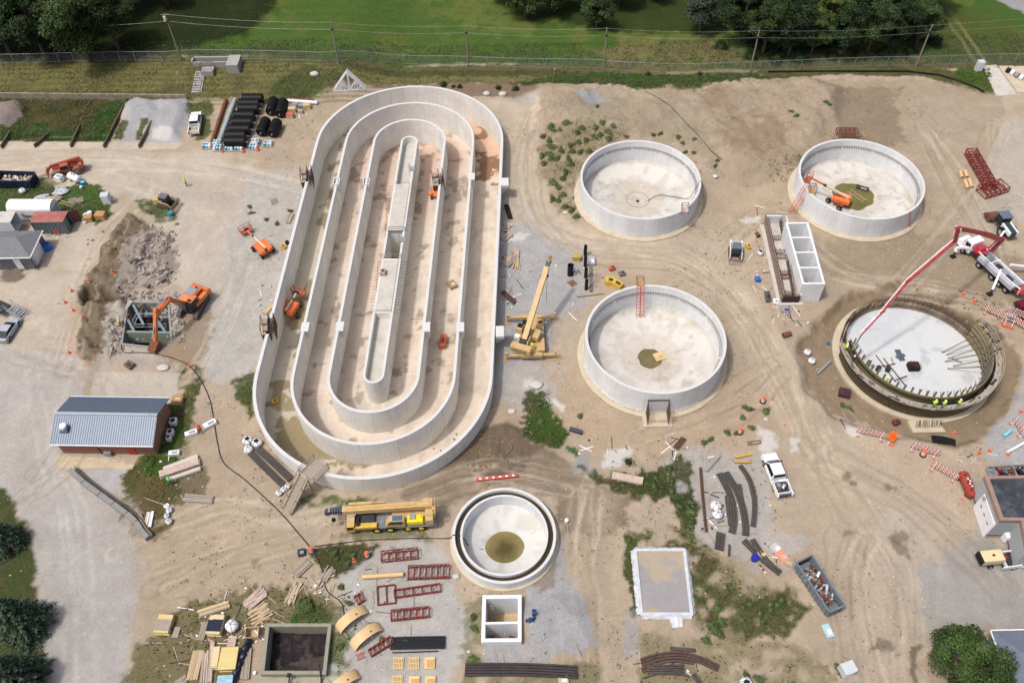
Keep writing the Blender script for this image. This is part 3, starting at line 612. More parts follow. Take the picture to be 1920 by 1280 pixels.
def build_ditch():
 t=thing('concrete_ditch','huge oval racetrack tank of nested pale concrete walls, open to the sky','tank')
 zt=DITCH_H;zb=DITCH_Z;r1,r2,r3,r4=.1744*DR,.1205*DR,.0677*DR,.0158*DR;w=.40
 bd=[.455,.44,.44]
 wall_loop('outer_wall',stad(r1),stad(r1-.45),zb-.1,zt,CONC,t,top=TOPC,zo=-.6)
 wall_loop('middle_wall',stad(r2),stad(r2-w),zb-.1,zt,CONC,t,top=TOPC)
 wall_loop('inner_wall',stad(r3),stad(r3-w),zb-.1,zt,CONC,t,top=TOPC)
 isl=thing('island',None,None,(0,0,0));isl.parent=t
 wall_loop('island_wall',stad(r4),stad(r4-.34),zb-.1,zt,CONC,isl,top=TOPC)
 def lp(s,q):p=AX+_u*s+_n*q;return(float(p[0]),float(p[1]))
 def yq(py,z=zt):
  lo,hi=-10.,70.
  for _ in range(40):
   m=(lo+hi)/2;x,y=lp(m,0);
   vx,vy,vz=x,y,z-H;dw=vy*_ct-vz*_st;upc=(vx*-_sr)+(vy*_cr*_st)+(vz*_cr*_ct);row=640-F*upc/dw
   if row>py:lo=m
   else:hi=m
  return lo
 s1,s2,s3,s4=yq(586),yq(486),yq(433),yq(345)
 def band(nm,a,b,z0,z1,q=r4-.34,mt=TOPC,par=isl):
  MB().prism([lp(a,-q),lp(a,q),lp(b,q),lp(b,-q)],z0,z1).build(nm,mt,par)
 fin=r4-.34
 pool=[p for p in stad(fin+.02,16)]
 MB().prism(pool,zb,zb+.05).build('pit_floor',mat('damp_pit_floor',C(150,142,118),.6,.2,1),isl)
 half=[p for p in pool if(np.array(p)-AX)@_u<=s1]
 for nm,a,b in(('pool_floor',-2,s1),('pool_floor',s4,99)):
  po=[p for p in pool if a<=(np.array(p)-AX)@_u<=b]
  if a<0:po=[lp(s1,fin)]+[lp(s,fin) for s in()]+po[::1]
  m_=MB();cc=[tuple(p) for p in sorted(po,key=lambda p:math.atan2(*(lambda v:(v@_n,v@_u))(np.array(p)-np.array(lp(-1 if a<0 else s4+4,0)))))]
  cc=[lp(s1,fin),lp(s1,-fin)] if 0 else cc
  m_=MB().prism([lp(max(a,.1),-fin),lp(max(a,.1),fin),lp(min(b,49.4),fin),lp(min(b,49.4),-fin)],zt-1.25,zt-1.2);m_.prism(circ(*lp(0 if a<0 else 49.56,0),fin+.01,32),zt-1.3,zt-1.204)
  m_.build(nm,SLAB,isl)
 band('deck',s1+.25,s2,zt-.5,zt+.12,mt=SLAB);band('deck',s3,s4-.25,zt-.5,zt+.12,mt=SLAB)
 for a in(s1,s4-.25,s2-.25,s3):band('cross_wall',a,a+.25,zb,zt-.02 if a in(s1,s4-.25) else zt+.125,mt=CONC)
 rg=random.Random(3)
 def rail(a,q0,q1,par,nm='guard_rail',mt=WOODG,h=1.0):
  m=MB()
  for z in(.55,1.0):m.beam((*lp(a,q0),zt+z*h),(*lp(a,q1),zt+z*h),.06,.1)
  for q in(q0,q1):m.beam((*lp(a,q),zt),(*lp(a,q),zt+h),.07,.07)
  m.build(nm,mt,par)
 rail(s2+.15,-r4-.1,r4+.1,isl);rail(s3-.15,-r4-.1,r4+.1,isl)
 m=MB();
 for(a,b) in((s1,s2),(s3,s4)):
  k=a+.3
  while k<b-.2:
   for q in(-1,1):
    p=lp(k,q*(r4+.02));e=lp(k+rg.uniform(-.1,.1),q*(r4+.02+rg.uniform(.5,.75)))
    m.beam((*p,zt-.05),(*e,zt-.35),.035,.035)
   k+=.62
 m.build('starter_bar_row',REBAR,isl)['kind']='stuff'
 m=MB()
 for a in(s1+.1,s4-.1):
  for k in range(12):m.beam((*lp(a,-1.2+k*.218),zt+.1),(*lp(a,-1.2+k*.218),zt+.55),.03,.03)
 m.build('end_bar_row',REBAR,isl)['kind']='stuff'
 for a in(s3+3.0,s2-2.5):
  m=MB();p0=(*lp(a-2.4,-r4-.75),zb+.3);p1=(*lp(a+2.2,-r4-.25),zt+.2)
  d=np.array(lp(0,.2))-np.array(lp(0,0))
  for s_ in(-1,1):m.beam((p0[0]+d[0]*s_,p0[1]+d[1]*s_,p0[2]),(p1[0]+d[0]*s_,p1[1]+d[1]*s_,p1[2]),.05,.09)
  for k in range(1,14):
   f=k/14;c=[p0[i]+(p1[i]-p0[i])*f for i in range(3)];m.beam((c[0]-d[0],c[1]-d[1],c[2]),(c[0]+d[0],c[1]+d[1],c[2]),.04,.04)
  tag(m.build('ladder',REDW),'long red ladder leaning on the island by the %s deck'%('upper' if a>s2 else 'lower'),'ladder','red ladders against the island')
 for a,q in((yq(318),r4-.2),(yq(450),r4-.1)):
  m=MB();x,y=lp(a,q);m.box(x,y,zt+.05,1.0,.9,.08,0)
  for dx in(-.5,.5):
   for dy in(-.45,.45):m.beam((x+dx,y+dy,zt-.6),(x+dx,y+dy,zt+1.1),.06,.06)
   m.beam((x+dx,y-.45,zt+1.05),(x+dx,y+.45,zt+1.05),.05,.05)
  m.beam((x-.5,y-.45,zt+1.05),(x+.5,y-.45,zt+1.05),.05,.05)
  m.build('access_platform',STEEL,isl)
 def gate(px,py,side,lab,r_off):
  x,y=G0(px,py,zt);m=MB();W,D_,hgt=1.05,1.5,1.5
  for(cx,cy,sx,sy) in((x,y-D_/2,W,.14),(x,y+D_/2,W,.14),(x-W/2+.07,y,.14,D_-.14),(x+W/2-.07,y,.14,D_-.14)):m.box(cx,cy,zt-hgt+.15,sx,sy,hgt)
  m.box(x,y,zt-hgt+.1,W-.28,D_-.14,.1);m.build('overflow_box',TOPC,t)
 gate(631,341,0,'',0);gate(687,341,0,'',0)
 def knuckle(px,py,sx=1.1,sy=1.7):
  x,y=G0(px,py,zt);m=MB();z=zt
  m.add([(x-sx/2,y-sy/2,z-.1),(x+sx/2,y-sy/2,z-.1),(x+sx/2,y+sy/2,z-.1),(x-sx/2,y+sy/2,z-.1),(x-sx/2,y-sy/2,z+.06),(x+sx/2,y-sy/2,z+.06),(x+sx/2,y+sy/2,z+.06),(x-sx/2,y+sy/2,z+.06)],[(3,2,1,0),(4,5,6,7),(0,1,5,4),(1,2,6,5),(2,3,7,6),(3,0,4,7)])
  m.box(x,y+.05,z-1.6,sx*.9,sy*.8,1.5,taper=(1.02,1.05));m.build('thickened_block',TOPC,t)
 for q in((572,613),(637,612),(799,613),(863,613),(878+6,331)):knuckle(*q)
 for q in((934,622),(944,342)):
  x,y=G0(*q,zt);m=MB();m.box(x+.25,y,zt-.3,1.15,1.9,.45);m.add([(x-.3,y-.9,zt-.3),(x+.8,y-.9,zt-.3),(x+.8,y+.9,zt-.3),(x-.3,y+.9,zt-.3),(x-.3,y-.5,zt-1.9),(x-.1,y-.5,zt-1.9),(x-.1,y+.5,zt-1.9),(x-.3,y+.5,zt-1.9)],[(0,1,2,3),(4,7,6,5),(0,4,5,1),(1,5,6,2),(2,6,7,3),(3,7,4,0)])
  m.build('outlet_corbel',TOPC,t)
 L=lambda*c:np.array(C(*c))
 def colf(X,Y):
  p=np.stack([X-AX[0],Y-AX[1]],-1);s=p@_u;q=p@_n;n1=fbm(X,Y,6,5);n2=fbm(X,Y,1.6,7);n3=fbm(X*.3+q,s*.5,2.2,9)
  c=np.ones(X.shape+(3,))*L(224,211,194);d=np.hypot(q,np.where(s<0,s,np.where(s>49.56,s-49.56,0)))
  k=np.clip(.5+n1*1.1,0,1)[...,None];c=c*(1-k*.5)+L(216,200,184)*k*.5
  def m(w,rgb,a):nonlocal c;w=(np.clip(w,0,1)*a)[...,None];c=c*(1-w)+L(*rgb)*w
  m(sst(30,58,s+n1*6)*sst(r2,r2-4,d),(212,178,160),.8)
  m(sst(-3,-8,q)*sst(34,20,s)*sst(0,.3,n1+.2),(196,184,168),.8)
  m(sst(r2-.5,r2+.5,d)*sst(5,6,q)*sst(44,52,s),(216,178,148),.8)
  m(sst(.1,.5,n3),(188,160,140),.35);m(sst(.12,.4,-n3),(200,190,176),.6)
  m(sst(.05,.3,n2+n1*.5-.1),(186,166,144),.35)
  west=(q<-r2+.3)
  m(west*1.0,(198,190,172),.85)
  wet=sst(.0,.12,n2*.9+n1*.8+.04+.14*sst(12,22,s)-sst(-13.0,-15.8,q)*.75+sst(-12.6,-11.2,q)*.25)*(q<-r2+.3)*sst(2,6,s)
  wet=np.maximum(wet,sst(-.05,.1,n2*1.1+n1*.6+.16-sst(-r1+2.5,-r1+.5,-d)*.5)*(q<1.5)*(s<2.5)*(d>r2-.2)*sst(3.5,0,q))
  wet2=sst(.16,.26,n2+n1*.4)*(q>r2-.5)*(s>44)*(s<60)
  m(wet,(146,132,98),.88);m(wet2,(140,104,72),.9)
  m(sst(.36,.42,n2*1.2)*(d<r2),(132,122,104),.55)
  return c,np.clip(wet+wet2,0,1)*.5
 x0,x1=AX[0]-r1-1.5,BX[0]+r1+1.5
 grid_mesh('floor',np.arange(x0,x1,.28),np.arange(AX[1]-r1-1,BX[1]+r1+1,.28),lambda X,Y:X*0+zb,colf,lambda X,Y:(lambda p:np.hypot(p@_n,np.where(p@_u<0,p@_u,np.where(p@_u>49.56,p@_u-49.56,0)))<r1-.1)(np.stack([X-AX[0],Y-AX[1]],-1)),vmat('ditch_floor',wetkey=True,jx=6,spec=.15),t)
 return lp,yq
def tank(key,lab,floor_z,cone,footing=.85,dowels=True,puddle=None,drain=False,tint=None):
 cx,cy,r,h=TANKS[key];t=thing('round_tank',lab,'tank',(0,0,0),group='round concrete tanks')
 w=.36
 wall_loop('wall',circ(cx,cy,r),circ(cx,cy,r-w),floor_z-.1,h,CONCW,t,top=TOPC,zo=-.5)
 L=lambda*c:np.array(C(*c));a0=tint or(219,216,209)
 def colf(X,Y):
  rr=np.hypot(X-cx,Y-cy);th=np.arctan2(Y-cy,X-cx);n1=fbm(X,Y,5,5+ord(key));n2=fbm(th*6,rr*.5,1.0,9+ord(key));n4=fbm(X,Y,1,3)
  c=np.ones(X.shape+(3,))*L(*a0)
  def m(w,rgb,a):nonlocal c;w=(np.clip(w,0,1)*a)[...,None];c=c*(1-w)+L(*rgb)*w
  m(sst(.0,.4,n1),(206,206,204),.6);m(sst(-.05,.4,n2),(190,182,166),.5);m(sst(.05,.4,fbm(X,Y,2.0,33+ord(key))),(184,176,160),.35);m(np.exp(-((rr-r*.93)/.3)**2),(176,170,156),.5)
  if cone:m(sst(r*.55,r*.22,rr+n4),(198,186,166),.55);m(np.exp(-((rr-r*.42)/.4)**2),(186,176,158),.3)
  m(sst(.28,.36,n4)*sst(0,.2,n1+.1),(170,160,142),.5)
  return c,X*0
 zf=lambda X,Y:floor_z-cone*sst(r,0,np.hypot(X-cx,Y-cy))**1.0*1.0+0*X
 if cone:zf=lambda X,Y:floor_z-cone*(1-np.clip(np.hypot(X-cx,Y-cy)/r,0,1))
 g=.25
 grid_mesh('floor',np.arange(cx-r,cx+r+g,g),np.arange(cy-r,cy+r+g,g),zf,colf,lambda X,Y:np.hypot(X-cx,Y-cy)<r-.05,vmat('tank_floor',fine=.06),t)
 if footing:
  wall_loop('footing',circ(cx,cy,r+footing),circ(cx,cy,r-.1),-.3,.16+.03,SLABT,t)
 if dowels:
  m=MB()
  for k in range(150):
   if(k%13)==12:continue
   a=2*math.pi*k/150;c,s=math.cos(a),math.sin(a);z=h-1.25
   m.beam((cx+(r-w+.01)*c,cy+(r-w+.01)*s,z),(cx+(r-w-.34)*c,cy+(r-w-.34)*s,z),.05,.05);m.beam((cx+(r-w-.32)*c,cy+(r-w-.32)*s,z),(cx+(r-w-.32)*c,cy+(r-w-.32)*s,z-.3),.05,.05)
  m.build('dowel_row',REBAR,t)['kind']='stuff'
  wall_loop('dowel_band',circ(cx,cy,r-w+.02),circ(cx,cy,r-w-.03),h-1.5,h-1.1,CONCI,t)
 if puddle:
  pr,prgb,off=puddle;n=40;zp=floor_z-cone*(1-(pr+math.hypot(*off))/r)+.0
  if not cone:zp=floor_z+.012
  pts=[]
  for k in range(n):
   a=2*math.pi*k/n;q=pr*(1+.05*math.sin(3*a+1)+.04*math.sin(7*a)+.03*rnd.uniform(-1,1)) if cone<.1 or key=='C' else pr*(1+.01*rnd.uniform(-1,1));pts.append((cx+off[0]+q*math.cos(a),cy+off[1]+q*math.sin(a)))
  MB().prism(pts,zp-.01 if cone<.1 else zp-cone*pr/r-.02,zp).build('puddle',water(prgb),t)
 return t
def water(rgb):
 k='puddle_water_%d'%rgb[0]
 if k in _M:return _M[k]
 m=mat(k,C(*rgb),.07,.22,.5);m.node_tree.nodes['Principled BSDF'].inputs['Specular IOR Level'].default_value=.5;return m
def seg_wall(m,pts,w,z0,z1,closed=True):
 n=len(pts)
 for i in range(n if closed else n-1):
  p,q=pts[i],pts[(i+1)%n];L=math.hypot(q[0]-p[0],q[1]-p[1]);a=math.atan2(q[1]-p[1],q[0]-p[0])
  m.box((p[0]+q[0])/2+math.cos(a)*(0),(p[1]+q[1])/2,z0+.0007*i,L+w*.98 if i%2==0 else L-w,w,z1-z0,a)
 return m
def works():
 lp,yq=build_ditch()
 tank('A','empty round concrete tank nearest the oval, upper one with a bare white floor and hose',.10,.9,puddle=None)
 tA_=[o for o in COL.objects if o.get('label','').startswith('empty round concrete tank nearest')][0];MB().cyl((21.27,106.3,-.84),(21.27,106.3,-.74),.3,n=16).build('drain',DARK,tA_);MB().box(22.9,106.2,-.72,1.1,.9,.06).build('sump_cover',SLABT,tA_);MB().lathe([(1.75,-.66),(1.75,-.62),(1.95,-.60),(1.95,-.66)],21.27,106.49,0,40).build('centre_joint',mat('joint_grey',C(176,168,152),.9,.1,2),tA_)
 cx,cy,r,h=TANKS['A']
 tank('B','empty round concrete tank at upper right with an orange boom lift inside it',0,.05,puddle=(3.3,(118,116,62),(.0,.15)))
 tC=tank('C','empty round concrete tank in the middle with a small muddy sump and open side chute',.42,1.1,puddle=(1.75,(120,110,76),(-.15,.1)))
 cx,cy,r,h=TANKS['E'];tE=thing('double_ring_tank','low double walled round tank with green water in its outer ring','tank')
 wall_loop('outer_wall',circ(cx,cy,r),circ(cx,cy,r-.34),-2.4,h,CONCW,tE,top=TOPC,zo=-.5)
 wall_loop('inner_wall',circ(cx,cy,5.25),circ(cx,cy,4.97),-2.4,h-.02,CONCW,tE,top=TOPC)
 wall_loop('channel_water',circ(cx,cy,r-.34),circ(cx,cy,5.25),h-.75,h-.55,water((64,54,28)),tE)
 L=lambda*c:np.array(C(*c))
 def colf(X,Y):
  rr=np.hypot(X-cx,Y-cy);c=np.ones(X.shape+(3,))*L(214,214,210);w=sst(0,.4,fbm(X,Y,2.5,77))[...,None]*.5;c=c*(1-w)+L(190,186,172)*w
  th=np.arctan2(Y-cy,X-cx);w=sst(.1,.4,fbm(th*5,rr*.3,1,6))[...,None]*.35;return c*(1-w)+L(178,172,156)*w,X*0
 grid_mesh('floor',np.arange(cx-5.2,cx+5.3,.2),np.arange(cy-5.2,cy+5.3,.2),lambda X,Y:-.55-1.5*(1-np.clip(np.hypot(X-cx,Y-cy)/5,0,1)),colf,lambda X,Y:np.hypot(X-cx,Y-cy)<5.1,vmat('tank_floor'),tE)
 zp=-.55-1.5*(1-2.45/5);wm=mat('murky_pool',C(128,118,66),.2,.1,.8)
 if 'pool' not in _M:
  m,nt,b=nodes('murky_pool_deep');tc=N(nt,'ShaderNodeTexCoord');vl=N(nt,'ShaderNodeVectorMath',operation='LENGTH');nt.links.new(tc.outputs['Object'],vl.inputs[0])
  nz=N(nt,'ShaderNodeTexNoise',Scale=.8,Detail=5.0);nt.links.new(tc.outputs['Object'],nz.inputs['Vector'])
  dist=math_(nt,'ADD',vl.outputs['Value'],math_(nt,'MULTIPLY',math_(nt,'SUBTRACT',nz.outputs[0],.5),1.6))
  c=mix(nt,ramp(nt,dist,2.5,.6),C(146,134,84),C(88,78,40));nt.links.new(c,b.inputs['Base Color']);b.inputs['Roughness'].default_value=.07;b.inputs['Specular IOR Level'].default_value=.5;_M['pool']=m
 o=MB().prism(circ(0,0,2.45,64),-.03,0).build('pool_water',_M['pool'],tE);o.location=(cx+.03,cy-.75,zp)
 wall_loop('footing',circ(cx,cy,r+.35),circ(cx,cy,r-.1),-.3,.14,SLABT,tE)
 cx,cy,r,h=TANKS['C'];ch=thing('side_chute',None,None,(0,0,0));ch.parent=tC
 x0,x1=G0(1206,795,.2)[0],G0(1261,797,.2)[0];y1=G0(1233,797,.2)[1];xa,xb=x0+.55,x1-.55
 m=MB();m.box((x0+x1)/2,(y1+cy-r+.9)/2-.2,-.2,x1-x0,cy-r+.9-y1,.42);m.build('pad',SLABT,ch)
 MB().box((xa+xb)/2,cy-r-.04,1.2,xb-xa,.12,1.9).build('opening_panel',TOPC,ch)
 MB().box((xa+xb)/2,cy-r-.06,3.12,xb-xa+.1,.16,.07).build('lintel',DARK,ch)
 for s_,x in(('l',xa),('r',xb)):
  m=MB()
  for k in range(7):y=cy-r-.1-k*.3;m.beam((x,y,.2),(x,y,3.3-.1*k),.06,.06)
  for z in np.arange(.6,3.3,.45):m.beam((x,cy-r-.05,z),(x,cy-r-2.0,z),.04,.04)
  m.build('rebar_mat',REBAR,ch)
 m=MB()
 for k in range(9):m.beam((xa+.2+k*(xb-xa-.4)/8,y1+.45,.2),(xa+.2+k*(xb-xa-.4)/8,y1+.45,.9),.05,.05)
 m.build('front_bars',mat('orange_bar_caps',C(200,150,100),.7,.3,6),ch)
 t=thing('chamber_block','concrete block of four open cells joined to a long rebar filled trough','tank')
 hb=3.7
 c4=[G0(*q,hb) for q in((1475,418),(1514,418),(1545,531),(1506,531))]
 ax,ay=c4[3];bx,by=c4[2];dx,dy=c4[0];ex,ey=c4[1]
 p=np.array([c4[3],c4[2],c4[1],c4[0]])
 m=MB();seg_wall(m,[tuple(q) for q in p],.32,-.4,hb)
 m.build('cell_wall',CONCW,t)
 def lerp(a,b,f):return tuple(np.array(a)*(1-f)+np.array(b)*f)
 for k in(1,2,3):
  a=lerp(p[0],p[3],k/4);b=lerp(p[1],p[2],k/4);m=MB();m.beam((*a,hb/2-.2-.003),(*b,hb/2-.2-.003),.26,hb+.38);m.build('partition',CONCW,t)
 MB().prism([tuple(q) for q in p],-.45,-.1).build('cell_floor',SLAB,t)
 for k,f in((0,.93),(2,.93)):
  a=lerp(lerp(p[0],p[3],k/4+.21),lerp(p[1],p[2],k/4+.21),.55);MB().cyl((a[0],a[1]-.05,1.0),(a[0],a[1]-.35,1.0),.28).build('wall_sleeve',DARK,t)
 hz_=1.7
 q=[G0(*v,hz_) for v in((1470,553),(1502,553),(1474,404),(1437,404))]
 tr=thing('rebar_trough',None,None,(0,0,0));tr.parent=t
 MB().prism([tuple(v) for v in q],-.5,.12).build('trough_floor',SLAB,tr)
 def plank(a,b,w,z0,z1,nm,mt):MB().beam((*a,(z0+z1)/2),(*b,(z0+z1)/2),w,z1-z0).build(nm,mt,tr)
 plank(q[0],q[3],.26,-.4,hz_,'form_wall',mat('dark_form_ply',C(150,132,122),.8,.35,3));plank(q[3],q[2],.3,-.4,hz_+.002,'form_wall',CONCW);
 a=lerp(q[0],q[3],.0);plank(q[0],q[1],.2,-.4,hz_-.3,'form_wall',mat('dark_form_steel',C(70,52,50),.7,.3,3))
 w0,w1=np.array(q[1])+(-.35,0),np.array(q[2])+(-.35,0);plank(tuple(w0),tuple(w1),.55,hz_-.3,hz_+.06,'walkway_boards',WOODG)
 plank(tuple(np.array(q[1])),tuple(np.array(q[2])),.28,-.4,hz_-.02,'form_wall',CONCW)
 rg=random.Random(9);m=MB()
 for side in(0,1):
  for k in range(64):
   f=k/63;a=np.array(lerp(q[0] if side==0 else q[1],q[3] if side==0 else q[2],f))+((.35,0) if side==0 else(-.75,0));m.beam((*a,.1),(*a,1.35+rg.uniform(-.2,.3)),.05,.05)
  for z in(.4,.8,1.2):
   a=np.array(q[0] if side==0 else q[1])+((.38,0) if side==0 else(-.78,0));b=np.array(q[3] if side==0 else q[2])+((.38,0) if side==0 else(-.78,0));m.beam((*a,z),(*b,z),.05,.05)
 m.build('side_rebar_mat',REBAR,tr)['kind']='stuff'
 for f in(.07,.27,.32,.52,.58,.76):
  m=MB();a=np.array(lerp(q[0],q[3],f))+(.35,0);b=np.array(lerp(q[1],q[2],f))+(-.75,0)
  for k in range(9):c=lerp(a,b,k/8);m.beam((*c,.1),(*c,1.2+rg.uniform(-.2,.3)),.06,.06)
  for z in(.4,.8,1.2):m.beam((*a,z),(*b,z),.05,.05)
  m.build('cross_rebar_cage',RUST,tr)
 m=MB()
 for k in range(52):
  for(A_,B_) in((q[0],q[3]),):c=np.array(lerp(A_,B_,k/51));m.beam((c[0]-.12,c[1],hz_),(c[0]-.12,c[1],hz_+.22),.07,.07)
 for k in range(14):c=lerp(q[3],q[2],k/13);m.beam((c[0],c[1]+.1,hz_),(c[0],c[1]+.1,hz_+.35),.06,.06)
 m.build('rim_bar_row',REBAR,tr)['kind']='stuff'
 m=MB();z=.25
 c=[G0(*v,.2) for v in((1424,420),(1440,420),(1470,565),(1458,566))];m.prism([c[3],c[2],c[1],c[0]],-.2,.2);m.build('side_slab',SLAB,t)
 m=MB();c=[G0(*v,.15) for v in((1455,572),(1505,571),(1506,555),(1455,556))];m.prism([c[0],c[1],c[2],c[3]],-.2,.15);m.build('end_slab',SLAB,t)
 t=thing('valve_box','square white concrete box with two open cells south of the double ring tank','tank')
 m=MB();hb=1.0;seg_wall(m,BOX2[::-1],.42,-3.6,hb);m.build('box_wall',CONCW,t)
 y=G0(940,1167,hb)[1];MB().beam((-3.9,y,-1.3),(.15,y,-1.3),.26,4.6-.01).build('partition',CONCW,t)
 MB().prism(BOX2[::-1],-3.7,-3.5).build('box_floor',mat('box_floor_tan',C(205,180,145),.8,.12,1.5,dirt=C(120,100,60),dirtamt=.5),t)
 m=MB()
 for x in(-2.9,-.9):
  o=MB();o.cyl((x,34.0,-3.0),(x,36.1,-3.0),.17);o.cyl((x,34.4,-3.0),(x,34.5,-3.0),.3);o.cyl((x,35.6,-3.0),(x,35.7,-3.0),.3);o.cyl((x,35.1,-3.1),(x,35.1,-2.5),.22);o.build('pipe_spool',RUST,t)
 m=MB();m.beam((-3.2,36.8,-3.5),(-3.4,37.9,.4),.1,.1);m.beam((-2.7,36.8,-3.5),(-2.9,37.9,.4),.1,.1)
 for k in range(10):f=k/10;m.beam((-3.2-.2*f,36.8+1.1*f,-3.5+3.9*f),(-2.7-.2*f,36.8+1.1*f,-3.5+3.9*f),.1,.06)
 tag(m.build('ladder',WOODG),'timber ladder standing in the rear cell of the square valve box','ladder')
 t=thing('sludge_basin','greenish old concrete basin holding black sludge among lumber piles','tank')
 m=MB();seg_wall(m,BASIN[::-1],.38,-2.2,.8);m.build('basin_wall',OLDC,t)
 X0,X1,Y0,Y1=-27.9,-21.2,30.6,35.8
 def cs(X,Y):
  n1=fbm(X,Y,2.2,55);n2=fbm(X,Y,.5,56);c=np.ones(X.shape+(3,))*np.array(C(44,38,42));w=sst(.02,.3,n1+n2*.3-.08*(Y-33))[...,None]*.8;c=c*(1-w)+np.array(C(84,76,70))*w;w=sst(.12,.3,n2)[...,None]*.4;return c*(1-w)+np.array(C(86,76,70))*w,X*0
 grid_mesh('sludge',np.arange(X0,X1,.12),np.arange(Y0,Y1,.12),lambda X,Y:-1.2+fbm(X,Y,2.2,55)*.5+fbm(X,Y,.5,56)*.15,cs,lambda X,Y:X==X,vmat('sludge',fine=.3),t)
 m=MB();m.cyl((-24.9,30.4,.4),(-24.9,29.0,.35),.09);m.cyl((-24.9,30.45,.9),(-24.9,30.1,.9),.22);m.build('valve',DARK,t)
 t=thing('wrapped_slab_form','rectangular gravel filled form wrapped in white plastic sheet','concrete form')
 q=[G0(*v,.5) for v in((1203,1150),(1297,1150),(1283,1030),(1191,1030))]
 m=MB();seg_wall(m,q,.35,-.1,.5);m.build('form_edge',TARP,t)
 def cg(X,Y):
  n1=fbm(X,Y,3.0,65);c=np.ones(X.shape+(3,))*np.array(C(158,156,156));w=sst(-.05,.2,n1-.02+.25*sst(2.2,3.2,np.maximum(abs(X-16.8),abs(Y-40)*.8)))[...,None]*.85;return c*(1-w)+np.array(C(182,166,142))*w,X*0
 qx=[v[0] for v in q];qy=[v[1] for v in q];ins=lambda X,Y:sdf(X,Y,q)<.1
 grid_mesh('gravel_fill',np.arange(min(qx),max(qx),.15),np.arange(min(qy),max(qy),.15),lambda X,Y:X*0+.34,cg,ins,vmat('gravel_fill',fine=.12),t)
 rg=random.Random(12);m=MB()
 for i in range(4):
  a,b=np.array(q[i]),np.array(q[(i+1)%4]);L=np.hypot(*(b-a));d=(b-a)/L;nn=np.array([d[1],-d[0]]);k=0;row=[]
  ns=int(L/.28)
  for j in range(ns+1):
   c=a+d*L*j/ns;wv=.25+.12*rg.random()+(.9 if i==0 and.55<j/ns<.85 else 0);row+=[(*(c+nn*.15),.52),(*(c+nn*(.25+.1*rg.random())),.3+.15*rg.random()),(*(c+nn*(wv+.2)),.06+.1*rg.random())]
  m.add(row,[(3*j+r_,3*j+3+r_,3*j+4+r_,3*j+1+r_) for j in range(ns) for r_ in(0,1)])
 m.build('plastic_skirt',TARP,t)
 return lp,yq
 # ================================================================ trees and plants
def leafmat(key,rgb,var=.35):
 if key in _M:return _M[key]
 m,nt,b=nodes(key);_M[key]=m
 a1=N(nt,'ShaderNodeVertexColor',layer_name='tint');oi=N(nt,'ShaderNodeObjectInfo')
 c=mix(nt,1.0,a1.outputs[0],tuple(rgb),'MULTIPLY');hs=N(nt,'ShaderNodeHueSaturation');nt.links.new(c,hs.inputs['Color'])
 nt.links.new(math_(nt,'ADD',math_(nt,'MULTIPLY',oi.outputs['Random'],.4),.8),hs.inputs['Value'])
 nt.links.new(hs.outputs[0],b.inputs['Base Color']);b.inputs['Roughness'].default_value=.6;b.inputs['Specular IOR Level'].default_value=.2
 return m
def leaves(name,P,D,size,mt,parent,seed=1,tones=(.6,1.35),tn=None):
 "one quad per point, facing roughly along D"
 rg=np.random.RandomState(seed);n=len(P);D=D+rg.normal(0,.55,(n,3));D/=np.linalg.norm(D,axis=1)[:,None]+1e-9
 A_=np.cross(D,rg.normal(0,1,(n,3)));A_/=np.linalg.norm(A_,axis=1)[:,None]+1e-9;B_=np.cross(D,A_)
 s=size*rg.uniform(.6,1.3,n)[:,None];V=np.stack([P-A_*s*.5,P+B_*s*.32,P+A_*s*.5,P-B_*s*.32],1).reshape(-1,3)
 me=bpy.data.meshes.new(name);me.vertices.add(4*n);me.vertices.foreach_set('co',V.astype(np.float32).ravel());me.loops.add(4*n);me.loops.foreach_set('vertex_index',np.arange(4*n,dtype=np.int32))
 me.polygons.add(n);me.polygons.foreach_set('loop_start',np.arange(0,4*n,4,dtype=np.int32));me.polygons.foreach_set('loop_total',np.full(n,4,np.int32));me.update(calc_edges=True)
 t=rg.uniform(tones[0],tones[1],n)*(1 if tn is None else tn);col=np.stack([t*(1+.15*rg.normal(size=n)),t,t*(1+.15*rg.normal(size=n)),np.ones(n)],1).clip(0,3)
 at=me.color_attributes.new('tint','FLOAT_COLOR','POINT');at.data.foreach_set('color',np.repeat(col,4,0).astype(np.float32).ravel())
 me.materials.append(mt);o=bpy.data.objects.new(name,me);COL.objects.link(o)
 if parent is not None:o.parent=parent
 return o
BARK=mat('bark',(.10,.075,.055),.9,.3,3)
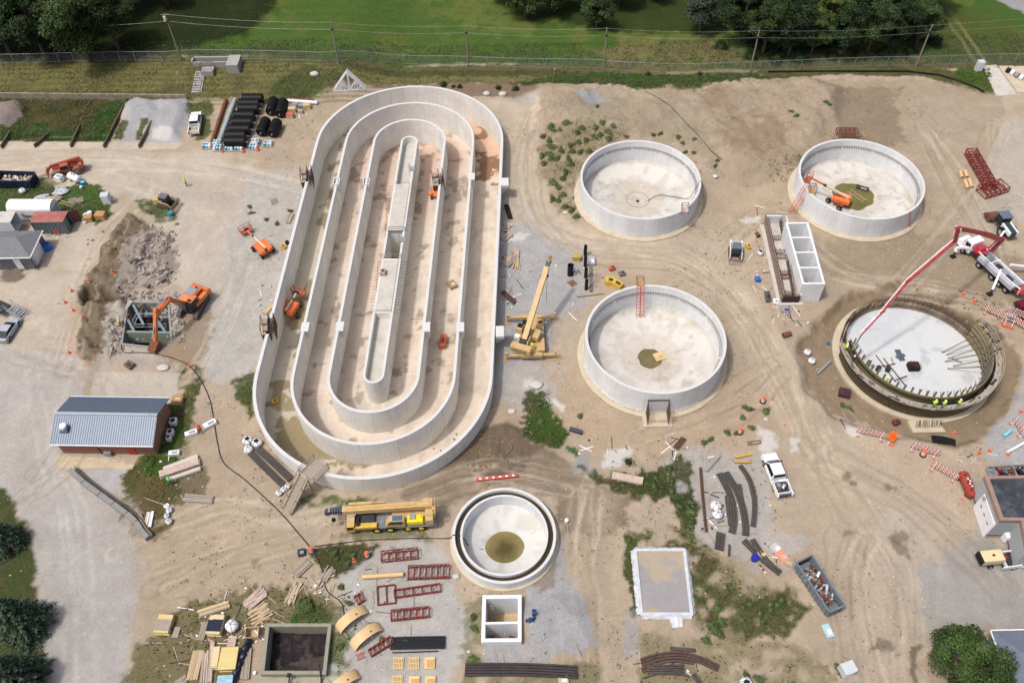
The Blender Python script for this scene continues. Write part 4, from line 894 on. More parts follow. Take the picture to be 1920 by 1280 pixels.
def broadleaf(name,label,loc,hgt=12,rad=5,mt=None,n=9000,seed=1,low=.15,leaf=.42,group=None,even=False):
 t=thing(name,label,'tree',loc,0,group);rg=np.random.RandomState(seed);q=random.Random(seed)
 zc=hgt*(.5+low/2);hh=hgt*(1-low)/2;lob=[]
 for k in range(34):
  u=rg.normal(size=3);u/=np.linalg.norm(u);r=rg.uniform(.66,.76) if even else rg.uniform(.45,.86);lob.append((np.array([u[0]*rad*r,u[1]*rad*r,zc+u[2]*hh*r]),rg.uniform(.22,.36)*rad))
 P=[];D=[];TN=[]
 for c,r in lob:
  m=int(n/34);u=rg.normal(size=(m,3));u/=np.linalg.norm(u,axis=1)[:,None];u[:,2]=np.where(u[:,2]<-.3,-u[:,2],u[:,2])
  rr=r*rg.uniform(.55,1.08,m)[:,None];p=c+u*rr*np.array([1,1,.8]);P.append(p);D.append(u+(0,0,.4));TN.append(np.full(m,rg.uniform(.62,1.5)))
 TN=np.concatenate(TN);P=np.concatenate(P);D=np.concatenate(D);ok=P[:,2]>hgt*.06;P,D,TN=P[ok],D[ok],TN[ok]
 m=MB();m.cyl((0,0,-.2),(0,0,hgt*.35),rad*.07,rad*.05,8)
 for c,r in lob[::3]:m.cyl((0,0,hgt*.3*q.uniform(.5,1)),tuple(c),rad*.03,rad*.008,5)
 m.build('trunk',BARK,t);leaves('crown',P,D,leaf,mt,t,seed,tn=TN);return t
def spruce(label,loc,hgt=9,rad=3.2,seed=1,group=None):
 t=thing('spruce_tree',label,'tree',loc,0,group);rg=np.random.RandomState(seed);P=[];D=[]
 MB().cyl((0,0,-.2),(0,0,hgt*.97),.2,.03,8).build('trunk',BARK,t);m=MB()
 for k in range(230):
  f=(k+.5)/230;z=hgt*(.04+.94*f);L=rad*(1-f)**.8*rg.uniform(.8,1.1)+.15;a=k*2.39996+rg.uniform(-.3,.3)
  e=np.array([math.cos(a)*L,math.sin(a)*L,z-.12*L]);b=np.array([0,0,z+.1*L])
  ns=int(12+30*L);s=rg.uniform(.15,1,ns)[:,None];p=b+(e-b)*s+rg.normal(0,.10,(ns,3))*(.4+1.1*s*.6)*np.array([1,1,.5])*(L*.35+.5);P.append(p);D.append(np.tile((e-b)/L*.5+(0,0,.9),(ns,1)))
  if k%4==0:m.cyl(tuple(b),tuple(b+(e-b)*.8),.03,.01,4)
 leaves('crown',np.concatenate(P),np.concatenate(D),.27,leafmat('spruce_needles',(.062,.098,.058)),t,seed,(.35,1.8));return t
def bush_mesh(name,rad,hgt,n,mt,seed,leaf=.2):
 rg=np.random.RandomState(seed);u=rg.normal(size=(n,3));u/=np.linalg.norm(u,axis=1)[:,None];u[:,2]=abs(u[:,2])
 j=1+.22*np.sin(3*np.arctan2(u[:,1],u[:,0])+seed)[:,None];p=u*rg.uniform(.3,1,(n,1))*j*np.array([rad,rad,hgt]);return leaves(name,p,u+(0,0,.5),leaf,mt,None,seed)
def flora(X,Y,Z,veg,nx,ny):
 LG=leafmat('leaves_mid_green',(.034,.056,.015));LD=leafmat('leaves_dark_green',(.019,.036,.011));LO=leafmat('leaves_grey_green',(.052,.072,.044));LY=leafmat('leaves_yellow_green',(.085,.115,.026))
 GW='trees beyond the north fence'
 big=broadleaf('broadleaf_tree','biggest leafy tree overhanging the fence at upper left',G(170,116),15.5,6.6,LG,16000,3,group=GW)
 A=broadleaf('broadleaf_tree','deep green tree at the far upper left corner of the view',G(20,100),13,5.5,LD,11000,5,group=GW)
 B=broadleaf('broadleaf_tree','tall mid green tree just right of the biggest tree at upper left',G(222,92),14,5.2,LG,11000,8,group=GW)
 again(A,'leafy tree crowding the left side of the biggest tree',G(85,104),1.1,1.1)
 again(B,'tree behind the biggest upper left tree, cut by the top edge',G(130,60),2.1,1.1);again(A,'dark tree behind the upper left corner tree',G(50,50),.5,1.1);again(A,'dark tree at the left frame edge above the fence',G(-30,90),2.5,1.15)
 again(B,'small tree whose lower leaves hang in at the top edge by the first utility pole',G(316,12),1.9,.62);again(A,'shaded tree between the big upper left trees and the top edge',G(210,30),3.0,.9)
 again(B,'tree filling the gap behind the biggest upper left tree',G(170,50),4.0,1.1);again(A,'dark tree at the left edge behind the corner tree',G(0,40),1.0,1.2);again(A,'shaded tree at the top edge above the corner tree',G(90,0),5.0,1.1);again(A,'dark tree at the top edge left of the first utility pole',G(262,2),1.0,.9);again(B,'dark tree at the top edge right of the first utility pole',G(395,-22),2.0,.8)
 Cc=broadleaf('broadleaf_tree','first tree of the upper middle row, drooping over the mown field',G(985,34),9,4.4,LG,8000,11,group=GW)
 for i,(x,y,s,l) in enumerate(((945,4,.8,'small leafy tree at the left end of the upper middle row'),(1040,22,.95,'second tree of the upper middle row beside brown bare soil'),(1118,52,.8,'slim tree of the upper middle row standing closest to the fence'),(1085,10,1.1,'rounded tree at the top edge behind the slim one'),(1160,12,.9,'leafy tree at the top edge right of the slim tree'))):
  again(Cc,l,G(x,y),i*1.3,s)
 broadleaf('broadleaf_tree','grey green round tree at the left edge of the dense wood',G(1312,58),8.5,4.4,LO,8000,15,group=GW)
 again(Cc,'small tree half cut by the top edge left of the grey green one',G(1225,0),2,.8)
 Y_=broadleaf('broadleaf_tree','bright yellow green tree standing out in the dense wood',G(1545,78),11.5,3.7,LY,9000,19,group=GW)
 spots=[(1385,78,.95,0),(1430,100,.9,1),(1478,104,.85,0),(1520,103,.65,1),(1580,103,.8,0),(1625,100,.85,1),(1672,95,.8,0),(1716,88,.75,1),(1405,40,1,1),(1460,55,1,0),(1500,45,1,1),(1600,55,1,0),(1650,50,1,1),(1700,48,.9,0),(1440,5,1,0),(1510,0,1,1),(1570,10,1,0),(1640,0,1.05,1),(1700,5,1,0),(1745,20,.8,1),(1370,10,.9,1)]
 words=['front','front','front','front','front','front','front','front','second row','second row','second row','second row','second row','second row','back','back','back','back','back','back','back']
 for i,(x,y,s,k) in enumerate(spots):
  w=words[i];nth=('first','second','third','fourth','fifth','sixth','seventh','eighth')[[j for j in range(len(words)) if words[j]==w].index(i)]
  again((A,B)[k],'%s tree from the left in the %s of the dense wood'%(nth,w),G(x,y),i*1.7,s*.98)
 sh=bush_mesh('crown',1.6,1.5,700,LD,4,.35);t0=thing('woodland_shrub','low shrub at the wood edge near the grey green tree','shrub',G(1352,88),0,'shrubs along the wood edge');sh.parent=t0
 for i,(x,y) in enumerate(((1408,108),(1455,114),(1500,112),(1560,108),(1612,107),(1660,103),(1705,97),(1750,82))):again(t0,'low shrub along the wood edge, number %s from its left end'%('one two three four five six seven eight'.split()[i]),G(x,y),i*1.1,1+.15*(i%3))
 s1=spruce('blue green spruce beside the paved road, upper of the two full ones',G(52,1176),8.2,3.1,2,'spruces beside the road');
 again(s1,'blue green spruce in the bottom left corner beside the road',G(45,1284),2.0,1.05);again(s1,'spruce cut off by the left frame edge north of the others',G(12,1022),1.0,.8)
 broadleaf('maple_tree','round deep green tree beside the grey roof in the bottom right corner',G(1797,1262),6.4,4.3,leafmat('leaves_maple',(.040,.070,.017)),15000,33,low=.05,leaf=.30,even=True)
 b0=bush_mesh('foliage',.9,1.0,320,LD,6,.26);t0=thing('bush','dark bush beside the top of the oval tank, leftmost of three','bush',G(832,160),0,'bushes at the north edge');b0.parent=t0
 for i,(x,y,s,l) in enumerate(((850,163,.6,'small bush in the middle of three by the oval tank top'),(862,164,.7,'bush rightmost of three by the oval tank top'),(935,166,.8,'round bush beside pale boulders north of the dirt yard'),(967,168,.9,'bush by the lone short post in the lush strip'),(1178,866,.7,'bright round bush beside the white spill near the plank stack'),(1215,140,.6,'bush at the fence above the lush strip'),(1312,140,.7,'bush against the fence by the third concrete pole base'))):again(t0,l,G(x,y),i,s)
 r0=random.Random(61)
 w0=bush_mesh('foliage',.8,.6,420,leafmat('weed_leaves',(.095,.135,.045)),9,.2);t0=thing('weed_clump','green weed clump on the dirt slope north west of the round tanks','weed',G(1034,229),0,'weed clumps on the dirt');w0.parent=t0
 wc=[(310,35),(640,50),(740,75),(180,115),(450,80),(575,85),(695,110),(410,140),(90,180),(150,220),(175,275),(415,235),(490,215),(560,180),(620,150),(700,200),(260,310),(345,265),(360,320),(80,360),(150,345),(165,390),(225,380),(330,385),(100,430),(350,440),(300,510),(275,570),(520,320),(435,325),(190,605),(235,650),(275,720),(175,755),(228,770),(300,830),(360,860),(400,920),(1110,155),(1175,150),(1340,170),(1380,230),(1490,200),(1680,450),(1700,400),(860,175),(1400,325),(1480,330)]
 pts=[(1000+x/4.922,220+y/4.922) for x,y in wc]+[(1397,764),(1407,768),(1437,771),(1393,783),(1410,802),(1332,824),(1320,830),(1364,811),(1383,812),(1548,192),(1555,196),(1484,210),(1494,217),(1512,146),(468,388),(472,400),(500,412),(520,420),(545,396),(760,1200),(888,1156),(890,1178),(886,1236),(640,1212),(480,1150),(655,1130),(640,1100),(1180,1010),(1300,1120),(1570,1250),(1578,1262),(1400,1266),(1425,1272),(700,1180),(716,1200),(1592,766),(1580,760),(1088,780),(1050,240),(1120,200)]
 for i,(x,y) in enumerate(pts):
  c=again(t0,'green weed clump on the dirt slope north west of the round tanks' if i<38 else 'lone green weed clump growing from bare ground in the yard',G(x,y),i*.9,((1.5-.8*((i*37)%10)/10)*(1 if i<38 else.7),(1.1-.5*((i*53)%10)/10)*(1 if i<38 else.7),(.7+.5*((i*71)%10)/10)*(1 if i<38 else.7)))
 for i in range(46):
  q=((1400,1150,45,22),(1440,1130,30,20),(1240,900,30,20),(1290,960,10,30),(1015,780,12,25),(640,1045,25,12),(580,1135,25,8),(300,800,15,40),(1350,1180,30,15))[i%9];s=r0.uniform(.6,1.25)
  again(t0,'leafy green weed bush growing inside an overgrown patch',G(r0.gauss(q[0],q[2]*.7),r0.gauss(q[1],q[3]*.7)),i*.7,(s,s*.8,s*.9))
 rg=np.random.RandomState(44);X2,Y2,Z2,v2=X,Y,Z,veg;vis=(Y2>26)&(Y2<152)&(abs(X2)<30+.55*Y2)
 w=np.where(vis,np.clip(v2-.25,0,1)**1.3,0)*(.25+.75*(fbm(X2,Y2,2.2,71)>-.02));w/=w.sum();ids=rg.choice(len(X2),42000,p=w)
 P=np.stack([X2[ids]+rg.uniform(-.15,.15,len(ids)),Y2[ids]+rg.uniform(-.15,.15,len(ids)),Z2[ids]+rg.uniform(.02,.28,len(ids))],1)
 bay=sdf(P[:,0],P[:,1],P0g([(0,190),(238,190),(203,264),(0,264)]))<0
 P[bay,2]+=rg.uniform(0,.35,bay.sum())
 o=leaves('weeds_ground_cover',P,np.tile([0,0,1.0],(len(P),1)),.26,leafmat('ground_cover_leaves',(.066,.082,.034)),None,6,(.45,1.5));tag(o,'low weeds and grass tufts overgrowing parts of the yard','weeds',kind='stuff')
 ids=rg.choice(len(X2),2600,p=(lambda q:q/q.sum())(np.where(vis&(Y2<138)&(v2<.3)&(X2>-42),sst(.08,.4,fbm(X2,Y2,7,505)+.5*fbm(X2,Y2,1.5,71)),0)))
 ok=[i for i in ids if Z2[i]>-.4 and math.hypot(X2[i]-TD[0],Y2[i]-TD[1])>11];P=np.stack([X2[ok],Y2[ok],Z2[ok]+.06],1);P=np.repeat(P,3,0)+rg.normal(0,.12,(3*len(ok),3))*(1,1,.3)
 o=leaves('sprouting_weeds',P,np.tile([0,0,1.0],(len(P),1)),.17,leafmat('ground_cover_leaves',(.1,.1,.1)),None,9,(.5,1.4));tag(o,'tiny weeds sprouting through the bare dirt','weeds',kind='stuff')
 m=MB();r2=random.Random(8);tot=0
 while tot<1800:
  x=r2.uniform(-75,80);y=r2.uniform(30,136);
  if vn([x],[y],9,5)[0]<-.1:continue
  if math.hypot(max(0,abs(x+18)-17),0)==0 and 50<y<136:continue
  if any(math.hypot(x-c[0],y-c[1])<c[2]+.5 for c in TANKS.values()) or math.hypot(x-TD[0],y-TD[1])<11:continue
  s=r2.uniform(.04,.10);m.blob(x,y,hz(x,y)+s*.3,s*1.3,s,s*.6,5,.3,r2);tot+=1
 tag(m.build('loose_stones',mat('pale_stone',C(206,200,190),.9,.2,3)),'small pale stones scattered over the dirt','stones',kind='stuff')
 dm=[MB(),MB(),MB(),MB()];spots_=[(1430,480,22,60,90),(1480,590,30,14,60),(955,450,10,60,60),(960,560,14,30,40),(1100,520,30,40,40),(440,1180,80,50,150),(600,1100,40,40,60),(690,1130,60,60,60),(1350,960,40,60,70),(1440,1050,30,25,40),(130,390,40,20,40),(500,930,30,20,30),(330,900,30,40,40),(1250,1245,50,25,40),(560,210,25,12,20),(110,440,20,8,20),(500,560,20,30,30),(600,520,0,0,0),(1260,840,40,20,40),(940,1150,0,0,0),(1830,860,40,15,20),(1640,790,60,20,30),(1130,840,50,20,30)]
 for(sx_,sy_,ax_,ay_,n_) in spots_:
  for k in range(n_):
   if k%5>2:continue
   x,y,z=G(r2.gauss(sx_,ax_*.6),r2.gauss(sy_,ay_*.6))
   if z<-1 or sdf(np.array([x]),np.array([y]),BASIN)[0]<.4 or sdf(np.array([x]),np.array([y]),BOX2)[0]<.4 or math.hypot(x+1.44,y-46)<6.6 or math.hypot(max(0,abs(x+17.5)-16),0)==0 and 52<y<136:continue
   q=r2.random();a=r2.uniform(0,3.14);dm[k%4].box(x,y,z+.005+.0005*k,r2.uniform(.1,.3) if q<.6 else r2.uniform(.5,2.2),r2.uniform(.05,.12) if q>.6 else r2.uniform(.1,.3),r2.uniform(.03,.1),a)
 for q,mm,l in zip(dm,(WOODG,PINK,DARK,WHT),('grey wood scraps littering the work areas','pinkish board offcuts littering the work areas','dark scraps littering the work areas','white litter scraps around the work areas')):tag(q.build('debris',mm),l,'debris',kind='stuff')
 m=MB();m2=MB()
 for i in range(1500):
  x,y=r2.choice([(r2.gauss(285,22),r2.gauss(505,22)),(r2.gauss(292,22),r2.gauss(455,20)),(r2.uniform(225,335),r2.uniform(548,566)),(r2.uniform(318,345),r2.uniform(560,640)),(r2.uniform(205,232),r2.uniform(600,665))])
  gx,gy,gz=G(x,y);s=abs(r2.gauss(0,.20))+.05
  if sdf(np.array([gx]),np.array([gy]),BSW)[0]<.3:continue
  (m if i%3 else m2).box(gx,gy,gz-.08,s*1.7,s*1.2,s*.38+.03,r2.uniform(0,3),(r2.uniform(.6,1),r2.uniform(.6,1)))
 tag(m.build('rubble',mat('grey_rubble',C(166,158,148),.9,.35,1.5)),'heap of broken grey concrete rubble above the demolition pit','rubble',kind='stuff');tag(m2.build('rubble',mat('dark_rubble',C(120,110,100),.9,.3,1.5)),'darker broken slab pieces mixed in the rubble heap','rubble',kind='stuff')
 m=MB()
 for i in range(500):
  x,y=r2.choice([(r2.uniform(160,270),r2.uniform(430,660)),(r2.gauss(915,30),r2.gauss(840,20)),(r2.uniform(1700,1880),r2.uniform(545,640)),(r2.uniform(1440,1520),r2.uniform(290,340))]);gx,gy,gz=G(x,y);s=r2.uniform(.08,.3);m.blob(gx,gy,gz,s,s,s*.5,5,.4,r2)
 tag(m.build('dirt_clods',mat('brown_clods',C(128,110,86),.95,.25,1)),'brown dirt clods on the stockpile and mud','dirt',kind='stuff')
 # ================================================================ fence, poles, bays
def boundary():
 pl=[(-60,120),(0,119),(84,117.5),(226,114),(312,114),(370,110),(467,111),(605,115),(755,120),(857,122),(968,126),(1110,128),(1170,133),(1240,136),(1310,136),(1424,132),(1500,129),(1570,126),(1632,124),(1748,122),(1872,118),(1990,117)]
 W_=[G(*p) for p in pl];t=thing('chain_link_fence','long galvanised chain link fence between the mown field and the site','fence')
 pts=[];
 for a,b in zip(W_,W_[1:]):
  L=math.hypot(b[0]-a[0],b[1]-a[1]);n=max(1,round(L/3.1))
  for k in range(n):f=k/n;x=a[0]+(b[0]-a[0])*f;y=a[1]+(b[1]-a[1])*f;pts.append((x,y,hz(x,y)))
 pts.append(W_[-1])
 for p in pts:MB().cyl((p[0],p[1],p[2]-.1),(p[0]+.02,p[1],p[2]+1.95),.045,n=6).build('post',STEEL,t)
 m=MB();m.tube([(p[0],p[1],p[2]+1.92) for p in pts],.035,5);m.build('top_rail',STEEL,t);MB().tube([(p[0],p[1],p[2]+.1) for p in pts],.02,4).build('bottom_wire',STEEL,t)
 m_,nt,b=nodes('chain_link_mesh');tc=N(nt,'ShaderNodeTexCoord');s=N(nt,'ShaderNodeSeparateXYZ');nt.links.new(tc.outputs['Object'],s.inputs[0])
 e=None
 for sg in(1,-1):
  q=math_(nt,'FRACT',math_(nt,'MULTIPLY',math_(nt,'ADD',s.outputs[0],math_(nt,'MULTIPLY',s.outputs[2],sg)),9.0));q=math_(nt,'LESS_THAN',q,.05);e=q if e is None else math_(nt,'MAXIMUM',e,q)
 nt.links.new(e,b.inputs['Alpha']);b.inputs['Base Color'].default_value=(.3,.32,.33,1)
 m=MB();n=len(pts);m.add([(p[0],p[1]-.05,p[2]+.1) for p in pts]+[(p[0],p[1]-.05,p[2]+1.9) for p in pts],[(k,k+1,n+k+1,n+k) for k in range(n-1)]);m.build('wire_mesh',m_,t)
 base=[((340,113),(315,45)),((635,120),(621,45)),((878,125),(874,47)),((1132,130),(1136,53)),((1406,135),(1423,55)),((1717,125),(1745,46))]
 lab=['wooden utility pole with a silver transformer beside the big trees','wooden utility pole above the white roof trusses','wooden utility pole behind the top of the oval tank','wooden utility pole in front of the slim tree','leaning pale utility pole left of the dense wood','leaning pale utility pole right of the dense wood']
 PM=mat('weathered_pole',C(150,140,128),.9,.15,1);tops=[]
 for i,(b_,tp) in enumerate(base):
  x,y,z=G(*b_);hh=8.7 if i else 9.6;t=thing('utility_pole',lab[i],'utility pole',(x,y,z),0,'utility poles along the fence');MB().cyl((0,0,-.2),(0,0,hh),.17,.11,8).build('pole',PM,t)
  MB().cyl((0,0,hh-1.7),(0,0,hh-1.3),.2,n=8).build('bracket',DARK,t)
  if i==0:
   MB().cyl((-.35,.1,hh-1.5),(-.35,.1,hh-.6),.27).build('transformer',mat('silver',(.6,.62,.65),.3,.1,2),t);MB().beam((-.8,0,hh-.2),(.8,0,hh-.2),.12,.12).build('crossarm',PM,t)
  tops.append((x,y,z+hh))
 def wire(a,b,sag,lab_,dz=0,nm='overhead_wire'):
  q=[(a[0]+(b[0]-a[0])*k/16,a[1]+(b[1]-a[1])*k/16,a[2]+dz+(b[2]-a[2])*k/16-sag*4*(k/16)*(1-k/16)) for k in range(17)];tag(MB().tube(q,.014,4).build(nm,STEEL),lab_,'wire','overhead wires')
 ends=tops+[(135,148,9)]
 nm=['first','second','third','fourth','fifth','sixth']
 for i in range(0,6):
  for dz,w in((-.1,'upper'),(-1.5,'lower')):wire(ends[i],ends[i+1],.5,'%s overhead wire running east from the %s utility pole'%(w,nm[i]),dz)
 wire((-130,150,9),tops[0],1.0,'overhead wire reaching the first utility pole from the left edge',-1.5)
 x,y,z=G(356,200);t=thing('bent_light_pole','thin leaning grey pole at the corner of the gravel bays','pole',(x,y,z));MB().cyl((0,0,-.1),(-.3,.1,6.6),.09,.06,8).build('pole',PM,t);MB().cyl((-.3,.1,6.55),(-.35,.9,6.9),.04,n=6).build('arm',STEEL,t)
 x,y,z=G(1036,154);t=thing('short_post','short pale post with a small box in the lush strip','post',(x,y,z));MB().cyl((0,0,0),(.3,0,2.6),.05,n=6).build('post',STEEL,t);MB().box(.3,0,2.5,.35,.25,.4).build('box',GREYP,t)
 WM=mat('weathered_bay_wall',C(168,156,136),.9,.25,1.2,dirt=C(96,84,66),dirtamt=.6)
 def low_wall(a,b,h,w,lab_,nm='low_wall',mt=WM,grp=None,seg=10):
  p,q=G(*a),G(*b);t_=MB()
  for k in range(seg):
   f0,f1=k/seg,(k+1)/seg;A_=(p[0]+(q[0]-p[0])*f0,p[1]+(q[1]-p[1])*f0);B_=(p[0]+(q[0]-p[0])*f1,p[1]+(q[1]-p[1])*f1);za=hz(*A_)*0+min(p[2],q[2]);t_.beam((*A_,za+h/2-.2),(*B_,za+h/2-.2),w,h+.4)
  return tag(t_.build(nm,mt),lab_,'wall',grp)
 low_wall((-40,183),(352,186),1.1,.25,'low concrete wall at the foot of the mown bank behind the bays')
 for a,b,l in(((238,190),(196,278),'dark timber divider between the green vines and the gravel bay'),((300,192),(262,278),'concrete divider between the two grey gravel bays'),((152,238),(134,277),'short broken divider under the vines'),((92,255),(66,277),'short leaning divider between weedy bays'),((22,250),(4,279),'short divider by the heap of grey rubble')):low_wall(a,b,.7,.22,l,'bay_divider',mat('dark_timber',C(104,92,74),.9,.3,1),'dividers between the storage bays')
 x,y,z=G(410,132)
 t=thing('valve_vault','L shaped grey concrete vault at the fence with a stair beside it','vault',(x,y,z),-.02);V=mat('grey_vault_concrete',C(172,170,166),.9,.12,1)
 MB().box(3.0,.9,-1,2.2,3.4,2.6).build('main_box',V,t);m=MB();m.box(-1.6,2.2,-1,7.0,.35,2.5);m.box(-1.6,1.0,-1,7,.3,2.2);m.box(-4.95,1.6,-1,.3,1.5,2.5);m.build('channel_wall',V,t);MB().box(-1.8,-.6,-1,2.2,1.6,1.7).build('platform',V,t)
 m=MB()
 for dx in(-2.9,-.7):
  for dy in(-1.4,.1):m.beam((dx,dy,.7),(dx,dy,1.8),.05,.05)
 for zz in(1.2,1.8):m.beam((-2.9,-1.4,zz),(-.7,-1.4,zz),.05,.05);m.beam((-2.9,-1.4,zz),(-2.9,.1,zz),.05,.05)
 m.beam((-2.9,.1,1.8),(-.7,.1,1.8),.05,.05);m.build('handrail',DARK,t)
 t=thing('bank_steps','flight of old concrete steps climbing the dry grass bank','steps',(0,0,0));p,q=G(367,173),G(374,136);
 for k in range(9):
  f=k/8;sx,sy=p[0]+(q[0]-p[0])*f,p[1]+(q[1]-p[1])*f;MB().box(sx,sy,hz(sx,sy)-.3,1.5,.5,.48).build('step',V,t)
 m=MB();m.beam((p[0]+1.0,p[1],hz(p[0]+1,p[1])+.05),(q[0]+1.0,q[1],hz(q[0]+1,q[1])+.1),.2,.3);m.build('side_kerb',V,t)
 # ================================================================ buildings
def shingle(key,rgb):
 if key in _M:return _M[key]
 m=mat(key,rgb,.9,.12,2.0,dirt=tuple(v*1.35 for v in rgb),dirtamt=.5);return m
def buildings():
 t=thing('brick_building','long brick building with a ribbed blue grey metal gable roof','building',(-52.35,62.55,0),R(-2.6))
 m_,nt,b=nodes('red_brick');tc=N(nt,'ShaderNodeTexCoord');mp=N(nt,'ShaderNodeMapping');mp.inputs['Rotation'].default_value=(R(90),0,0);nt.links.new(tc.outputs['Object'],mp.inputs[0]);br=N(nt,'ShaderNodeTexBrick',Scale=4.5);br.inputs['Color1'].default_value=(*C(168,120,102),1);br.inputs['Color2'].default_value=(*C(146,98,82),1);br.inputs['Mortar'].default_value=(*C(170,150,135),1);br.inputs['Mortar Size'].default_value=.012;nt.links.new(mp.outputs[0],br.inputs[0]);nt.links.new(br.outputs[0],b.inputs['Base Color']);b.inputs['Roughness'].default_value=.9
 L,Wd,e,rg=12.4,6.6,2.95,4.35
 MB().extr([(-Wd/2,-.1),(Wd/2,-.1),(Wd/2,e),(0,rg-.12),(-Wd/2,e)],-L/2,L/2).build('wall',m_,t).rotation_euler=(0,0,R(90))
 RM=mat('ribbed_metal_roof',C(118,130,148),.4,.06,.6,metal=.1);oh=.42
 for s in(-1,1):
  f=MB();y0,y1=0,s*(Wd/2+oh);z1=rg-(rg-e)*(Wd/2+oh)/(Wd/2);v=[(-L/2-.45,y0,rg),(L/2+.45,y0,rg),(L/2+.45,y1,z1),(-L/2-.45,y1,z1)]
  f.add(v+[(x,y,z-.09) for x,y,z in v],[(0,1,2,3) if s>0 else(3,2,1,0),(4,5,6,7),(0,4,5,1),(1,5,6,2),(2,6,7,3),(3,7,4,0)])
  k=-L/2-.4
  while k<L/2+.45:f.beam((k,y0,rg+.03),(k,y1,z1+.03),.07,.07);k+=.305
  f.build('roof',RM,t)
  MB().beam((-L/2-.45,y1+s*.06,z1-.06),(L/2+.45,y1+s*.06,z1-.06),.12,.14).build('gutter',WHT,t)
 MB().beam((-L/2-.45,0,rg+.05),(L/2+.45,0,rg+.05),.4,.06).build('ridge_cap',mat('ridge_metal',C(176,184,195),.4,.05,1),t)
 v=thing('roof_vent',None,None,(-5.0,-1.9,3.5));v.parent=t;MB().box(0,0,-.2,1.0,1.0,.5).build('kerb',RM,v);MB().cyl((0,0,.3),(0,0,.75),.33).cyl((0,0,.75),(0,0,.95),.5,.42).build('cowl',WHT,v)
 d=MB().box(3.1,-Wd/2-.02,0,1.0,.1,2.1).build('door',mat('red_door',C(176,72,48),.5,.1,2),t);MB().box(3.45,-Wd/2-.09,1.0,.08,.05,.12).build('handle',STEEL,d)
 MB().box(-.1,-Wd/2-.25,.2,.9,.4,.6).build('meter_box',GREYP,t);MB().cyl((-1.1,-Wd/2-.06,.1),(-1.1,-Wd/2-.06,2.6),.05).build('downpipe',DARK,t)
 m=MB();m.cyl((L/2+.1,1.2,0),(L/2+.1,1.2,4.6),.04,n=6);m.cyl((L/2-.5,-.1,4.3),(L/2-.5,-.1,5.3),.03,n=5);m.cyl((L/2-1.2,1.9,3.6),(L/2-1.2,1.9,4.3),.03,n=5);m.build('conduit_mast',STEEL,t)
 for i,(y,s_) in enumerate(((1.4,.9),(-.3,.8),(-1.2,.6))):
  a=thing('air_unit','outdoor air conditioning unit at the brick gable, %s'%('with a round fan, northernmost','middle one','small southern one')[i],'air unit',(-52.35+7.1,62.4+y,hz(-45.2,62.4+y)));MB().box(0,0,0,s_,s_,.75).build('case',WHT,a,bev=.03);MB().cyl((0,0,.75),(0,0,.8),s_*.36).build('fan_grille',DARK,a)
 z=2.7;c=[G0(*q,z) for q in((54,483),(80,432))];t=thing('grey_house','low grey house with a weathered shingle hip roof at the left edge','building',(0,0,0));y0,y1=c[0][1],c[1][1];xe=(c[0][0]+c[1][0])/2+.1;xw=xe-16
 SM=shingle('grey_shingles',C(128,130,134));zr=4.2;ym=(y0+y1)/2;hx=(y1-y0)*.42
 v=[(xw,y0,z),(xe,y0,z),(xe,y1,z),(xw,y1,z),(xw+hx,ym,zr),(xe-hx,ym,zr)];MB().add(v,[(0,1,5,4),(1,2,5),(2,3,4,5),(3,0,4),(3,2,1,0)]).build('roof',SM,t)
 HM=mat('grey_siding',C(120,120,126),.8,.08,1,grain=(8,8,.4));MB().box((xw+xe)/2,ym,-.1,16-.7,y1-y0-.7,z).build('wall',HM,t);m=MB();m.beam((xw,y0-.04,z-.02),(xe,y0-.04,z-.02),.12,.16);m.beam((xe+.04,y0,z-.02),(xe+.04,y1,z-.02),.12,.16);m.build('gutter',WHT,t)
 d=MB().box(xe-2.6,y0+.32,0,1.0,.1,2.1).build('door',WHT,t);MB().box(xe-2.25,y0+.25,1.0,.08,.06,.12).build('handle',STEEL,d)
 w=MB().box(xe-6.3,y0+.32,1.0,1.8,.1,1.1).build('window',WHT,t);MB().box(xe-6.7,y0+.25,1.1,.7,.06,.9).box(xe-5.9,y0+.25,1.1,.7,.06,.9).build('pane',GLASS,w)
 MB().box(xe-.32,y0+2.6,0,.1,2.9,2.3).build('garage_door',WHT,t)
 x,y,zz=G(63,500);t=thing('portable_toilet','pale grey portable toilet at the corner of the grey house','toilet',(x,y+.5,zz),.05);MB().box(0,0,0,1.2,1.2,2.1).build('cabin',mat('pale_grey_plastic',C(196,202,206),.5,.06,2),t,bev=.05);MB().extr([(-.62,2.1),(.62,2.1),(.5,2.28),(0,2.36),(-.5,2.28)],-.62,.62).build('roof',WHT,t);d=MB().box(0,-.61,.1,.8,.05,1.85).build('door',mat('toilet_door',C(180,188,194),.5,.05,2),t);MB().box(.3,-.65,1.0,.06,.04,.14).build('handle',DARK,d)
 z=2.6;a,b,c_=G0(55.5,417,z),G0(118,416,z),G0(128,398.5,z);rz=math.atan2(b[1]-a[1],b[0]-a[0]);L=math.hypot(b[0]-a[0],b[1]-a[1]);Wd=2.44
 t=thing('shipping_container','grey green shipping container with a faded red roof and one open door','container',(*a,0),rz);CG=mat('container_grey',C(112,124,128),.6,.15,1.5,dirt=C(150,130,110),dirtamt=.3)
 m=MB();n=int(L/.28);pr=[]
 for s,yy in((1,0),(-1,Wd)):
  vs=[]
  for k in range(n*2+1):x=L*k/(n*2);o_=(.0 if(k//1)%4 in(0,1) else.07)*s;vs+=[(x,yy+o_,.12),(x,yy+o_,z-.08)]
  m.add(vs,[(2*k,2*k+2,2*k+3,2*k+1) for k in range(n*2)])
 for zz in(.06,z-.06):
  for yy in(0,Wd):m.beam((0,yy,zz),(L,yy,zz),.12,.12)
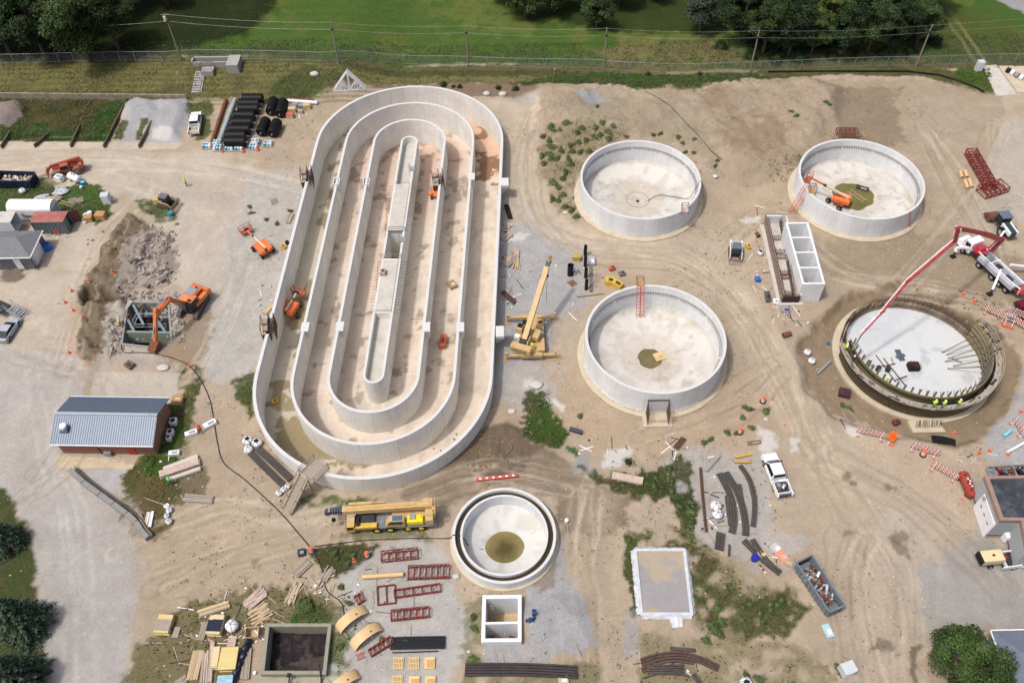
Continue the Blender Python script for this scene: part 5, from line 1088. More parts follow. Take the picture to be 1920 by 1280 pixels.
 m.box(.05,Wd/2,0,.1,Wd,z-.01);m.box(L/2,Wd/2,.05,L-.02,Wd-.2,.12);m.build('side_wall',CG,t)
 rf=mat('faded_red_roof',C(176,106,98),.7,.15,1.0,dirt=C(150,150,150),dirtamt=.5);MB().box(L/2,Wd/2,z-.03,L,Wd,.05).build('roof',rf,t)
 MB().box(L-.01,Wd/4,.1,.06,Wd/2-.05,z-.2).build('door',CG,t);dd=MB();dd.beam((L,Wd,z/2),(L+1.15,Wd+.45,z/2),.05,z-.2);dd.build('open_door',mat('dark_red_door',C(110,34,34),.6,.15,2),t);mb=MB()
 for f in(.2,.4,.6,.8):mb.cyl((L+1.15*f,Wd+.45*f-.05,.2),(L+1.15*f,Wd+.45*f-.05,z-.2),.02,n=5)
 mb.build('lock_rod',STEEL,t)
 x,y,zz=G(110,438);t=thing('step_ladder','red step ladder leaning on the grey green container','ladder',(x,y,zz));m=MB()
 for s in(-.25,.25):m.beam((s*1.3,-.5,0),(s,.7,2.4),.06,.08)
 for k in range(1,8):f=k/8;m.beam((-.3,-.5+1.2*f,2.4*f),(.3,-.5+1.2*f,2.4*f),.06,.05)
 m.build('rails',REDW,t)
 z=2.9;a,b=G0(13,396.5,z-.7),G0(95,397,z-.7);rz=math.atan2(b[1]-a[1],b[0]-a[0]);L=math.hypot(b[0]-a[0],b[1]-a[1]);t=thing('vaulted_trailer','long white box with a rounded white roof behind the red roofed container','container',(*a,0),rz);Wd=2.6
 prof=[(Wd/2+Wd/2*math.cos(R(180*k/12)),z-.7+1.0*math.sin(R(180*k/12))) for k in range(13)]
 o=MB().extr(prof,-L,0).build('roof',mat('white_roof_sheet',(.78,.78,.78),.5,.04,.5),t);o.rotation_euler=(0,0,R(90))
 MB().box(L/2,Wd/2,.35,L-.06,Wd-.04,z-1.05).build('body',WHT,t);m=MB()
 for k in range(10):m.cyl((.5+k*(L-1)/9,-.05,.3),(.5+k*(L-1)/9,-.05,.34),.1,n=5)
 m.box(L/2,Wd/2,.1,L-.5,Wd-.4,.25);m.build('chassis',DARK,t);MB().box(L-.02,Wd/2,.5,.06,Wd-.5,1.6).build('end_panel',mat('pale_blue_panel',C(180,190,205),.5,.05,1),t)
 tx=bpy.data.curves.new('lettering','FONT');tx.body='Speced';tx.size=1.15;tx.extrude=.01;to=bpy.data.objects.new('lettering',tx);COL.objects.link(to);dg=bpy.context.evaluated_depsgraph_get();me=bpy.data.meshes.new_from_object(to.evaluated_get(dg));COL.objects.unlink(to);bpy.data.objects.remove(to)
 me.materials.clear();me.materials.append(mat('dark_lettering',(.05,.04,.06),.6,.1,2));o=bpy.data.objects.new('lettering',me);COL.objects.link(o);o.parent=t;o.location=(L*.28,-.02,.9);o.rotation_euler=(R(90),0,0)
 z=2.8;a,b=G0(-40,418,z),G0(19,417.5,z);t=thing('box_trailer','white box trailer with a peeling roof and open rear beside the grey house','trailer',(*b,0),0);Wd=2.6;m=MB();Lb=7.5
 m.box(-Lb/2,.04,.4,Lb,.08,z-.4);m.box(-Lb/2,Wd-.04,.4,Lb,.08,z-.4);m.box(-Lb/2,Wd/2,.4,Lb,Wd-.2,.1);m.build('body',WHT,t);MB().box(-Lb/2,Wd/2,z-.02,Lb+.04,Wd+.04,.07).build('roof',mat('peeling_white_roof',C(210,208,204),.7,.08,1,dirt=C(150,120,100),dirtamt=.6),t)
 m=MB();
 for k in range(3):m.beam((.3+k*.35,.3,.45-.18*k),(.3+k*.35,Wd-.3,.45-.18*k),.1,.1)
 m.beam((.1,.4,.45),(1.1,.4,.05),.08,.1);m.beam((.1,Wd-.4,.45),(1.1,Wd-.4,.05),.08,.1);m.build('rear_steps',WOODG,t)
 for x_ in(-1.5,-5.5):MB().cyl((x_,.0,.42),(x_,.3,.42),.42).build('wheel',BLACK,t)
 hh=4.3;p=[G0(*q,hh) for q in((1844.5,893.6),(1874,976.7),(1913,977),(1925,1035),(2080,1040),(2060,890))]
 t=thing('flat_roof_building','grey flat roofed building with brick red trim and white garage doors at the right edge','building',(0,0,0));BM=mat('pale_grey_block',C(178,182,184),.8,.06,1)
 MB().prism(p,-.2,hh-.4).build('wall',BM,t);m=MB()
 n=len(p);inn=[(x+(62-x)*0+dx,y+dy) for(x,y),(dx,dy) in zip(p,((.45,-.4),(.5,.35),(.5,.35),(.5,.3),(-.4,.4),(-.4,-.4)))]
 def ringm(o_,i_,z0,z1,nm,mt):
  vs=[(x,y,z0) for x,y in o_]+[(x,y,z1) for x,y in o_]+[(x,y,z1) for x,y in i_]+[(x,y,z0) for x,y in i_];fs=[]
  for k in range(n):j=(k+1)%n;fs+=[(k,j,n+j,n+k),(n+k,n+j,2*n+j,2*n+k),(2*n+k,2*n+j,3*n+j,3*n+k)]
  MB().add(vs,fs).build(nm,mt,t)
 ringm(p,inn,hh-.4,hh+.25,'parapet',mat('brick_red_coping',C(160,136,126),.8,.15,1.5));MB().prism(inn,hh-.45,hh-.12).build('roof',mat('black_roof_membrane',C(62,66,74),.6,.25,.5,dirt=C(130,134,138),dirtamt=.6),t)
 ringm([(x-.02 if k<3 else x,y) for k,(x,y) in enumerate(p)],[(x+.1,y) for x,y in p],.55,.8,'red_band',mat('dark_red_trim',C(120,50,46),.7,.1,2))
 a,b=np.array(p[0]),np.array(p[1]);d=(b-a)/np.hypot(*(b-a));nn=np.array([d[1],-d[0]])
 if nn[0]>0:nn=-nn
 L=np.hypot(*(b-a));q0=a+d*L*.30+nn*.06;q1=a+d*L*.99+nn*.06;g=MB().beam((*q0,1.65),(*q1,1.65),.1,3.3).build('garage_door',WHT,t);m=MB()
 for f in(.22,.5,.78):c0=q0+(q1-q0)*(f-.05)+nn*.07;c1=q0+(q1-q0)*(f+.05)+nn*.07;m.beam((*c0,1.9),(*c1,1.9),.03,.14)
 m.build('door_window',GLASS,g);c0=a+d*L*.42+nn*.25;MB().cyl((*c0,3.5),(*(c0+nn*.25),3.5),.22).build('wall_lamp',STEEL,t)
 x,y,zz=G(1887,1006);t=thing('propane_tank_case','white rounded equipment case with dark stripes against the right building','equipment case',(x,y,zz),.05);MB().box(0,0,0,1.7,1.6,1.5).build('case',WHT,t,bev=.2);m=MB();m.box(-.2,0,1.47,.08,1.5,.05);m.box(.3,0,1.47,.08,1.5,.05);m.build('strap',DARK,t)
 z=3.0;a,b,c_=G0(1858,1182,z),G0(1990,1188,z),G0(1884,1275,z);t=thing('shingled_house','blue grey shingled roof in the bottom right corner behind the round tree','building',(0,0,0));x0,x1,y1,y0=a[0],a[0]+13,a[1],a[1]-9
 MB().add([(x0,y0,z),(x1,y0,z),(x1,y1,z),(x0,y1,z),(x0+3.4,(y0+y1)/2,4.6),(x1-3,(y0+y1)/2,4.6)],[(0,1,5,4),(1,2,5),(2,3,4,5),(3,0,4),(3,2,1,0)]).build('roof',shingle('blue_grey_shingles',C(112,120,136)),t);MB().box((x0+x1)/2,(y0+y1)/2,-.1,12.4,8.4,z).build('wall',HM,t);m=MB();m.beam((x0-.05,y0,z),(x0-.05,y1,z),.12,.14);m.beam((x0,y1+.05,z),(x1,y1+.05,z),.12,.14);m.build('gutter',WHT,t)
 for(px,py,lab,sx,h) in((1833,132,'white utility cabinet at the concrete ramp by the fence',1.2,2.0),(203,380,'white storage cabinet at the edge of the grassy lot',1.3,1.9),(1585,1258,'pale grey storage cabinet at the bottom edge of the yard',1.5,1.5)):
  x,y,zz=G(px,py);t=thing('metal_cabinet',lab,'cabinet',(x,y,zz),.3 if px>1500 and py>900 else.1);MB().box(0,0,0,sx,sx*.8,h).build('body',mat('cabinet_pale',C(206,212,216),.5,.05,2),t,bev=.04);d=MB().box(0,-sx*.4-.01,.1,sx*.85,.05,h-.2).build('door',WHT,t);MB().box(sx*.3,-sx*.4-.05,h*.5,.06,.04,.15).build('handle',DARK,d)
 t=thing('block_retaining_wall','curving row of big grey concrete blocks along the paved road','wall');line=[(134,884),(160,908),(190,930),(215,948),(240,966),(258,982),(268,998),(280,1012)];pts=[G(*q) for q in line]
 BK=mat('block_concrete',C(150,150,148),.9,.18,1,dirt=C(110,104,92),dirtamt=.4)
 for i,(a,b) in enumerate(zip(pts,pts[1:])):
  b_=(a[0]+(b[0]-a[0])*.97,a[1]+(b[1]-a[1])*.97);MB().beam((a[0],a[1],.35),(b_[0],b_[1],.35),.62,.75).build('block',BK,t,bev=.03);MB().beam((a[0]+.45,a[1]+.45,.25),(b[0]+.45,b[1]+.45,.25),.12,.6).build('timber_edge',mat('dark_timber',C(104,92,74)),t)
 t=thing('open_basement','demolished basement opened to steel beams, one wall painted pale green','basement ruin');m=MB();seg_wall(m,BSW,.3,-3.4,.1);m.build('basement_wall',mat('grey_green_wall',C(158,158,154),.8,.15,1,dirt=C(70,70,62),dirtamt=.5),t)
 MB().prism(BSW[::-1],-3.5,-3.3).build('basement_floor',mat('black_wet_floor',(.02,.02,.022),.3,.3,1),t)
 a,b=np.array(G0(238,622)),np.array(G0(318,622));GRN=mat('pale_green_wall',C(158,176,158),.7,.12,1,dirt=C(90,92,80),dirtamt=.4)
 MB().beam((*a,-1.1),(*b,-1.3),.25,2.4).build('partition_wall',GRN,t)
 BL=mat('blue_grey_beam',C(130,146,154),.5,.12,2)
 for q0,q1,z_ in(((250,572),(270,610),-.25),((300,570),(318,590),-.3),((240,600),(252,622),-.3),((294,600),(310,622),-.35),((258,590),(316,588),-.3)):MB().beam((*G0(*q0,z_),z_),(*G0(*q1,z_),z_),.35,.4).build('steel_beam',BL,t)
 for q0,q1 in(((252,608),(312,607)),((250,613),(312,612)),((262,575),(244,612)),((266,578),(250,612)),((280,570),(290,582)),((308,590),(296,612))):MB().cyl((*G0(*q0,-.8),-.8),(*G0(*q1,-.8),-.8),.07,n=6).build('pipe',STEEL,t)
 MB().prism([G0(*q) for q in((206,622),(245,572),(250,566),(238,560),(200,640))][::-1],-.1,.16).build('broken_slab',mat('broken_slab_pale',C(182,176,168),.9,.15,1.5),t)
 # ================================================================ vehicles and machines
def pose(rear,front,dz=0):
 a,b=G(*rear),G(*front);return((a[0]+b[0])/2,(a[1]+b[1])/2,hz((a[0]+b[0])/2,(a[1]+b[1])/2)+dz),math.atan2(b[1]-a[1],b[0]-a[0]),math.hypot(b[0]-a[0],b[1]-a[1])
def wheel(par,x,y,r,w,rim=STEEL,name='wheel',lugs=False):
 s=1 if y>0 else-1;t=MB();t.cyl((x,y-w/2,r),(x,y+w/2,r),r,n=20)
 if lugs:
  for k in range(20):a=2*math.pi*k/20;t.beam((x+r*math.cos(a),y-w/2,r+r*math.sin(a)),(x+r*math.cos(a+.12),y+w/2,r+r*math.sin(a+.12)),.08,.06)
 o=t.build(name,BLACK,par);MB().cyl((x,y+s*w*.3,r),(x,y+s*(w/2+.02),r),r*.58,r*.5,n=14).cyl((x,y+s*w/2,r),(x,y+s*(w/2+.05),r),r*.2,n=8).build('rim',rim,o);return o
def pickup(name,label,rear,front,mt=None,load=None,loc=None,crew=False):
 P_,rz,_=pose(rear,front);t=thing(name,label,'pickup truck',P_,rz,'pickup trucks');mt=mt or paint('truck_white',(.74,.75,.77),.3,.1);L=5.9;w=1.98;xc=0.35 if not crew else.1
 MB().extr([(-L/2,.45),(-L/2+.05,.42),(L/2-.1,.42),(L/2,.6),(L/2-.02,.92),(L/2-.25,1.08),(1.25,1.16),(1.2,.95),(-.85,.95),(-.85,.62),(-L/2,.62)],-w/2,w/2,{3:.12,4:.12,5:.08}).build('body',mt,t,bev=.05)
 cb=-1.05 if crew else-.85;cf=1.7
 MB().extr([(cb,.9),(cf,1.1),(cf-.75,1.78),(cb+.15,1.8),(cb+.02,1.3)],-w/2+.03,w/2-.03,{2:.24,3:.24}).build('cab',mt,t,bev=.05)
 g=MB();g.extr([(cf-.03,1.16),(cf+.03,1.12),(cf-.68,1.79),(cf-.76,1.77)],-w/2+.2,w/2-.2,{2:.12,3:.12}).build('windscreen',GLASS,t)
 MB().extr([(cb-.02,1.34),(cb+.03,1.3),(cb+.15,1.73),(cb+.10,1.74)],-w/2+.25,w/2-.25).build('rear_window',GLASS,t)
 for s in(-1,1):
  y0=s*(w/2-.04);y1=s*(w/2-.21);MB().add([(cb+.2,y0,1.22),(cf-.22,y0,1.25),(cf-.8,y1,1.72),(cb+.25,y1,1.72),(cb+.2,y0+s*.02,1.22),(cf-.22,y0+s*.02,1.25),(cf-.8,y1+s*.02,1.72),(cb+.25,y1+s*.02,1.72)],[(0,1,2,3),(7,6,5,4),(0,4,5,1),(1,5,6,2),(2,6,7,3),(3,7,4,0)]).build('side_window',GLASS,t)
  MB().box(cf-.35,s*(w/2+.12),1.12,.14,.22,.18).build('mirror',DARK,t);MB().box(L/2-.08,s*.76,.72,.12,.3,.2).build('headlight',WHT,t);MB().box(-L/2-.01,s*.88,.75,.06,.14,.35).build('tail_light',RED,t)
  MB().box(-L/4-.72,s*(w/2-.06),.6,L/2-.85+.15,.12,.55).build('bed_side',mt,t)
  for x in(-1.75,1.85):wheel(t,x,s*(w/2-.14),.40,.27)
 MB().box(-L/2+.06,0,.6,.1,w-.1,.52).build('tailgate',mt,t);MB().box(-L/4-.7,0,.62,L/2-.9,w-.3,.04).build('bed_floor',DARK if not crew else mat('tan_liner',(.35,.27,.18),.8,.2,2),t);MB().box(L/2+.02,0,.42,.12,w-.2,.2).build('bumper',STEEL,t)
 if load:
  r_=random.Random(load);k=(('toolbox',GREYP),('hose_coil',DARK),('bucket',WHT),('crate',BLUE),('pipe_bundle',STEEL),('tarp',SHEETG),('hardware',RUST),('cable',BLACK))
  c_,s_=math.cos(rz),math.sin(rz)
  for nm,mm in k:
   x,y=r_.uniform(-2.7,-1.1),r_.uniform(-.6,.6);o=MB().box(0,0,0,r_.uniform(.3,.7),r_.uniform(.2,.5),r_.uniform(.15,.4),r_.uniform(0,3),(.8,.9));o=o.build(nm,mm,None,bev=.03);o.location=(P_[0]+x*c_-y*s_,P_[1]+x*s_+y*c_,P_[2]+.67);tag(o,'%s lying in the bed of the white pickup near the drums'%nm.replace('_',' '),nm.replace('_',' '))
 return t
def sedan():
 P_,rz,_=pose((6,644),(33,601));t=thing('silver_car','silver hatchback coupe parked on the pale road at the left edge','car',P_,rz);m=paint('car_silver',(.36,.40,.45),.25,.08);L,w=4.6,1.82
 MB().extr([(-L/2,.35),(L/2-.1,.3),(L/2,.55),(L/2-.2,.72),(1.0,.92),(-1.6,.98),(-L/2+.05,.88)],-w/2,w/2,{2:.2,3:.15,6:.1}).build('body',m,t,bev=.08)
 MB().extr([(-2.0,.9),(1.15,.88),(.35,1.33),(-.9,1.36)],-w/2+.1,w/2-.1,{2:.2,3:.2}).build('cabin_glass',GLASS,t,bev=.05);MB().extr([(-.95,1.355),(.33,1.325),(.3,1.36),(-.9,1.39)],-w/2+.3,w/2-.3).build('roof',m,t);
 for s in(-1,1):
  MB().box(L/2-.22,s*.65,.55,.2,.35,.12).build('headlight',WHT,t);MB().box(-L/2+.02,s*.68,.68,.08,.35,.1).build('tail_light',RED,t);MB().box(.75,s*(w/2+.08),.88,.14,.2,.12).build('mirror',m,t)
  for x in(-1.4,1.4):wheel(t,x,s*(w/2-.1),.33,.22)
def track(par,x0,x1,y,w,h,z=0,name='track'):
 n=8;pr=[(x0+h/2-h/2*math.sin(math.pi*k/n)*1,z+h/2-h/2*math.cos(math.pi*k/n)) for k in range(n+1)]+[(x1-h/2+h/2*math.sin(math.pi*k/n),z+h/2+h/2*math.cos(math.pi*k/n)) for k in range(n+1)]
 m=MB();m.extr(pr,y-w/2,y+w/2);k=x0+h/2
 while k<x1-h/2:m.box(k,y,z+h-.01,.1,w+.02,.05);k+=.22
 o=m.build(name,mat('steel_track',C(104,98,90),.8,.25,3),par);q=MB();s=1 if y>0 else-1;k=x0+h*.7
 while k<x1-h*.5:q.cyl((k,y+s*(w/2-.02),z+h*.35),(k,y+s*(w/2+.04),z+h*.35),h*.18,n=10);k+=.55
 q.build('road_wheels',DARK,o);return o
def excavator():
 a,b=G(354,597),G(378,553);tr=math.atan2(b[1]-a[1],b[0]-a[0]);c=G(364,578);t=thing('excavator','orange tracked excavator with its arm reaching down beside the opened basement','excavator',c,0)
 und=thing('undercarriage',None,None,(0,0,0),tr);und.parent=t
 for s in(-1,1):track(und,-2.3,2.3,s*1.3,.62,.95)
 MB().box(0,0,.4,2.6,2.1,.55).build('track_frame',DARK,und)
 tip=G(298,650);az=math.atan2(tip[1]-c[1],tip[0]-c[0]);reach=math.hypot(tip[0]-c[0],tip[1]-c[1]);up=thing('upper_body',None,None,(0,0,0),az);up.parent=t;OP=paint('excavator_orange',(.60,.17,.05),.4,.5)
 MB().box(-.8,0,1.0,4.2,2.9,.35).build('deck',DARK,up);MB().extr([(-2.9,1.2),(.6,1.2),(.6,1.9),(-.4,2.35),(-2.4,2.35),(-2.9,2.0)],-1.45,.45).build('engine_house',OP,up,bev=.1)
 MB().extr([(-2.95,1.15),(-2.3,1.15),(-2.3,2.3),(-2.75,2.25),(-3.0,1.9)],-1.5,1.5).build('counterweight',OP,up,bev=.12);MB().box(-1.2,-.55,2.33,1.5,1.5,.14).build('engine_cover',GREYP,up,bev=.04);MB().cyl((-1.9,-.1,2.3),(-1.9,-.1,2.85),.1).build('exhaust',DARK,up);MB().box(-.9,1.1,1.3,2.6,.7,.7).build('side_box',OP,up,bev=.06)
 MB().extr([(-.3,1.25),(1.5,1.25),(1.55,2.1),(1.15,2.95),(-.25,2.95)],.45,1.4).build('cab_glass',GLASS,up,bev=.05);MB().box(.42,.92,2.95,1.45,.98,.08).build('cab_roof',OP,up,bev=.03);MB().box(-.32,.92,1.3,.1,.95,1.6).build('cab_frame',OP,up);MB().box(.85,.92,3.03,.4,.6,.03).build('roof_window',GLASS,up)
 B0,B1,B2=(.7,-.1,1.7),(reach*.38,-.1,5.2),(reach*.74,-.1,5.0);m=MB();m.beam(B0,B1,.5,.75,(0,1,0));m.beam(B1,B2,.5,.8,(0,1,0));m.cyl((B1[0],-.38,B1[2]),(B1[0],.18,B1[2]),.42);m.build('boom',OP,up,bev=.04)
 B3=(reach*1.0,-.1,1.35);S_=(reach*.70,-.1,5.9);MB().beam(S_,B3,.42,.55,(0,1,0)).cyl((B2[0],-.4,B2[2]),(B2[0],.2,B2[2]),.32).build('stick',OP,up,bev=.04)
 m=MB();m.cyl((1.5,-.5,1.7),(B1[0]-.2,-.5,4.4),.11);m.cyl((1.5,.3,1.7),(B1[0]-.2,.3,4.4),.11);m.cyl((B1[0],-.1,5.7),(S_[0],-.1,S_[2]),.11);m.cyl((S_[0]+.3,-.1,4.9),(B3[0]+.25,-.1,2.2),.09);m.build('hydraulic_cylinder',STEEL,up)
 MB().extr([(B3[0]-.3,1.5),(B3[0]+.3,1.3),(B3[0]+1.5,.5),(B3[0]+1.2,.05),(B3[0]+.4,-.05),(B3[0]-.2,.5)],-.75,.55).build('bucket',RUST,up,bev=.05)
def skid_steer(name,label,rear,front,body,cabm,dz=0):
 P_,rz,_=pose(rear,front);t=thing(name,label,'track loader',P_,rz)
 for s in(-1,1):track(t,-1.5,.9,s*.78,.38,.75);MB().beam((-1.55,s*.88,1.5),(1.0,s*.88,1.1),.14,.22).beam((1.0,s*.88,1.15),(1.45,s*.88,.35),.14,.2).build('lift_arm',body,t);MB().box(-1.3,s*.82,.7,.7,.25,1.0).build('rear_tower',body,t,bev=.03)
 MB().box(-.9,0,.5,1.4,1.3,1.0).build('engine_body',body,t,bev=.06);MB().box(.1,0,.5,1.0,1.15,.5).build('floor_pan',DARK,t);MB().extr([(-.75,1.3),(.75,1.0),(.72,2.05),(-.7,2.1)],-.6,.6).build('cab',cabm,t,bev=.05);MB().box(0,0,2.08,1.45,1.22,.08).build('cab_roof',mat('cab_roof_grey',C(110,116,124),.6,.1,2),t,bev=.03)
 MB().extr([(1.35,.05),(1.45,.7),(1.55,.72),(1.6,.2),(2.3,.06),(2.3,.02),(1.4,.0)],-.98,.98).build('bucket',mat('worn_bucket_steel',C(150,136,122),.6,.2,3),t)
def boom_lift(label,base,head,basket,dz=0,zb=1.5,fl=None,scale=1.0,weath=0,L=None):
 "base / basket: photo points; head = direction of the chassis"
 z0=fl if fl is not None else hz(*G(*base)[:2]);x,y=G0(*base,z0);hx,hy=G0(*head,z0);bx,by=G0(*basket,z0+zb);t=thing('boom_lift',label,'boom lift',(x,y,z0),0,'orange boom lifts');OR_=paint('lift_orange',(.72,.17,.05),.4,.15 if not weath else.55)
 ch=thing('chassis',None,None,(0,0,0),math.atan2(hy-y,hx-x));ch.parent=t;MB().box(0,0,.35,2.3,1.2,.4).build('frame',OR_,ch,bev=.04)
 for sx in(-1,1):
  for s in(-1,1):wheel(ch,sx*1.15,s*1.05,.44,.32,mat('lift_rim',C(140,136,128),.6,.1,2))
 az=math.atan2(by-y,bx-x);R_=math.hypot(bx-x,by-y);up=thing('turret',None,None,(0,0,0),az);up.parent=t;MB().cyl((0,0,.7),(0,0,.95),.5).build('slew_ring',DARK,up)
 for s in(-1,1):MB().extr([(-1.75,.95),(.9,.95),(1.0,1.3),(.7,1.7),(-1.5,1.75),(-1.8,1.5)],s*.62-.42,s*.62+.42).build('turret_cover',OR_,up,bev=.12)
 CR=mat('cream_boom_paint',C(232,214,184),.5,.08,2);f=.62;m=MB();p0=(-1.4,0,1.75);p1=(R_-.6,0,zb+.35);pm=tuple(p0[i]+(p1[i]-p0[i])*f for i in range(3));m.beam(p0,pm,.28,.34);m.build('boom',CR,up,bev=.02);MB().beam(pm,p1,.2,.24).build('boom_extension',OR_ if not weath else CR,up);q=tuple(pm[i]+(p1[i]-pm[i])*.0 for i in range(3));MB().beam(q,tuple(pm[i]+(p1[i]-p0[i])*.09 for i in range(3)),.24,.28).build('boom_collar',DARK,up)
 b=MB();bz=zb-.15;bx_,bw=R_,.9
 b.box(bx_,0,bz,.85,1.9,.07)
 bb=MB()
 for z in(.55,1.1):
  for yy in(-.95,.95):bb.beam((bx_-.42,yy,bz+z),(bx_+.42,yy,bz+z),.07,.07)
  for xx in(-.42,.42):bb.beam((bx_+xx,-.95,bz+z),(bx_+xx,.95,bz+z),.07,.07)
 for xx in(-.42,.42):
  for yy in(-.95,0,.95):bb.beam((bx_+xx,yy,bz),(bx_+xx,yy,bz+1.1),.07,.07)
 b.build('basket_floor',mat('faded_orange',C(196,110,84),.6,.15,3),up);bb.build('basket_rail',mat('faded_orange',C(196,110,84)),up);MB().box(bx_-.45,0,bz+.5,.15,.7,.4).build('control_box',DARK,up)
 if scale!=1:t.scale=(scale,)*3
 return t
def rough_crane():
 a,b=G(996,668),G(996,592);t=thing('rough_terrain_crane','cream mobile crane standing on four outriggers with its boom raised beside the oval tank','crane',((a[0]+b[0])/2,(a[1]+b[1])/2,0),0);CX,CY=t.location[0],t.location[1]
 loc=lambda q,z=0:(G0(*q,z)[0]-CX,G0(*q,z)[1]-CY,z);pads=[loc((952,604)),loc((1039,601)),loc((950,675)),loc((1041,672))]
 for i,p in enumerate(pads):
  yb=(pads[0][1]+pads[1][1])/2+.1 if i<2 else(pads[2][1]+pads[3][1])/2+.1;MB().box(p[0],p[1],0,1.0,.9,.1,.5 if i%2 else.1).build('pad',mat('pad_timber',C(176,152,122),.8,.2,2),t);MB().cyl((p[0],p[1],.1),(p[0],p[1],1.5),.12).box(p[0],p[1],1.4,.3,.3,.3).build('jack',CREAM,t)
 for i in(0,2):MB().beam((pads[i][0],pads[i][1]+.0,.95),(pads[i+1][0],pads[i+1][1],.95),.32,.36).build('outrigger_beam',CREAM,t);MB().box((pads[i][0]+pads[i+1][0])/2+.1,pads[i][1],.7,3.0,.6,.6).build('outrigger_box',CREAM,t,bev=.03)
 y0,y1=pads[2][1],pads[0][1];xm=(pads[0][0]+pads[1][0])/2+.15
 MB().box(xm,(y0+y1)/2,.75,1.5,y1-y0-.2,.5).build('carrier_frame',CREAM,t,bev=.04);MB().box(xm+1.0,(y0+y1)/2+1.9,.9,1.2,1.9,.55).build('deck_front',CREAM,t,bev=.05);MB().box(xm+1.0,(y0+y1)/2-1.9,.9,1.2,2.2,.6).build('deck_rear',CREAM,t,bev=.05);MB().box(xm+1.05,(y0+y1)/2,.9,1.0,1.7,.3).build('deck_middle',GREYP,t)
 for k in range(5):MB().box(xm+1.0,(y0+y1)/2+1.2+k*.35,1.46,1.1,.05,.04).build('deck_tread',mat('pad_timber',(.3,.2,.1)),t)
 for sx in(-1.1,1.1):
  for yy in(y0+1.3,y1-1.3):m=MB().cyl((xm+sx-.3,yy,.75),(xm+sx+.3,yy,.75),.75,n=20).build('wheel',BLACK,t);MB().cyl((xm+sx*1.28,yy,.75),(xm+sx*1.32,yy,.75),.4).build('rim',CREAM,m)
 root=loc((986,630),2.6);tip=loc((1030,487),8.6);az=math.atan2(tip[1]-root[1],tip[0]-root[0]);up=thing('superstructure',None,None,(root[0],root[1],0),az);up.parent=t;Lx=math.hypot(tip[0]-root[0],tip[1]-root[1]);
 MB().cyl((1.0,0,1.2),(1.0,0,1.6),.9).build('slew_ring',DARK,up);MB().box(.2,0,1.6,3.6,1.9,.35).build('platform',CREAM,up,bev=.04);cw=MB().box(-1.9,0,1.5,1.0,3.0,1.1).build('counterweight',CREAM,up,bev=.1)
 tx=bpy.data.curves.new('lettering','FONT');tx.body='GROVE';tx.size=.62;tx.extrude=.01;to=bpy.data.objects.new('tmp',tx);COL.objects.link(to);dg=bpy.context.evaluated_depsgraph_get();me=bpy.data.meshes.new_from_object(to.evaluated_get(dg));bpy.data.objects.remove(to);me.materials.clear();me.materials.append(DARK);o=bpy.data.objects.new('lettering',me);COL.objects.link(o);o.parent=up;o.location=(-2.42,1.1,1.8);o.rotation_euler=(R(90),0,R(-90))
 for k,x in enumerate((-.9,-.1)):m=MB().cyl((x,-.55,2.35),(x,.55,2.35),.38,n=18).build('winch_drum',DARK,up);MB().cyl((x,-.7,2.35),(x,-.58,2.35),.45).cyl((x,.58,2.35),(x,.7,2.35),.45).build('winch_flange',CREAM,m)
 MB().extr([(.3,1.95),(1.9,1.95),(1.85,2.7),(1.3,3.3),(.3,3.3)],.75,1.65).build('cab',CREAM,up,bev=.05);MB().extr([(.6,3.31),(1.35,3.31),(1.93,2.7),(1.85,2.65),(1.3,3.25),(.6,3.27)],.82,1.58).build('cab_window',GLASS,up);MB().box(-.2,1.2,2.0,.6,.7,.5).build('cab_step_box',WHT,up)
 MB().box(1.0,-1.25,1.8,1.6,.9,.8).build('engine_cover',CREAM,up,bev=.06);MB().blob(-.9,-1.3,2.3,.3,.3,.35,8,0).build('hose_reel',mat('lime_plastic',C(210,220,60),.5,.1,2),up)
 m=MB();m.beam((-.6,0,2.6),(Lx*.90,0,2.6+6*.92),.55,.75,(0,1,0));m.build('boom',CREAM,up,bev=.03);MB().beam((Lx*.89,0,2.6+6*.91),(Lx*.965,0,2.6+6*.98),.42,.55,(0,1,0)).build('boom_extension',mat('slate_blue',C(62,74,96),.5,.1,2),up);MB().beam((1.2,0,1.9),(Lx*.35,0,4.3),.28,.28,(0,1,0)).build('lift_cylinder',CREAM,up)
 h=MB();h.beam((Lx*.96,0,8.5),(Lx+.3,0,8.9),.35,.4,(0,1,0));h.cyl((Lx+.2,-.2,8.8),(Lx+.2,.2,8.8),.28);h.cyl((Lx-.2,-.35,8.4),(Lx-.2,.35,8.4),.25);h.build('boom_head',mat('olive_head',C(150,124,60),.5,.2,2),up)
 hk=G0(1026,517,6.8);MB().cyl((hk[0]-CX,hk[1]-CY,8.3),(hk[0]-CX,hk[1]-CY,6.9),.03,n=5).build('hoist_rope',DARK,t);MB().blob(hk[0]-CX,hk[1]-CY,6.8,.26,.26,.3,10,0).build('hook_ball',mat('dark_maroon',(.1,.03,.03),.5,.1,2),t);MB().cyl((hk[0]-CX,hk[1]-CY,6.6),(hk[0]-CX-.05,hk[1]-CY,.9),.03,n=5).build('tag_line',RUST,t)
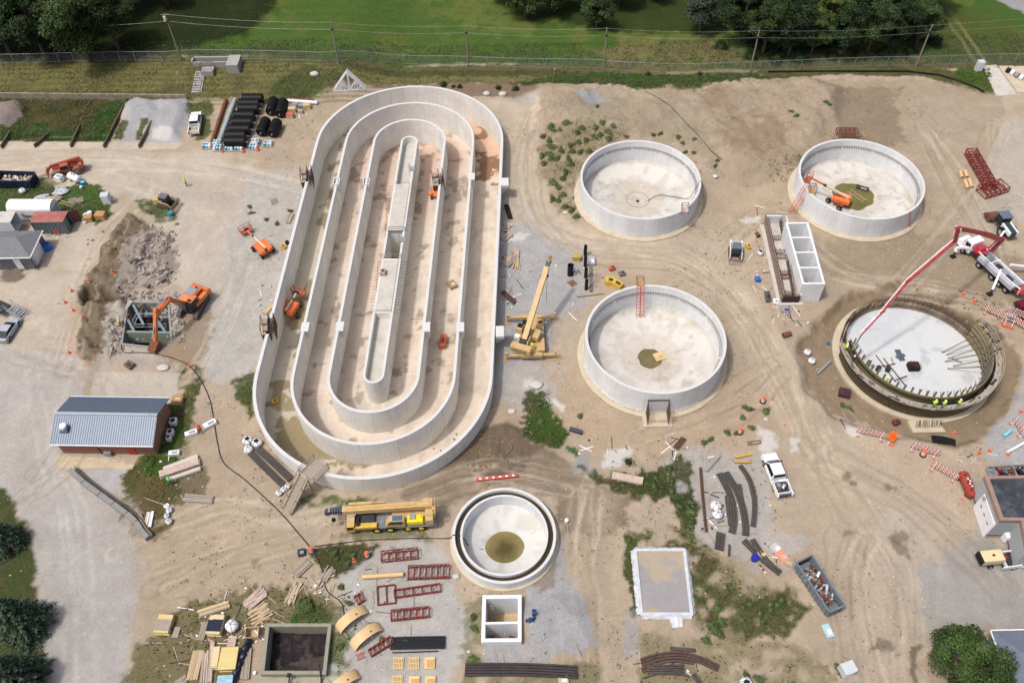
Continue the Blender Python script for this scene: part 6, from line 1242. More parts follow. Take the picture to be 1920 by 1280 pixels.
def truck_crane():
 a,b=(-9.75,48.75),(-20.4,48.35);cx,cy=(a[0]+b[0])/2,(a[1]+b[1])/2;t=thing('truck_crane','yellow four axle truck crane with its boom lowered, parked south of the oval tank','crane',(cx,cy,hz(cx,cy)),math.atan2(b[1]-a[1],b[0]-a[0]));Lc=math.hypot(a[0]-b[0],a[1]-b[1]);w=2.7;YR=mat('yellow_rim',(.65,.48,.03),.5,.1,2)
 for s in(-1,1):
  for x in(-3.6,-2.0,.15,1.75):wheel(t,x,s*(w/2-.25),.62,.42,YR)
 MB().box(-.1,0,.85,Lc-.3,w-.2,.45).build('carrier_frame',mat('grey_deck',C(120,124,130),.6,.15,2,dirt=C(190,190,188),dirtamt=.6),t,bev=.04)
 for s in(-1,1):MB().box(3.0,s*(w/2-.35),1.28,2.7,.65,.45).build('side_locker',YEL,t,bev=.04);MB().box(-2.8,s*(w/2-.2),1.1,4.4,.35,.22).build('fender',GREYP,t)
 MB().extr([(4.3,.7),(5.35,.7),(5.45,1.3),(5.2,2.1),(4.3,2.15)],.0-w/2+.02,w/2-.0).build('driver_cab',YEL,t,bev=.08);MB().box(4.75,0,2.14,.95,w-.2,.06).build('cab_roof',CREAM,t,bev=.03);MB().extr([(5.47,1.25),(5.50,1.28),(5.25,2.06),(5.2,2.04)],-w/2+.15,w/2-.15).build('windscreen',GLASS,t)
 for s in(-1,1):MB().box(4.85,s*(w/2),1.35,.75,.06,.6).build('side_window',GLASS,t)
 MB().box(3.1,0,1.3,2.3,1.4,.5).build('engine_deck',DARK,t,bev=.05);MB().box(3.9,.5,1.6,.35,1.2,.5).build('air_filter',BLACK,t);MB().lathe([(0,0),(.7,.04),(.7,.12),(0,.14)],4.7,-.55,2.2,16).build('hook_block_plate',mat('dull_disc',C(176,172,160),.5,.1,2),t)
 MB().cyl((-1.2,0,1.25),(-1.2,0,1.55),.9).build('slew_ring',DARK,t);MB().box(-2.3,0,1.5,4.4,2.2,.3).build('turntable',CREAM,t,bev=.04);cw=MB().box(-4.7,0,1.45,.95,2.7,1.25).build('counterweight',CREAM,t,bev=.06);MB().box(-5.25,.0,1.0,.3,2.5,.5).build('rear_beam',GREYP,t)
 MB().extr([(-1.8,1.6),(.5,1.6),(.55,2.0),(.0,3.0),(-1.75,3.0)],.55,1.4).build('operator_cab',CREAM,t,bev=.06);MB().box(-.95,.98,3.0,1.2,.7,.04).build('roof_window',mat('blue_glass',C(92,110,132),.2,.1,2),t);MB().extr([(-1.5,2.2),(.35,2.2),(-.1,2.85),(-1.5,2.85)],1.4,1.43).build('side_window',GLASS,t);MB().box(-3.0,.85,1.75,1.9,1.0,.75).build('engine_cover',mat('bright_yellow',(.85,.62,.02),.4,.05,2),t,bev=.05);MB().box(-2.7,.7,2.5,.7,.6,.2).build('air_box',GREYP,t)
 y=-.55;m=MB();m.beam((-5.2,y,3.0),(5.7,y,2.75),.75,.85);m.build('boom',CREAM,t,bev=.05);MB().beam((-3.0,y,3.46),(5.0,y,3.25),.2,.08).build('boom_rib',mat('boom_rib_paint',C(214,176,110),.5,.1,2),t);
 bt=thing('boom_tip',None,None,(0,0,0));bt.parent=t
 for k in range(5):MB().box(5.85+k*.3,y,2.4+.03*k,.14,.95-.06*k,.8-.05*k).build('section_collar',mat('slate_blue',(.05,.07,.11)),bt)
 MB().beam((5.7,y,2.75),(7.4,y,2.7),.4,.5).build('inner_section',GREYP,bt);MB().cyl((7.5,y-.3,2.6),(7.5,y+.3,2.6),.35).build('sheave',mat('slate_blue',(.05,.07,.11)),bt);MB().blob(6.9,y+.55,1.6,.28,.28,.35,8,0).build('hook',BLACK,bt);MB().blob(7.9,y+.5,1.3,.15,.15,.2,8,0).build('small_hook',YEL,bt)
 MB().beam((2.2,y-.75,2.8),(5.0,y-.75,2.75),.35,.4).beam((.6,y-.65,2.9),(2.3,y-.75,2.8),.15,.4).build('swing_jib',CREAM,t);MB().box(-4.6,y-.2,3.1,1.2,.9,.5).box(-5.3,y+.5,2.4,.5,.5,.8).build('winch_housing',CREAM,t,bev=.08);m=MB()
 for(p,q) in(((-5.4,.9,2.7),(-5.4,-1.2,2.7)),((-5.4,.9,3.6),(-5.4,-1.2,3.6)),((-5.4,.9,2.7),(-5.4,.9,3.6)),((-5.4,-1.2,2.7),(-5.4,-1.2,3.6)),((-5.4,0,2.7),(-5.4,0,3.6)),((-5.4,.9,3.6),(-3.8,.9,3.6)),((-3.8,.9,2.7),(-3.8,.9,3.6))):m.beam(p,q,.08,.08)
 m.build('guard_rail',CREAM,t)
def pump_truck():
 c=(72.35,88.2);rz=math.atan2(93.2-82.5,70.6-74.9);t=thing('concrete_pump_truck','white concrete pump truck with a long red folding boom and spread outriggers','concrete pump',(*c,hz(*c)),rz);Lc=10.6;w=2.45
 for s in(-1,1):
  for x in(4.6,1.2,-1.5,-3.0,-4.3):wheel(t,x,s*(w/2-.2),.52,.36)
 MB().box(0,0,.8,Lc,1.3,.35).build('chassis_frame',DARK,t);CW=paint('pump_white',(.76,.77,.79),.35,.08)
 MB().extr([(3.6,.7),(6.4,.7),(6.45,1.2),(6.3,1.65),(5.3,1.85),(4.9,2.75),(3.6,2.8)],-w/2+.1,w/2-.1,{2:.25,3:.3,4:.15}).build('cab',CW,t,bev=.1);MB().extr([(5.35,1.85),(5.4,1.9),(5.0,2.68),(4.93,2.62)],-w/2+.3,w/2-.3).build('windscreen',GLASS,t)
 for s in(-1,1):
  MB().box(4.3,s*(w/2-.08),1.75,.9,.05,.7).build('side_window',GLASS,t);MB().box(6.2,s*.75,1.1,.2,.35,.2).build('headlight',WHT,t);MB().box(-1.6,s*(w/2-.35),1.15,7.0,.7,.75).build('water_tank',mat('pale_aluminium',C(188,192,200),.4,.08,1.5),t,bev=.05);MB().beam((-5.2,s*.75,2.05),(2.5,s*.75,2.05),.15,.15).build('side_rail',CW,t)
 MB().box(-1.8,0,1.2,6.5,.9,.5).build('pump_cylinder_bay',GREYP,t);MB().box(-1.0,0,1.75,.9,.9,.25).build('valve_block',DARK,t,bev=.04);MB().box(-3.4,.2,1.7,1.2,.5,.3).build('valve_block',DARK,t,bev=.04);MB().box(-.1,0,2.0,.14,w-.1,.1).build('cross_member',CW,t)
 MB().cyl((2.9,0,1.2),(2.9,0,2.5),.75,.6,18).cyl((2.9,0,1.9),(2.9,0,2.1),1.15,n=24).build('turntable',RED,t,bev=.03);MB().lathe([(.2,0),(.9,.8),(.95,.85),(.8,.8),(.1,.1)],-5.6,0,.6,12).build('hopper',RED,t)
 m=MB();m.tube([(-5.2,.7,2.1),(-5.9,.7,2.2),(-6.0,.7,1.2),(-5.7,.3,.8)],.1);m.tube([(-5.2,-.7,2.1),(-5.9,-.7,2.2),(-6.0,-.7,1.2)],.1);m.build('delivery_pipe',CW,t)
 inv=Matrix.Rotation(-rz,3,'Z')
 def L_(q,z):g=G0(*q,z+t.location[2]);v=inv@Vector((g[0]-c[0],g[1]-c[1],0));return(v.x,v.y,z)
 def leg(pts,foot,nm='outrigger'):
  o=MB();
  for p,q in zip(pts,pts[1:]):o.beam(p,q,.32,.42)
  o=o.build(nm,CW,t,bev=.03);MB().cyl((foot[0],foot[1],1.1),(foot[0],foot[1],.15),.12).build('jack',DARK,o);MB().box(foot[0],foot[1],0,.75,.75,.14).build('pad',BLACK,o)
 f=L_((1786,481.5),0);a=L_((1841,474),1.5);leg([a,L_((1822,466),1.7),L_((1806,464),1.7),(f[0]+.3,f[1]-.1,1.6),(f[0],f[1],1.1)],f)
 f=L_((1855,552),0);a=L_((1876,506),1.9);leg([a,((a[0]+f[0])/2,(a[1]+f[1])/2,1.7),(f[0],f[1],1.0)],f)
 f=L_((1928,512),0);a=L_((1893,497),1.7);leg([a,(f[0],f[1],1.2)],f);f=L_((1880,440),0);a=L_((1862,462),1.6);leg([a,(f[0],f[1],1.2)],f)
 J=[((1860,466),3.1),((1877,449),5.4),((1846,438),11.3),((1797,428),18.2),((1790,453),15.1),((1703,527),12.9),((1655,585),9.0),((1614,629),6.6)]
 zt=t.location[2];P_=[]
 for(q,z) in J:g=G0(*q,z);v=inv@Vector((g[0]-c[0],g[1]-c[1],0));P_.append(Vector((v.x,v.y,z-zt)))
 ws=(.8,.72,.55,.44,.36,.30,.25)
 for i in range(7):
  o=MB();p,q=P_[i],P_[i+1];o.beam(p,q,ws[i]*.75,ws[i]);o.cyl(p-Vector((0,.35,0)),p+Vector((0,.35,0)),ws[i]*.55);o=o.build('boom_section',RED,t,bev=.02)
  d=(q-p).normalized();sd=d.cross(Vector((0,0,1))).normalized();off=sd*(ws[i]*.5+.12)+Vector((0,0,.12));pp=MB().cyl(p+off,q+off,.075,n=8)
  pp.build('concrete_line',CW,o);n=max(2,int((q-p).length/2.4));bk=MB()
  for k in range(n):e=p+(q-p)*((k+.5)/n);bk.beam(e,e+off*1.15,.1,.12)
  bk.build('line_clamp',DARK,o)
 e=P_[-1];h=G0(1600,652,4.0);v=inv@Vector((h[0]-c[0],h[1]-c[1],0));MB().tube([e,e+Vector((0,0,-.5)),Vector((v.x,v.y,4.2-zt)).lerp(e,.3)-Vector((0,0,.3)),Vector((v.x,v.y,3.6-zt))],.11,8).build('end_hose',GREYP,t)
 c2=G(1925,590);t=thing('mixer_truck','dark red concrete mixer truck backed up to the pump, mostly out of frame','concrete mixer',c2,R(-75));MR=mat('maroon_paint',C(110,30,48),.4,.1,2);MB().box(1.5,0,.7,7,2.3,.4).build('chassis',DARK,t);MB().box(-1.0,0,1.0,1.4,2.4,.7).build('rear_deck',MR,t,bev=.08);MB().lathe([(.1,0),(.7,.2),(1.2,1.5),(1.2,3.2),(.6,4.6),(.1,4.7)],0,0,0,20).build('drum',MR,t).matrix_local=Matrix.Translation((.2,0,2.6))@Matrix.Rotation(R(78),4,'Y')
 for s in(-1,1):
  for x in(-.9,.5):wheel(t,x,s*1.0,.52,.4)
 MB().box(5.8,0,.8,1.9,2.3,2.0).build('cab',MR,t,bev=.1)
def more_machines():
 P_,rz,L=pose((158,318),(100,330));t=thing('telehandler','faded red telescopic handler with forks and dusty tyres on the dirt road','telehandler',P_,rz);FR=mat('faded_red_paint',C(186,96,78),.6,.15,1.5,dirt=C(120,80,64),dirtamt=.6);TY=mat('dusty_tyre',C(128,116,100),.9,.15,3)
 for s in(-1,1):
  for x in(-1.6,1.7):o=MB().cyl((x,s*1.0-.24,.72),(x,s*1.0+.24,.72),.72,n=20).build('wheel',TY,t);MB().cyl((x,s*1.2,.72),(x,s*1.27,.72),.36).build('rim',DUSTM,o)
 MB().box(0,0,.7,4.4,1.3,.5).build('chassis',FR,t,bev=.05);MB().extr([(-.9,1.1),(.9,1.1),(.7,2.3),(-.7,2.35)],.2,1.1).build('cab',FR,t,bev=.05);MB().extr([(-.7,1.5),(.8,1.5),(.6,2.2),(-.6,2.2)],1.1,1.13).build('side_window',GLASS,t);MB().box(-1.2,-.85,1.0,1.9,.6,.7).build('engine_pod',FR,t,bev=.05);MB().box(-2.5,0,.9,.6,1.9,.9).build('counterweight',FR,t,bev=.08)
 MB().beam((-2.7,-.1,2.5),(2.3,-.1,1.9),.42,.5).build('boom',FR,t,bev=.03);MB().beam((2.2,-.1,1.9),(3.1,-.1,1.1),.32,.4).build('boom_nose',FR,t);m=MB()
 for yy in(-.8,-.3,.3,.8):m.beam((3.1,yy,.3),(3.1,yy,1.4),.08,.1)
 for z in(.35,.9,1.4):m.beam((3.1,-.9,z),(3.1,.9,z),.08,.1)
 m.build('carriage',FR,t);
 for yy in(-.45,.45):MB().beam((3.1,yy,.25),(4.3,yy,.22),.12,.06).build('fork',DARK,t)
 skid_steer('track_loader','tan compact track loader with grey canopy parked on the weedy mound',(291,381),(336,390),paint('loader_tan',C(206,176,124),.5,.4),DARK)
 skid_steer('track_loader','white compact track loader with its bucket down left of the chamber block',(1377,463),(1378,494),paint('loader_white',C(226,226,222),.4,.15),mat('slate_cab',C(62,74,82),.4,.1,2))
 P_,rz,L=pose((1890,442),(1850,412));rz=R(97);t=thing('soil_compactor','grey and white soil compactor with a red front frame at the right edge','roller',(*G(1880,436)[:2],0),rz)
 for s in(-1,1):wheel(t,-.6,s*.95,.78,.5,lugs=True)
 MB().box(-.8,0,.9,2.6,.95,.9).build('engine_body',mat('slate_cab',C(62,74,82)),t,bev=.08);
 for s in(-1,1):MB().box(-.9,s*.62,1.1,2.4,.3,.75).build('side_cover',WHITE,t,bev=.06)
 MB().extr([(.5,1.0),(2.0,1.0),(1.9,2.5),(.5,2.55)],-.8,.8).build('cab',GLASS,t,bev=.06);MB().box(1.25,0,2.52,1.7,1.75,.14).build('cab_roof',mat('slate_roof',C(108,118,132),.5,.1,2),t,bev=.05);fr=MB()
 for s in(-1,1):fr.beam((2.0,s*.75,.8),(3.6,s*1.15+.5,.8),.2,.3)
 fr.beam((3.6,-.65,.8),(3.6,1.65,.8),.3,.35);fr.build('drum_frame',DKRED,t);MB().cyl((2.95,-.55,.72),(2.95,1.35,.72),.7,n=24).build('drum',mat('worn_drum',C(110,84,66),.7,.2,3),t)
 boom_lift('orange boom lift standing on the gravel west of the oval tank',(494,471),(505,480),(461,432),zb=.7)
 boom_lift('orange boom lift inside the upper right round tank with its basket against the wall',(1570,382),(1556,372),(1516,336),zb=3.0,fl=.03,L=1)
 boom_lift('dusty orange boom lift folded up in the outer lane of the oval tank',(549,584),(556,556),(560,548),zb=1.6,fl=DITCH_Z,weath=1)
 boom_lift('dull orange boom lift squeezed in the inner lane beneath dark wall forms',(819,366),(820,345),(822,350),zb=1.2,fl=DITCH_Z,weath=1,scale=.8)
 P_,rz,L=pose((1832,1054),(1872,1050));t=thing('towed_compressor','cream towed air compressor hitched behind a pickup near the right building','compressor',P_,rz);MB().box(-.1,0,.6,2.6,1.45,1.1).build('canopy',mat('cream_canopy',C(226,212,168),.45,.08,2),t,bev=.14);MB().box(-1.4,0,.7,.35,1.4,.95).build('end_grille',BLACK,t,bev=.05);MB().box(0,0,1.7,.3,.25,.03).build('exhaust_port',BLACK,t);MB().beam((1.2,.5,.5),(2.2,0,.5),.1,.12).beam((1.2,-.5,.5),(2.2,0,.5),.1,.12).box(1.9,0,.45,.5,.3,.3).build('drawbar',DKRED,t)
 for s in(-1,1):wheel(t,-.2,s*.82,.34,.24)
 pickup('pickup_truck','white pickup backed to the right building, rear half showing at the frame edge',(1887,1054),(1950,1046));pickup('pickup_truck','white crew cab pickup parked between the gravel bay and the long pipes',(366,254),(371,219),crew=True);pickup('pickup_truck','white pickup with a cluttered bed standing alone in the middle of the yard',(1468,931),(1438,856),load=5)
DUSTM=mat('dusty_rim',C(168,152,128),.8,.15,3)
# ================================================================ people
def body_mesh():
 J={'pelvis':(0,0,.95),'waist':(0,.01,1.1),'chest':(0,.03,1.32),'neck':(0,.04,1.50),'head':(0,.06,1.62),'top':(0,.05,1.74)}
 r={'pelvis':.15,'waist':.135,'chest':.16,'neck':.055,'head':.095,'top':.07};E_=[('pelvis','waist'),('waist','chest'),('chest','neck'),('neck','head'),('head','top')]
 def add(n,p,rr,par):J[n]=p;r[n]=rr;E_.append((par,n))
 for s,a in((-1,'l'),(1,'r')):
  add('hip'+a,(s*.10,0,.88),.095,'pelvis');add('knee'+a,(s*.13,.03+.05*s,.48),.06,'hip'+a);add('ank'+a,(s*.14,.0+.08*s,.09),.045,'knee'+a);add('toe'+a,(s*.15,.16+.08*s,.04),.04,'ank'+a)
  add('sho'+a,(s*.19,.02,1.43),.065,'chest');add('elb'+a,(s*.28,.06,1.17),.045,'sho'+a);add('wri'+a,(s*.26,.28,1.10),.032,'elb'+a);add('palm'+a,(s*.25,.35,1.08),.034,'wri'+a)
  for k in range(4):add('f%d'%k+a,(s*(.225+.018*k),.43-.006*abs(k-1.5),1.06-.004*k),.010,'palm'+a)
  add('th'+a,(s*.21,.37,1.09),.011,'palm'+a)
 ks=list(J);me=bpy.data.meshes.new('b');me.from_pydata([J[k] for k in ks],[(ks.index(a),ks.index(b)) for a,b in E_],[]);o=bpy.data.objects.new('b',me);COL.objects.link(o)
 sk=o.modifiers.new('s','SKIN');o.modifiers.new('u','SUBSURF').levels=1
 for i,k in enumerate(ks):me.skin_vertices[0].data[i].radius=(r[k],r[k]*(.75 if k in('pelvis','waist','chest') else 1));me.skin_vertices[0].data[i].use_root=(k=='pelvis')
 dg=bpy.context.evaluated_depsgraph_get();m2=bpy.data.meshes.new_from_object(o.evaluated_get(dg));bpy.data.objects.remove(o);m2.name='body';return m2
def people():
 bm_=body_mesh();cache={}
 def person(px,label,z=None,vest=HIVIS,legs=JEAN,hat=WHT,rz=0.0,dz=0.0,bend=0):
  if z is None:x,y,zz=G(*px)
  else:x,y=G0(*px,z);zz=z
  t=thing('person',label,'person',(x,y,zz+dz),rz,'workers on the site')
  key=(legs.name);
  if key not in cache:
   m=bm_.copy();m.materials.clear();m.materials.append(legs);m.materials.append(SKIN)
   for p in m.polygons:
    c=p.center;p.material_index=1 if(c.z>1.5 or(c.y>.26 and c.z>1.0)) else 0
   cache[key]=m
  b=bpy.data.objects.new('body',cache[key]);COL.objects.link(b);b.parent=t
  v=MB();v.lathe([(.17,1.02),(.185,1.2),(.205,1.38),(.16,1.49),(.07,1.52)],0,.02,0,14);
  for s in(-1,1):v.cyl((s*.15,.02,1.44),(s*.25,.05,1.26),.085,.07,8)
  vo=v.build('vest',vest,t,smooth=True);vo.scale=(1.15,.85,1);h=MB().lathe([(.15,1.66),(.145,1.67),(.125,1.72),(.09,1.80),(.0,1.83)],0,.06,0,12).build('hard_hat',hat,t,smooth=True)
  q=MB();q.box(.035,.155,1.64,.02,.01,.012);q.box(-.035,.155,1.64,.02,.01,.012);q.box(0,.165,1.60,.02,.03,.04).build('face',SKIN,t)
  if bend:t.rotation_euler=(-bend*.5,0,rz)
  return t
 OT=mat('orange_trousers',C(226,110,60),.8,.1,4);GV=mat('lime_green_vest',(.18,.75,.10),.8,.1,4)
 person((228,612),'worker in yellow vest and orange trousers standing beside the opened basement',rz=-1.2,legs=OT,hat=HIVIS)
 person((351,349),'worker in hi vis yellow standing alone on the dirt road, with a shadow',rz=2.0,hat=HIVIS)
 person((381,812),'worker in orange vest bending between two white boxes in the weeds',vest=ORG,hat=ORG,rz=1.0,bend=.5)
 person((322,908),'worker in bright green vest standing in the weeds below the panel stack',vest=GV,hat=GV,rz=0)
 zs=TD_Z+3.05
 for px,l,rz,vm in(((1747,764),'leftmost of three yellow vested workers on the round scaffold',-.2,HIVIS),((1763,761),'middle one of three yellow vested workers on the round scaffold',.1,HIVIS),((1790,759),'rightmost of three yellow vested workers on the round scaffold',.3,HIVIS),((1592,659),'yellow vested worker guiding the pump hose at the west end of the scaffold',-1.5,HIVIS),((1603,680),'worker in dark navy clothes on the scaffold behind the hose man',-1.2,NAVY)):
  cx,cy=TD;g=G0(*px,zs);r=math.hypot(g[0]-cx,g[1]-cy);k=10.55/r;x,y=cx+(g[0]-cx)*k,cy+(g[1]-cy)*k;t=person(px,l,z=zs,vest=vm,rz=rz);t.location=(x,y,zs+.06)
 person((1658,722),'yellow vested worker standing on the slab just inside the curved form',z=TD_Z+.1,rz=.4);person((1627,688),'worker in white hat and dark vest on the slab beside the form braces',z=TD_Z+.1,vest=NAVY,rz=.8)
 # ================================================================ tank under construction
TD_Z=-.85
def new_tank():
 cx,cy=TD;z0=TD_Z;t=thing('tank_under_construction','round tank being formed, rebar curtain behind and timber forms in front','tank')
 wall_loop('footing',circ(cx,cy,10.75),circ(cx,cy,8.5),z0-.5,z0+.12,SLABT,t)
 L=lambda*c:np.array(C(*c))
 def cf(X,Y):
  c=np.ones(X.shape+(3,))*L(212,216,216);w=sst(.0,.4,fbm(X,Y,5,91))[...,None]*.6;c=c*(1-w)+L(196,202,206)*w;w=sst(.3,.45,fbm(X,Y,2.2,93))[...,None]*.5;return c*(1-w)+L(170,176,180)*w,X*0
 grid_mesh('floor',np.arange(cx-9.3,cx+9.4,.3),np.arange(cy-9.3,cy+9.4,.3),lambda X,Y:X*0+z0+.13,cf,lambda X,Y:np.hypot(X-cx,Y-cy)<9.1,vmat('tank_floor'),t)
 P=lambda a,r:(cx+r*math.cos(a),cy+r*math.sin(a));rg=random.Random(4)
 A0,A1=R(176),R(380)
 n=190;m=MB()
 for k in range(n):
  a=A1-R(365)+(R(176)-(A1-R(360)))*k/n+R(0);a=R(15)+R(166)*k/n
  for r in(9.35,9.75):
   p=P(a,r);m.beam((*p,z0),(*P(a+rg.uniform(-.004,.004),r+rg.uniform(-.05,.1)),z0+2.1+rg.uniform(-.15,.25)),.036,.036)
 for z in np.arange(.3,2.2,.3):m.tube([(*P(R(15)+R(166)*k/60,9.4),z0+z) for k in range(61)],.018,4)
 m.build('rebar_curtain',REBAR,t)['kind']='stuff'
 def arc(nm,r0,r1,za,zb,mt,a0=A0,a1=A1,k=90):
  o=[P(a0+(a1-a0)*i/k,r1) for i in range(k+1)];n_=[P(a0+(a1-a0)*i/k,r0) for i in range(k+1)];return wall_loop(nm,o,n_,za,zb,mt,t,closed=False)
 FY=mat('olive_form_ply',C(150,138,98),.8,.2,2,dirt=C(110,100,72),dirtamt=.5);FB=mat('blackened_form',C(70,64,56),.85,.3,2)
 arc('outer_form',9.85,9.95,z0+.1,z0+2.9,FB);arc('inner_form',9.3,9.4,z0+.1,z0+3.9,FY);arc('walkway',10.0,10.75,z0+2.95,z0+3.02,mat('grey_scaffold_boards',C(176,168,156),.85,.2,3))
 q=MB();k=A0
 while k<A1:
  q.beam((*P(k,10.02),z0+.2),(*P(k,10.02),z0+2.85),.10,.12);k+=R(1.5)
 q.build('form_rib_row',mat('form_ribs',C(118,108,84),.8,.3,2),t)['kind']='stuff'
 q=MB();k=A0
 while k<A1:
  q.beam((*P(k,9.45),z0+3.1),(*P(k,9.45),z0+3.85),.07,.06);k+=R(1.6)
 q.build('inner_rib_row',mat('form_ribs',(.2,.2,.1)),t)['kind']='stuff'
 for i in range(22):
  a=A0+R(4)+(A1-A0-R(8))*i/21;b=MB();b.beam((*P(a,10.05),z0+2.5),(*P(a,10.8),z0+2.95),.06,.08);b.beam((*P(a,10.75),z0+2.9),(*P(a,10.78),z0+4.0),.05,.05);b.build('scaffold_bracket',WOODG,t)
 for z in(3.5,4.0):q=MB();q.tube([(*P(A0+(A1-A0)*i/60,10.77),z0+z) for i in range(61)],.035,5);q.build('guard_rail',mat('pale_rail',C(186,176,160),.8,.1,3),t)
 for i in range(30):
  a=A0+R(3)+(A1-A0-R(30))*i/29;b=MB()
  for d in(-.006,.010):b.beam((*P(a+d,9.22),z0+.2),(*P(a+d,9.05),z0+4.7),.07,.12)
  b.beam((*P(a,9.2),z0+3.3),(*P(a,8.5),z0+4.1),.06,.06);b.build('strongback',mat('grey_strongback',C(140,136,126),.7,.2,3),t)
 for a in(-14,-7,0,7,13,-22):p,q_=P(R(a+360),9.2),P(R(a+357),5.0+rg.uniform(-.6,.6));MB().cyl((*p,z0+2.4),(*q_,z0+.25),.06,n=6).build('push_brace',REBAR,t)
 for z in(1.0,1.8,2.6,3.3):q=MB();q.tube([(*P(R(340)+R(40)*i/30,9.1),z0+z) for i in range(31)],.06,5);q.build('waler',mat('grey_strongback',(.3,.3,.3)),t)
 pl=[MB(),MB(),MB()]
 for i in range(70):a=A0+R(3)+(A1-A0-R(6))*rg.random();p=P(a,10.35+rg.uniform(-.3,.3));pl[i%3].box(*p,z0+3.03+.001*i*0,rg.uniform(.2,1.6),rg.uniform(.08,.3),rg.uniform(.04,.16),a+R(90)+rg.uniform(-.25,.25))
 for i in range(60):a=R(-12)+R(32)*rg.random();r_=rg.uniform(9.5,10.9);p=P(a,r_);pl[i%3].beam((*p,z0+rg.uniform(2.6,3.4)),(*P(a+rg.uniform(-.08,.08),r_+rg.uniform(-.5,.5)),z0+rg.uniform(3.0,4.2)),.09,.12)
 for q_,mm in zip(pl,(WOODG,DARK,mat('pale_rail',(.4,.4,.3)))):q_.build('scaffold_clutter',mm,t)['kind']='stuff'
 q=MB();q.tube([(*P(A0+(A1-A0)*i/60,9.98),z0+2.93) for i in range(61)],.09,5);q.tube([(*P(A0+(A1-A0)*i/60,9.6),z0+3.5) for i in range(61)],.08,5);q.build('dark_waler',BLACK,t)
 x0=G0(1712,810,z0)[0];x1=G0(1774,812,z0)[0];yb=G0(1740,811,z0)[1];MB().prism([(x0,yb),(x1,yb),(x1-.6,cy-10.3),(x0-.2,cy-10.3)],z0-.3,z0+.14).build('chute_pad',SLABT,t);q=MB()
 for k in range(16):x=x0+.5+(x1-x0-1)*k/15;q.beam((x,yb+.7,z0+.1),(x+rg.uniform(-.2,.2),yb+1.3,z0+1.0),.05,.05)
 q.build('chute_bars',REBAR,t)
 def on(px,z=z0+.14):return G0(*px,z)
 x,y=on((1711,690));b=thing('sump_box','black rebar sump box at the middle of the new slab','sump box',(x,y,z0+.14));MB().box(0,0,0,1.5,1.2,.75).build('box',BLACK,b,bev=.03);q=MB()
 for k in range(34):a=rg.uniform(0,6.28);q.beam((rg.uniform(-.5,.5),rg.uniform(-.4,.4),.7),(math.cos(a)*rg.uniform(.4,1.1),math.sin(a)*rg.uniform(.3,.9),rg.uniform(.8,1.2)),.035,.035)
 q.build('bar_ends',REBAR,b)['kind']='stuff'
 x,y=on((1687,666));tag(MB().box(x,y,z0+.15,.8,2.0,.06,.08).box(x,y-.2,z0+.22,1.4,.5,.05,.3).build('plywood_sheet',mat('slate_ply',C(90,100,112),.7,.15,2)),'dark plywood sheet lying on the new slab above the sump box','plywood')
 for i,(a,b_) in enumerate((((1642,666),(1679,716)),((1656,672),(1696,722)),((1650,688),(1678,683)),((1678,714),(1700,706)),((1670,671),(1674,683)),((1783,673),(1802,682)))):p,q_=on(a),on(b_);tag(MB().beam((*p,z0+.2+.05*i),(*q_,z0+.2+.05*i),.1,.1).build('loose_bar',REBAR if i<4 else WOODG),'loose bar on the new slab, %s'%('longest one on the left','long one parallel to the longest','short cross piece on the west side','short cross piece near the lower ends','short timber near the plywood','short timber by the right braces')[i],'bar')
 for i,a in enumerate(((1645,694),(1663,695))):x,y=on(a);tag(MB().cyl((x,y,z0+.15),(x,y,z0+.95),.32,n=14).build('bucket',DARK),'dark drum standing on the slab, %s of two'%('left','right')[i],'drum')
 # ================================================================ loose things
def at(px,z=None):
 if z is None:return G(*px)
 x,y=G0(*px,z);return(x,y,z)
def boards(label,p,q,w,mt,n=8,h=.12,lay=2,cat='lumber pile',name='lumber_pile',jit=.15,fan=0,z=None,seed=0,group=None):
 a,b=at(p,z),at(q,z);L=math.hypot(b[0]-a[0],b[1]-a[1]);rz=math.atan2(b[1]-a[1],b[0]-a[0]);x,y=(a[0]+b[0])/2,(a[1]+b[1])/2;t=thing(name,label,cat,(x,y,max(hz(x,y),hz(a[0],a[1]),hz(b[0],b[1])) if z is None else z),rz,group);rg=random.Random(seed+int(p[0]))
 bw=w/n
 for k in range(lay):
  for i in range(n):
   yy=-w/2+bw*(i+.5)+rg.uniform(-.3,.3)*bw*(k>0);l=L*(1-rg.uniform(0,jit));xo=rg.uniform(-1,1)*(L-l)/2;f=rg.uniform(-fan,fan)
   MB().box(xo,yy,.03+k*(h+.012)+rg.uniform(0,.004),l,bw*.92,h,f).build('board',mt if not isinstance(mt,(list,tuple)) else rg.choice(mt),t)
 for s in(-.3,.3):MB().box(s*L,0,-.08,.1,w+.5,.1).build('bearer',WOODG,t)
 return t
def stack(label,p,q,w,h,mt,name='material_stack',cat='stack',z=None,strap=DARK,bev=.02,top=None):
 a,b=at(p,z),at(q,z);L=math.hypot(b[0]-a[0],b[1]-a[1]);rz=math.atan2(b[1]-a[1],b[0]-a[0]);x,y=(a[0]+b[0])/2,(a[1]+b[1])/2;t=thing(name,label,cat,(x,y,hz(x,y) if z is None else z),rz)
 k=max(2,int(h/.12))
 for i in range(k):MB().box((i%3-1)*.04,(i%2)*.02,.08+i*h/k,L-.1*(i%2),w-.03*(i%3),h/k*.96).build('sheet',mt,t,bev=.01)
 if top:MB().box(-L*.08,0,.085+h,L*.62,w*1.02,.03).build('cover',top,t,bev=.01)
 for s in(-.3,.32):MB().box(s*L,0,-.02,.12,w+.35,.1).build('bearer',WOODG,t)
 return t
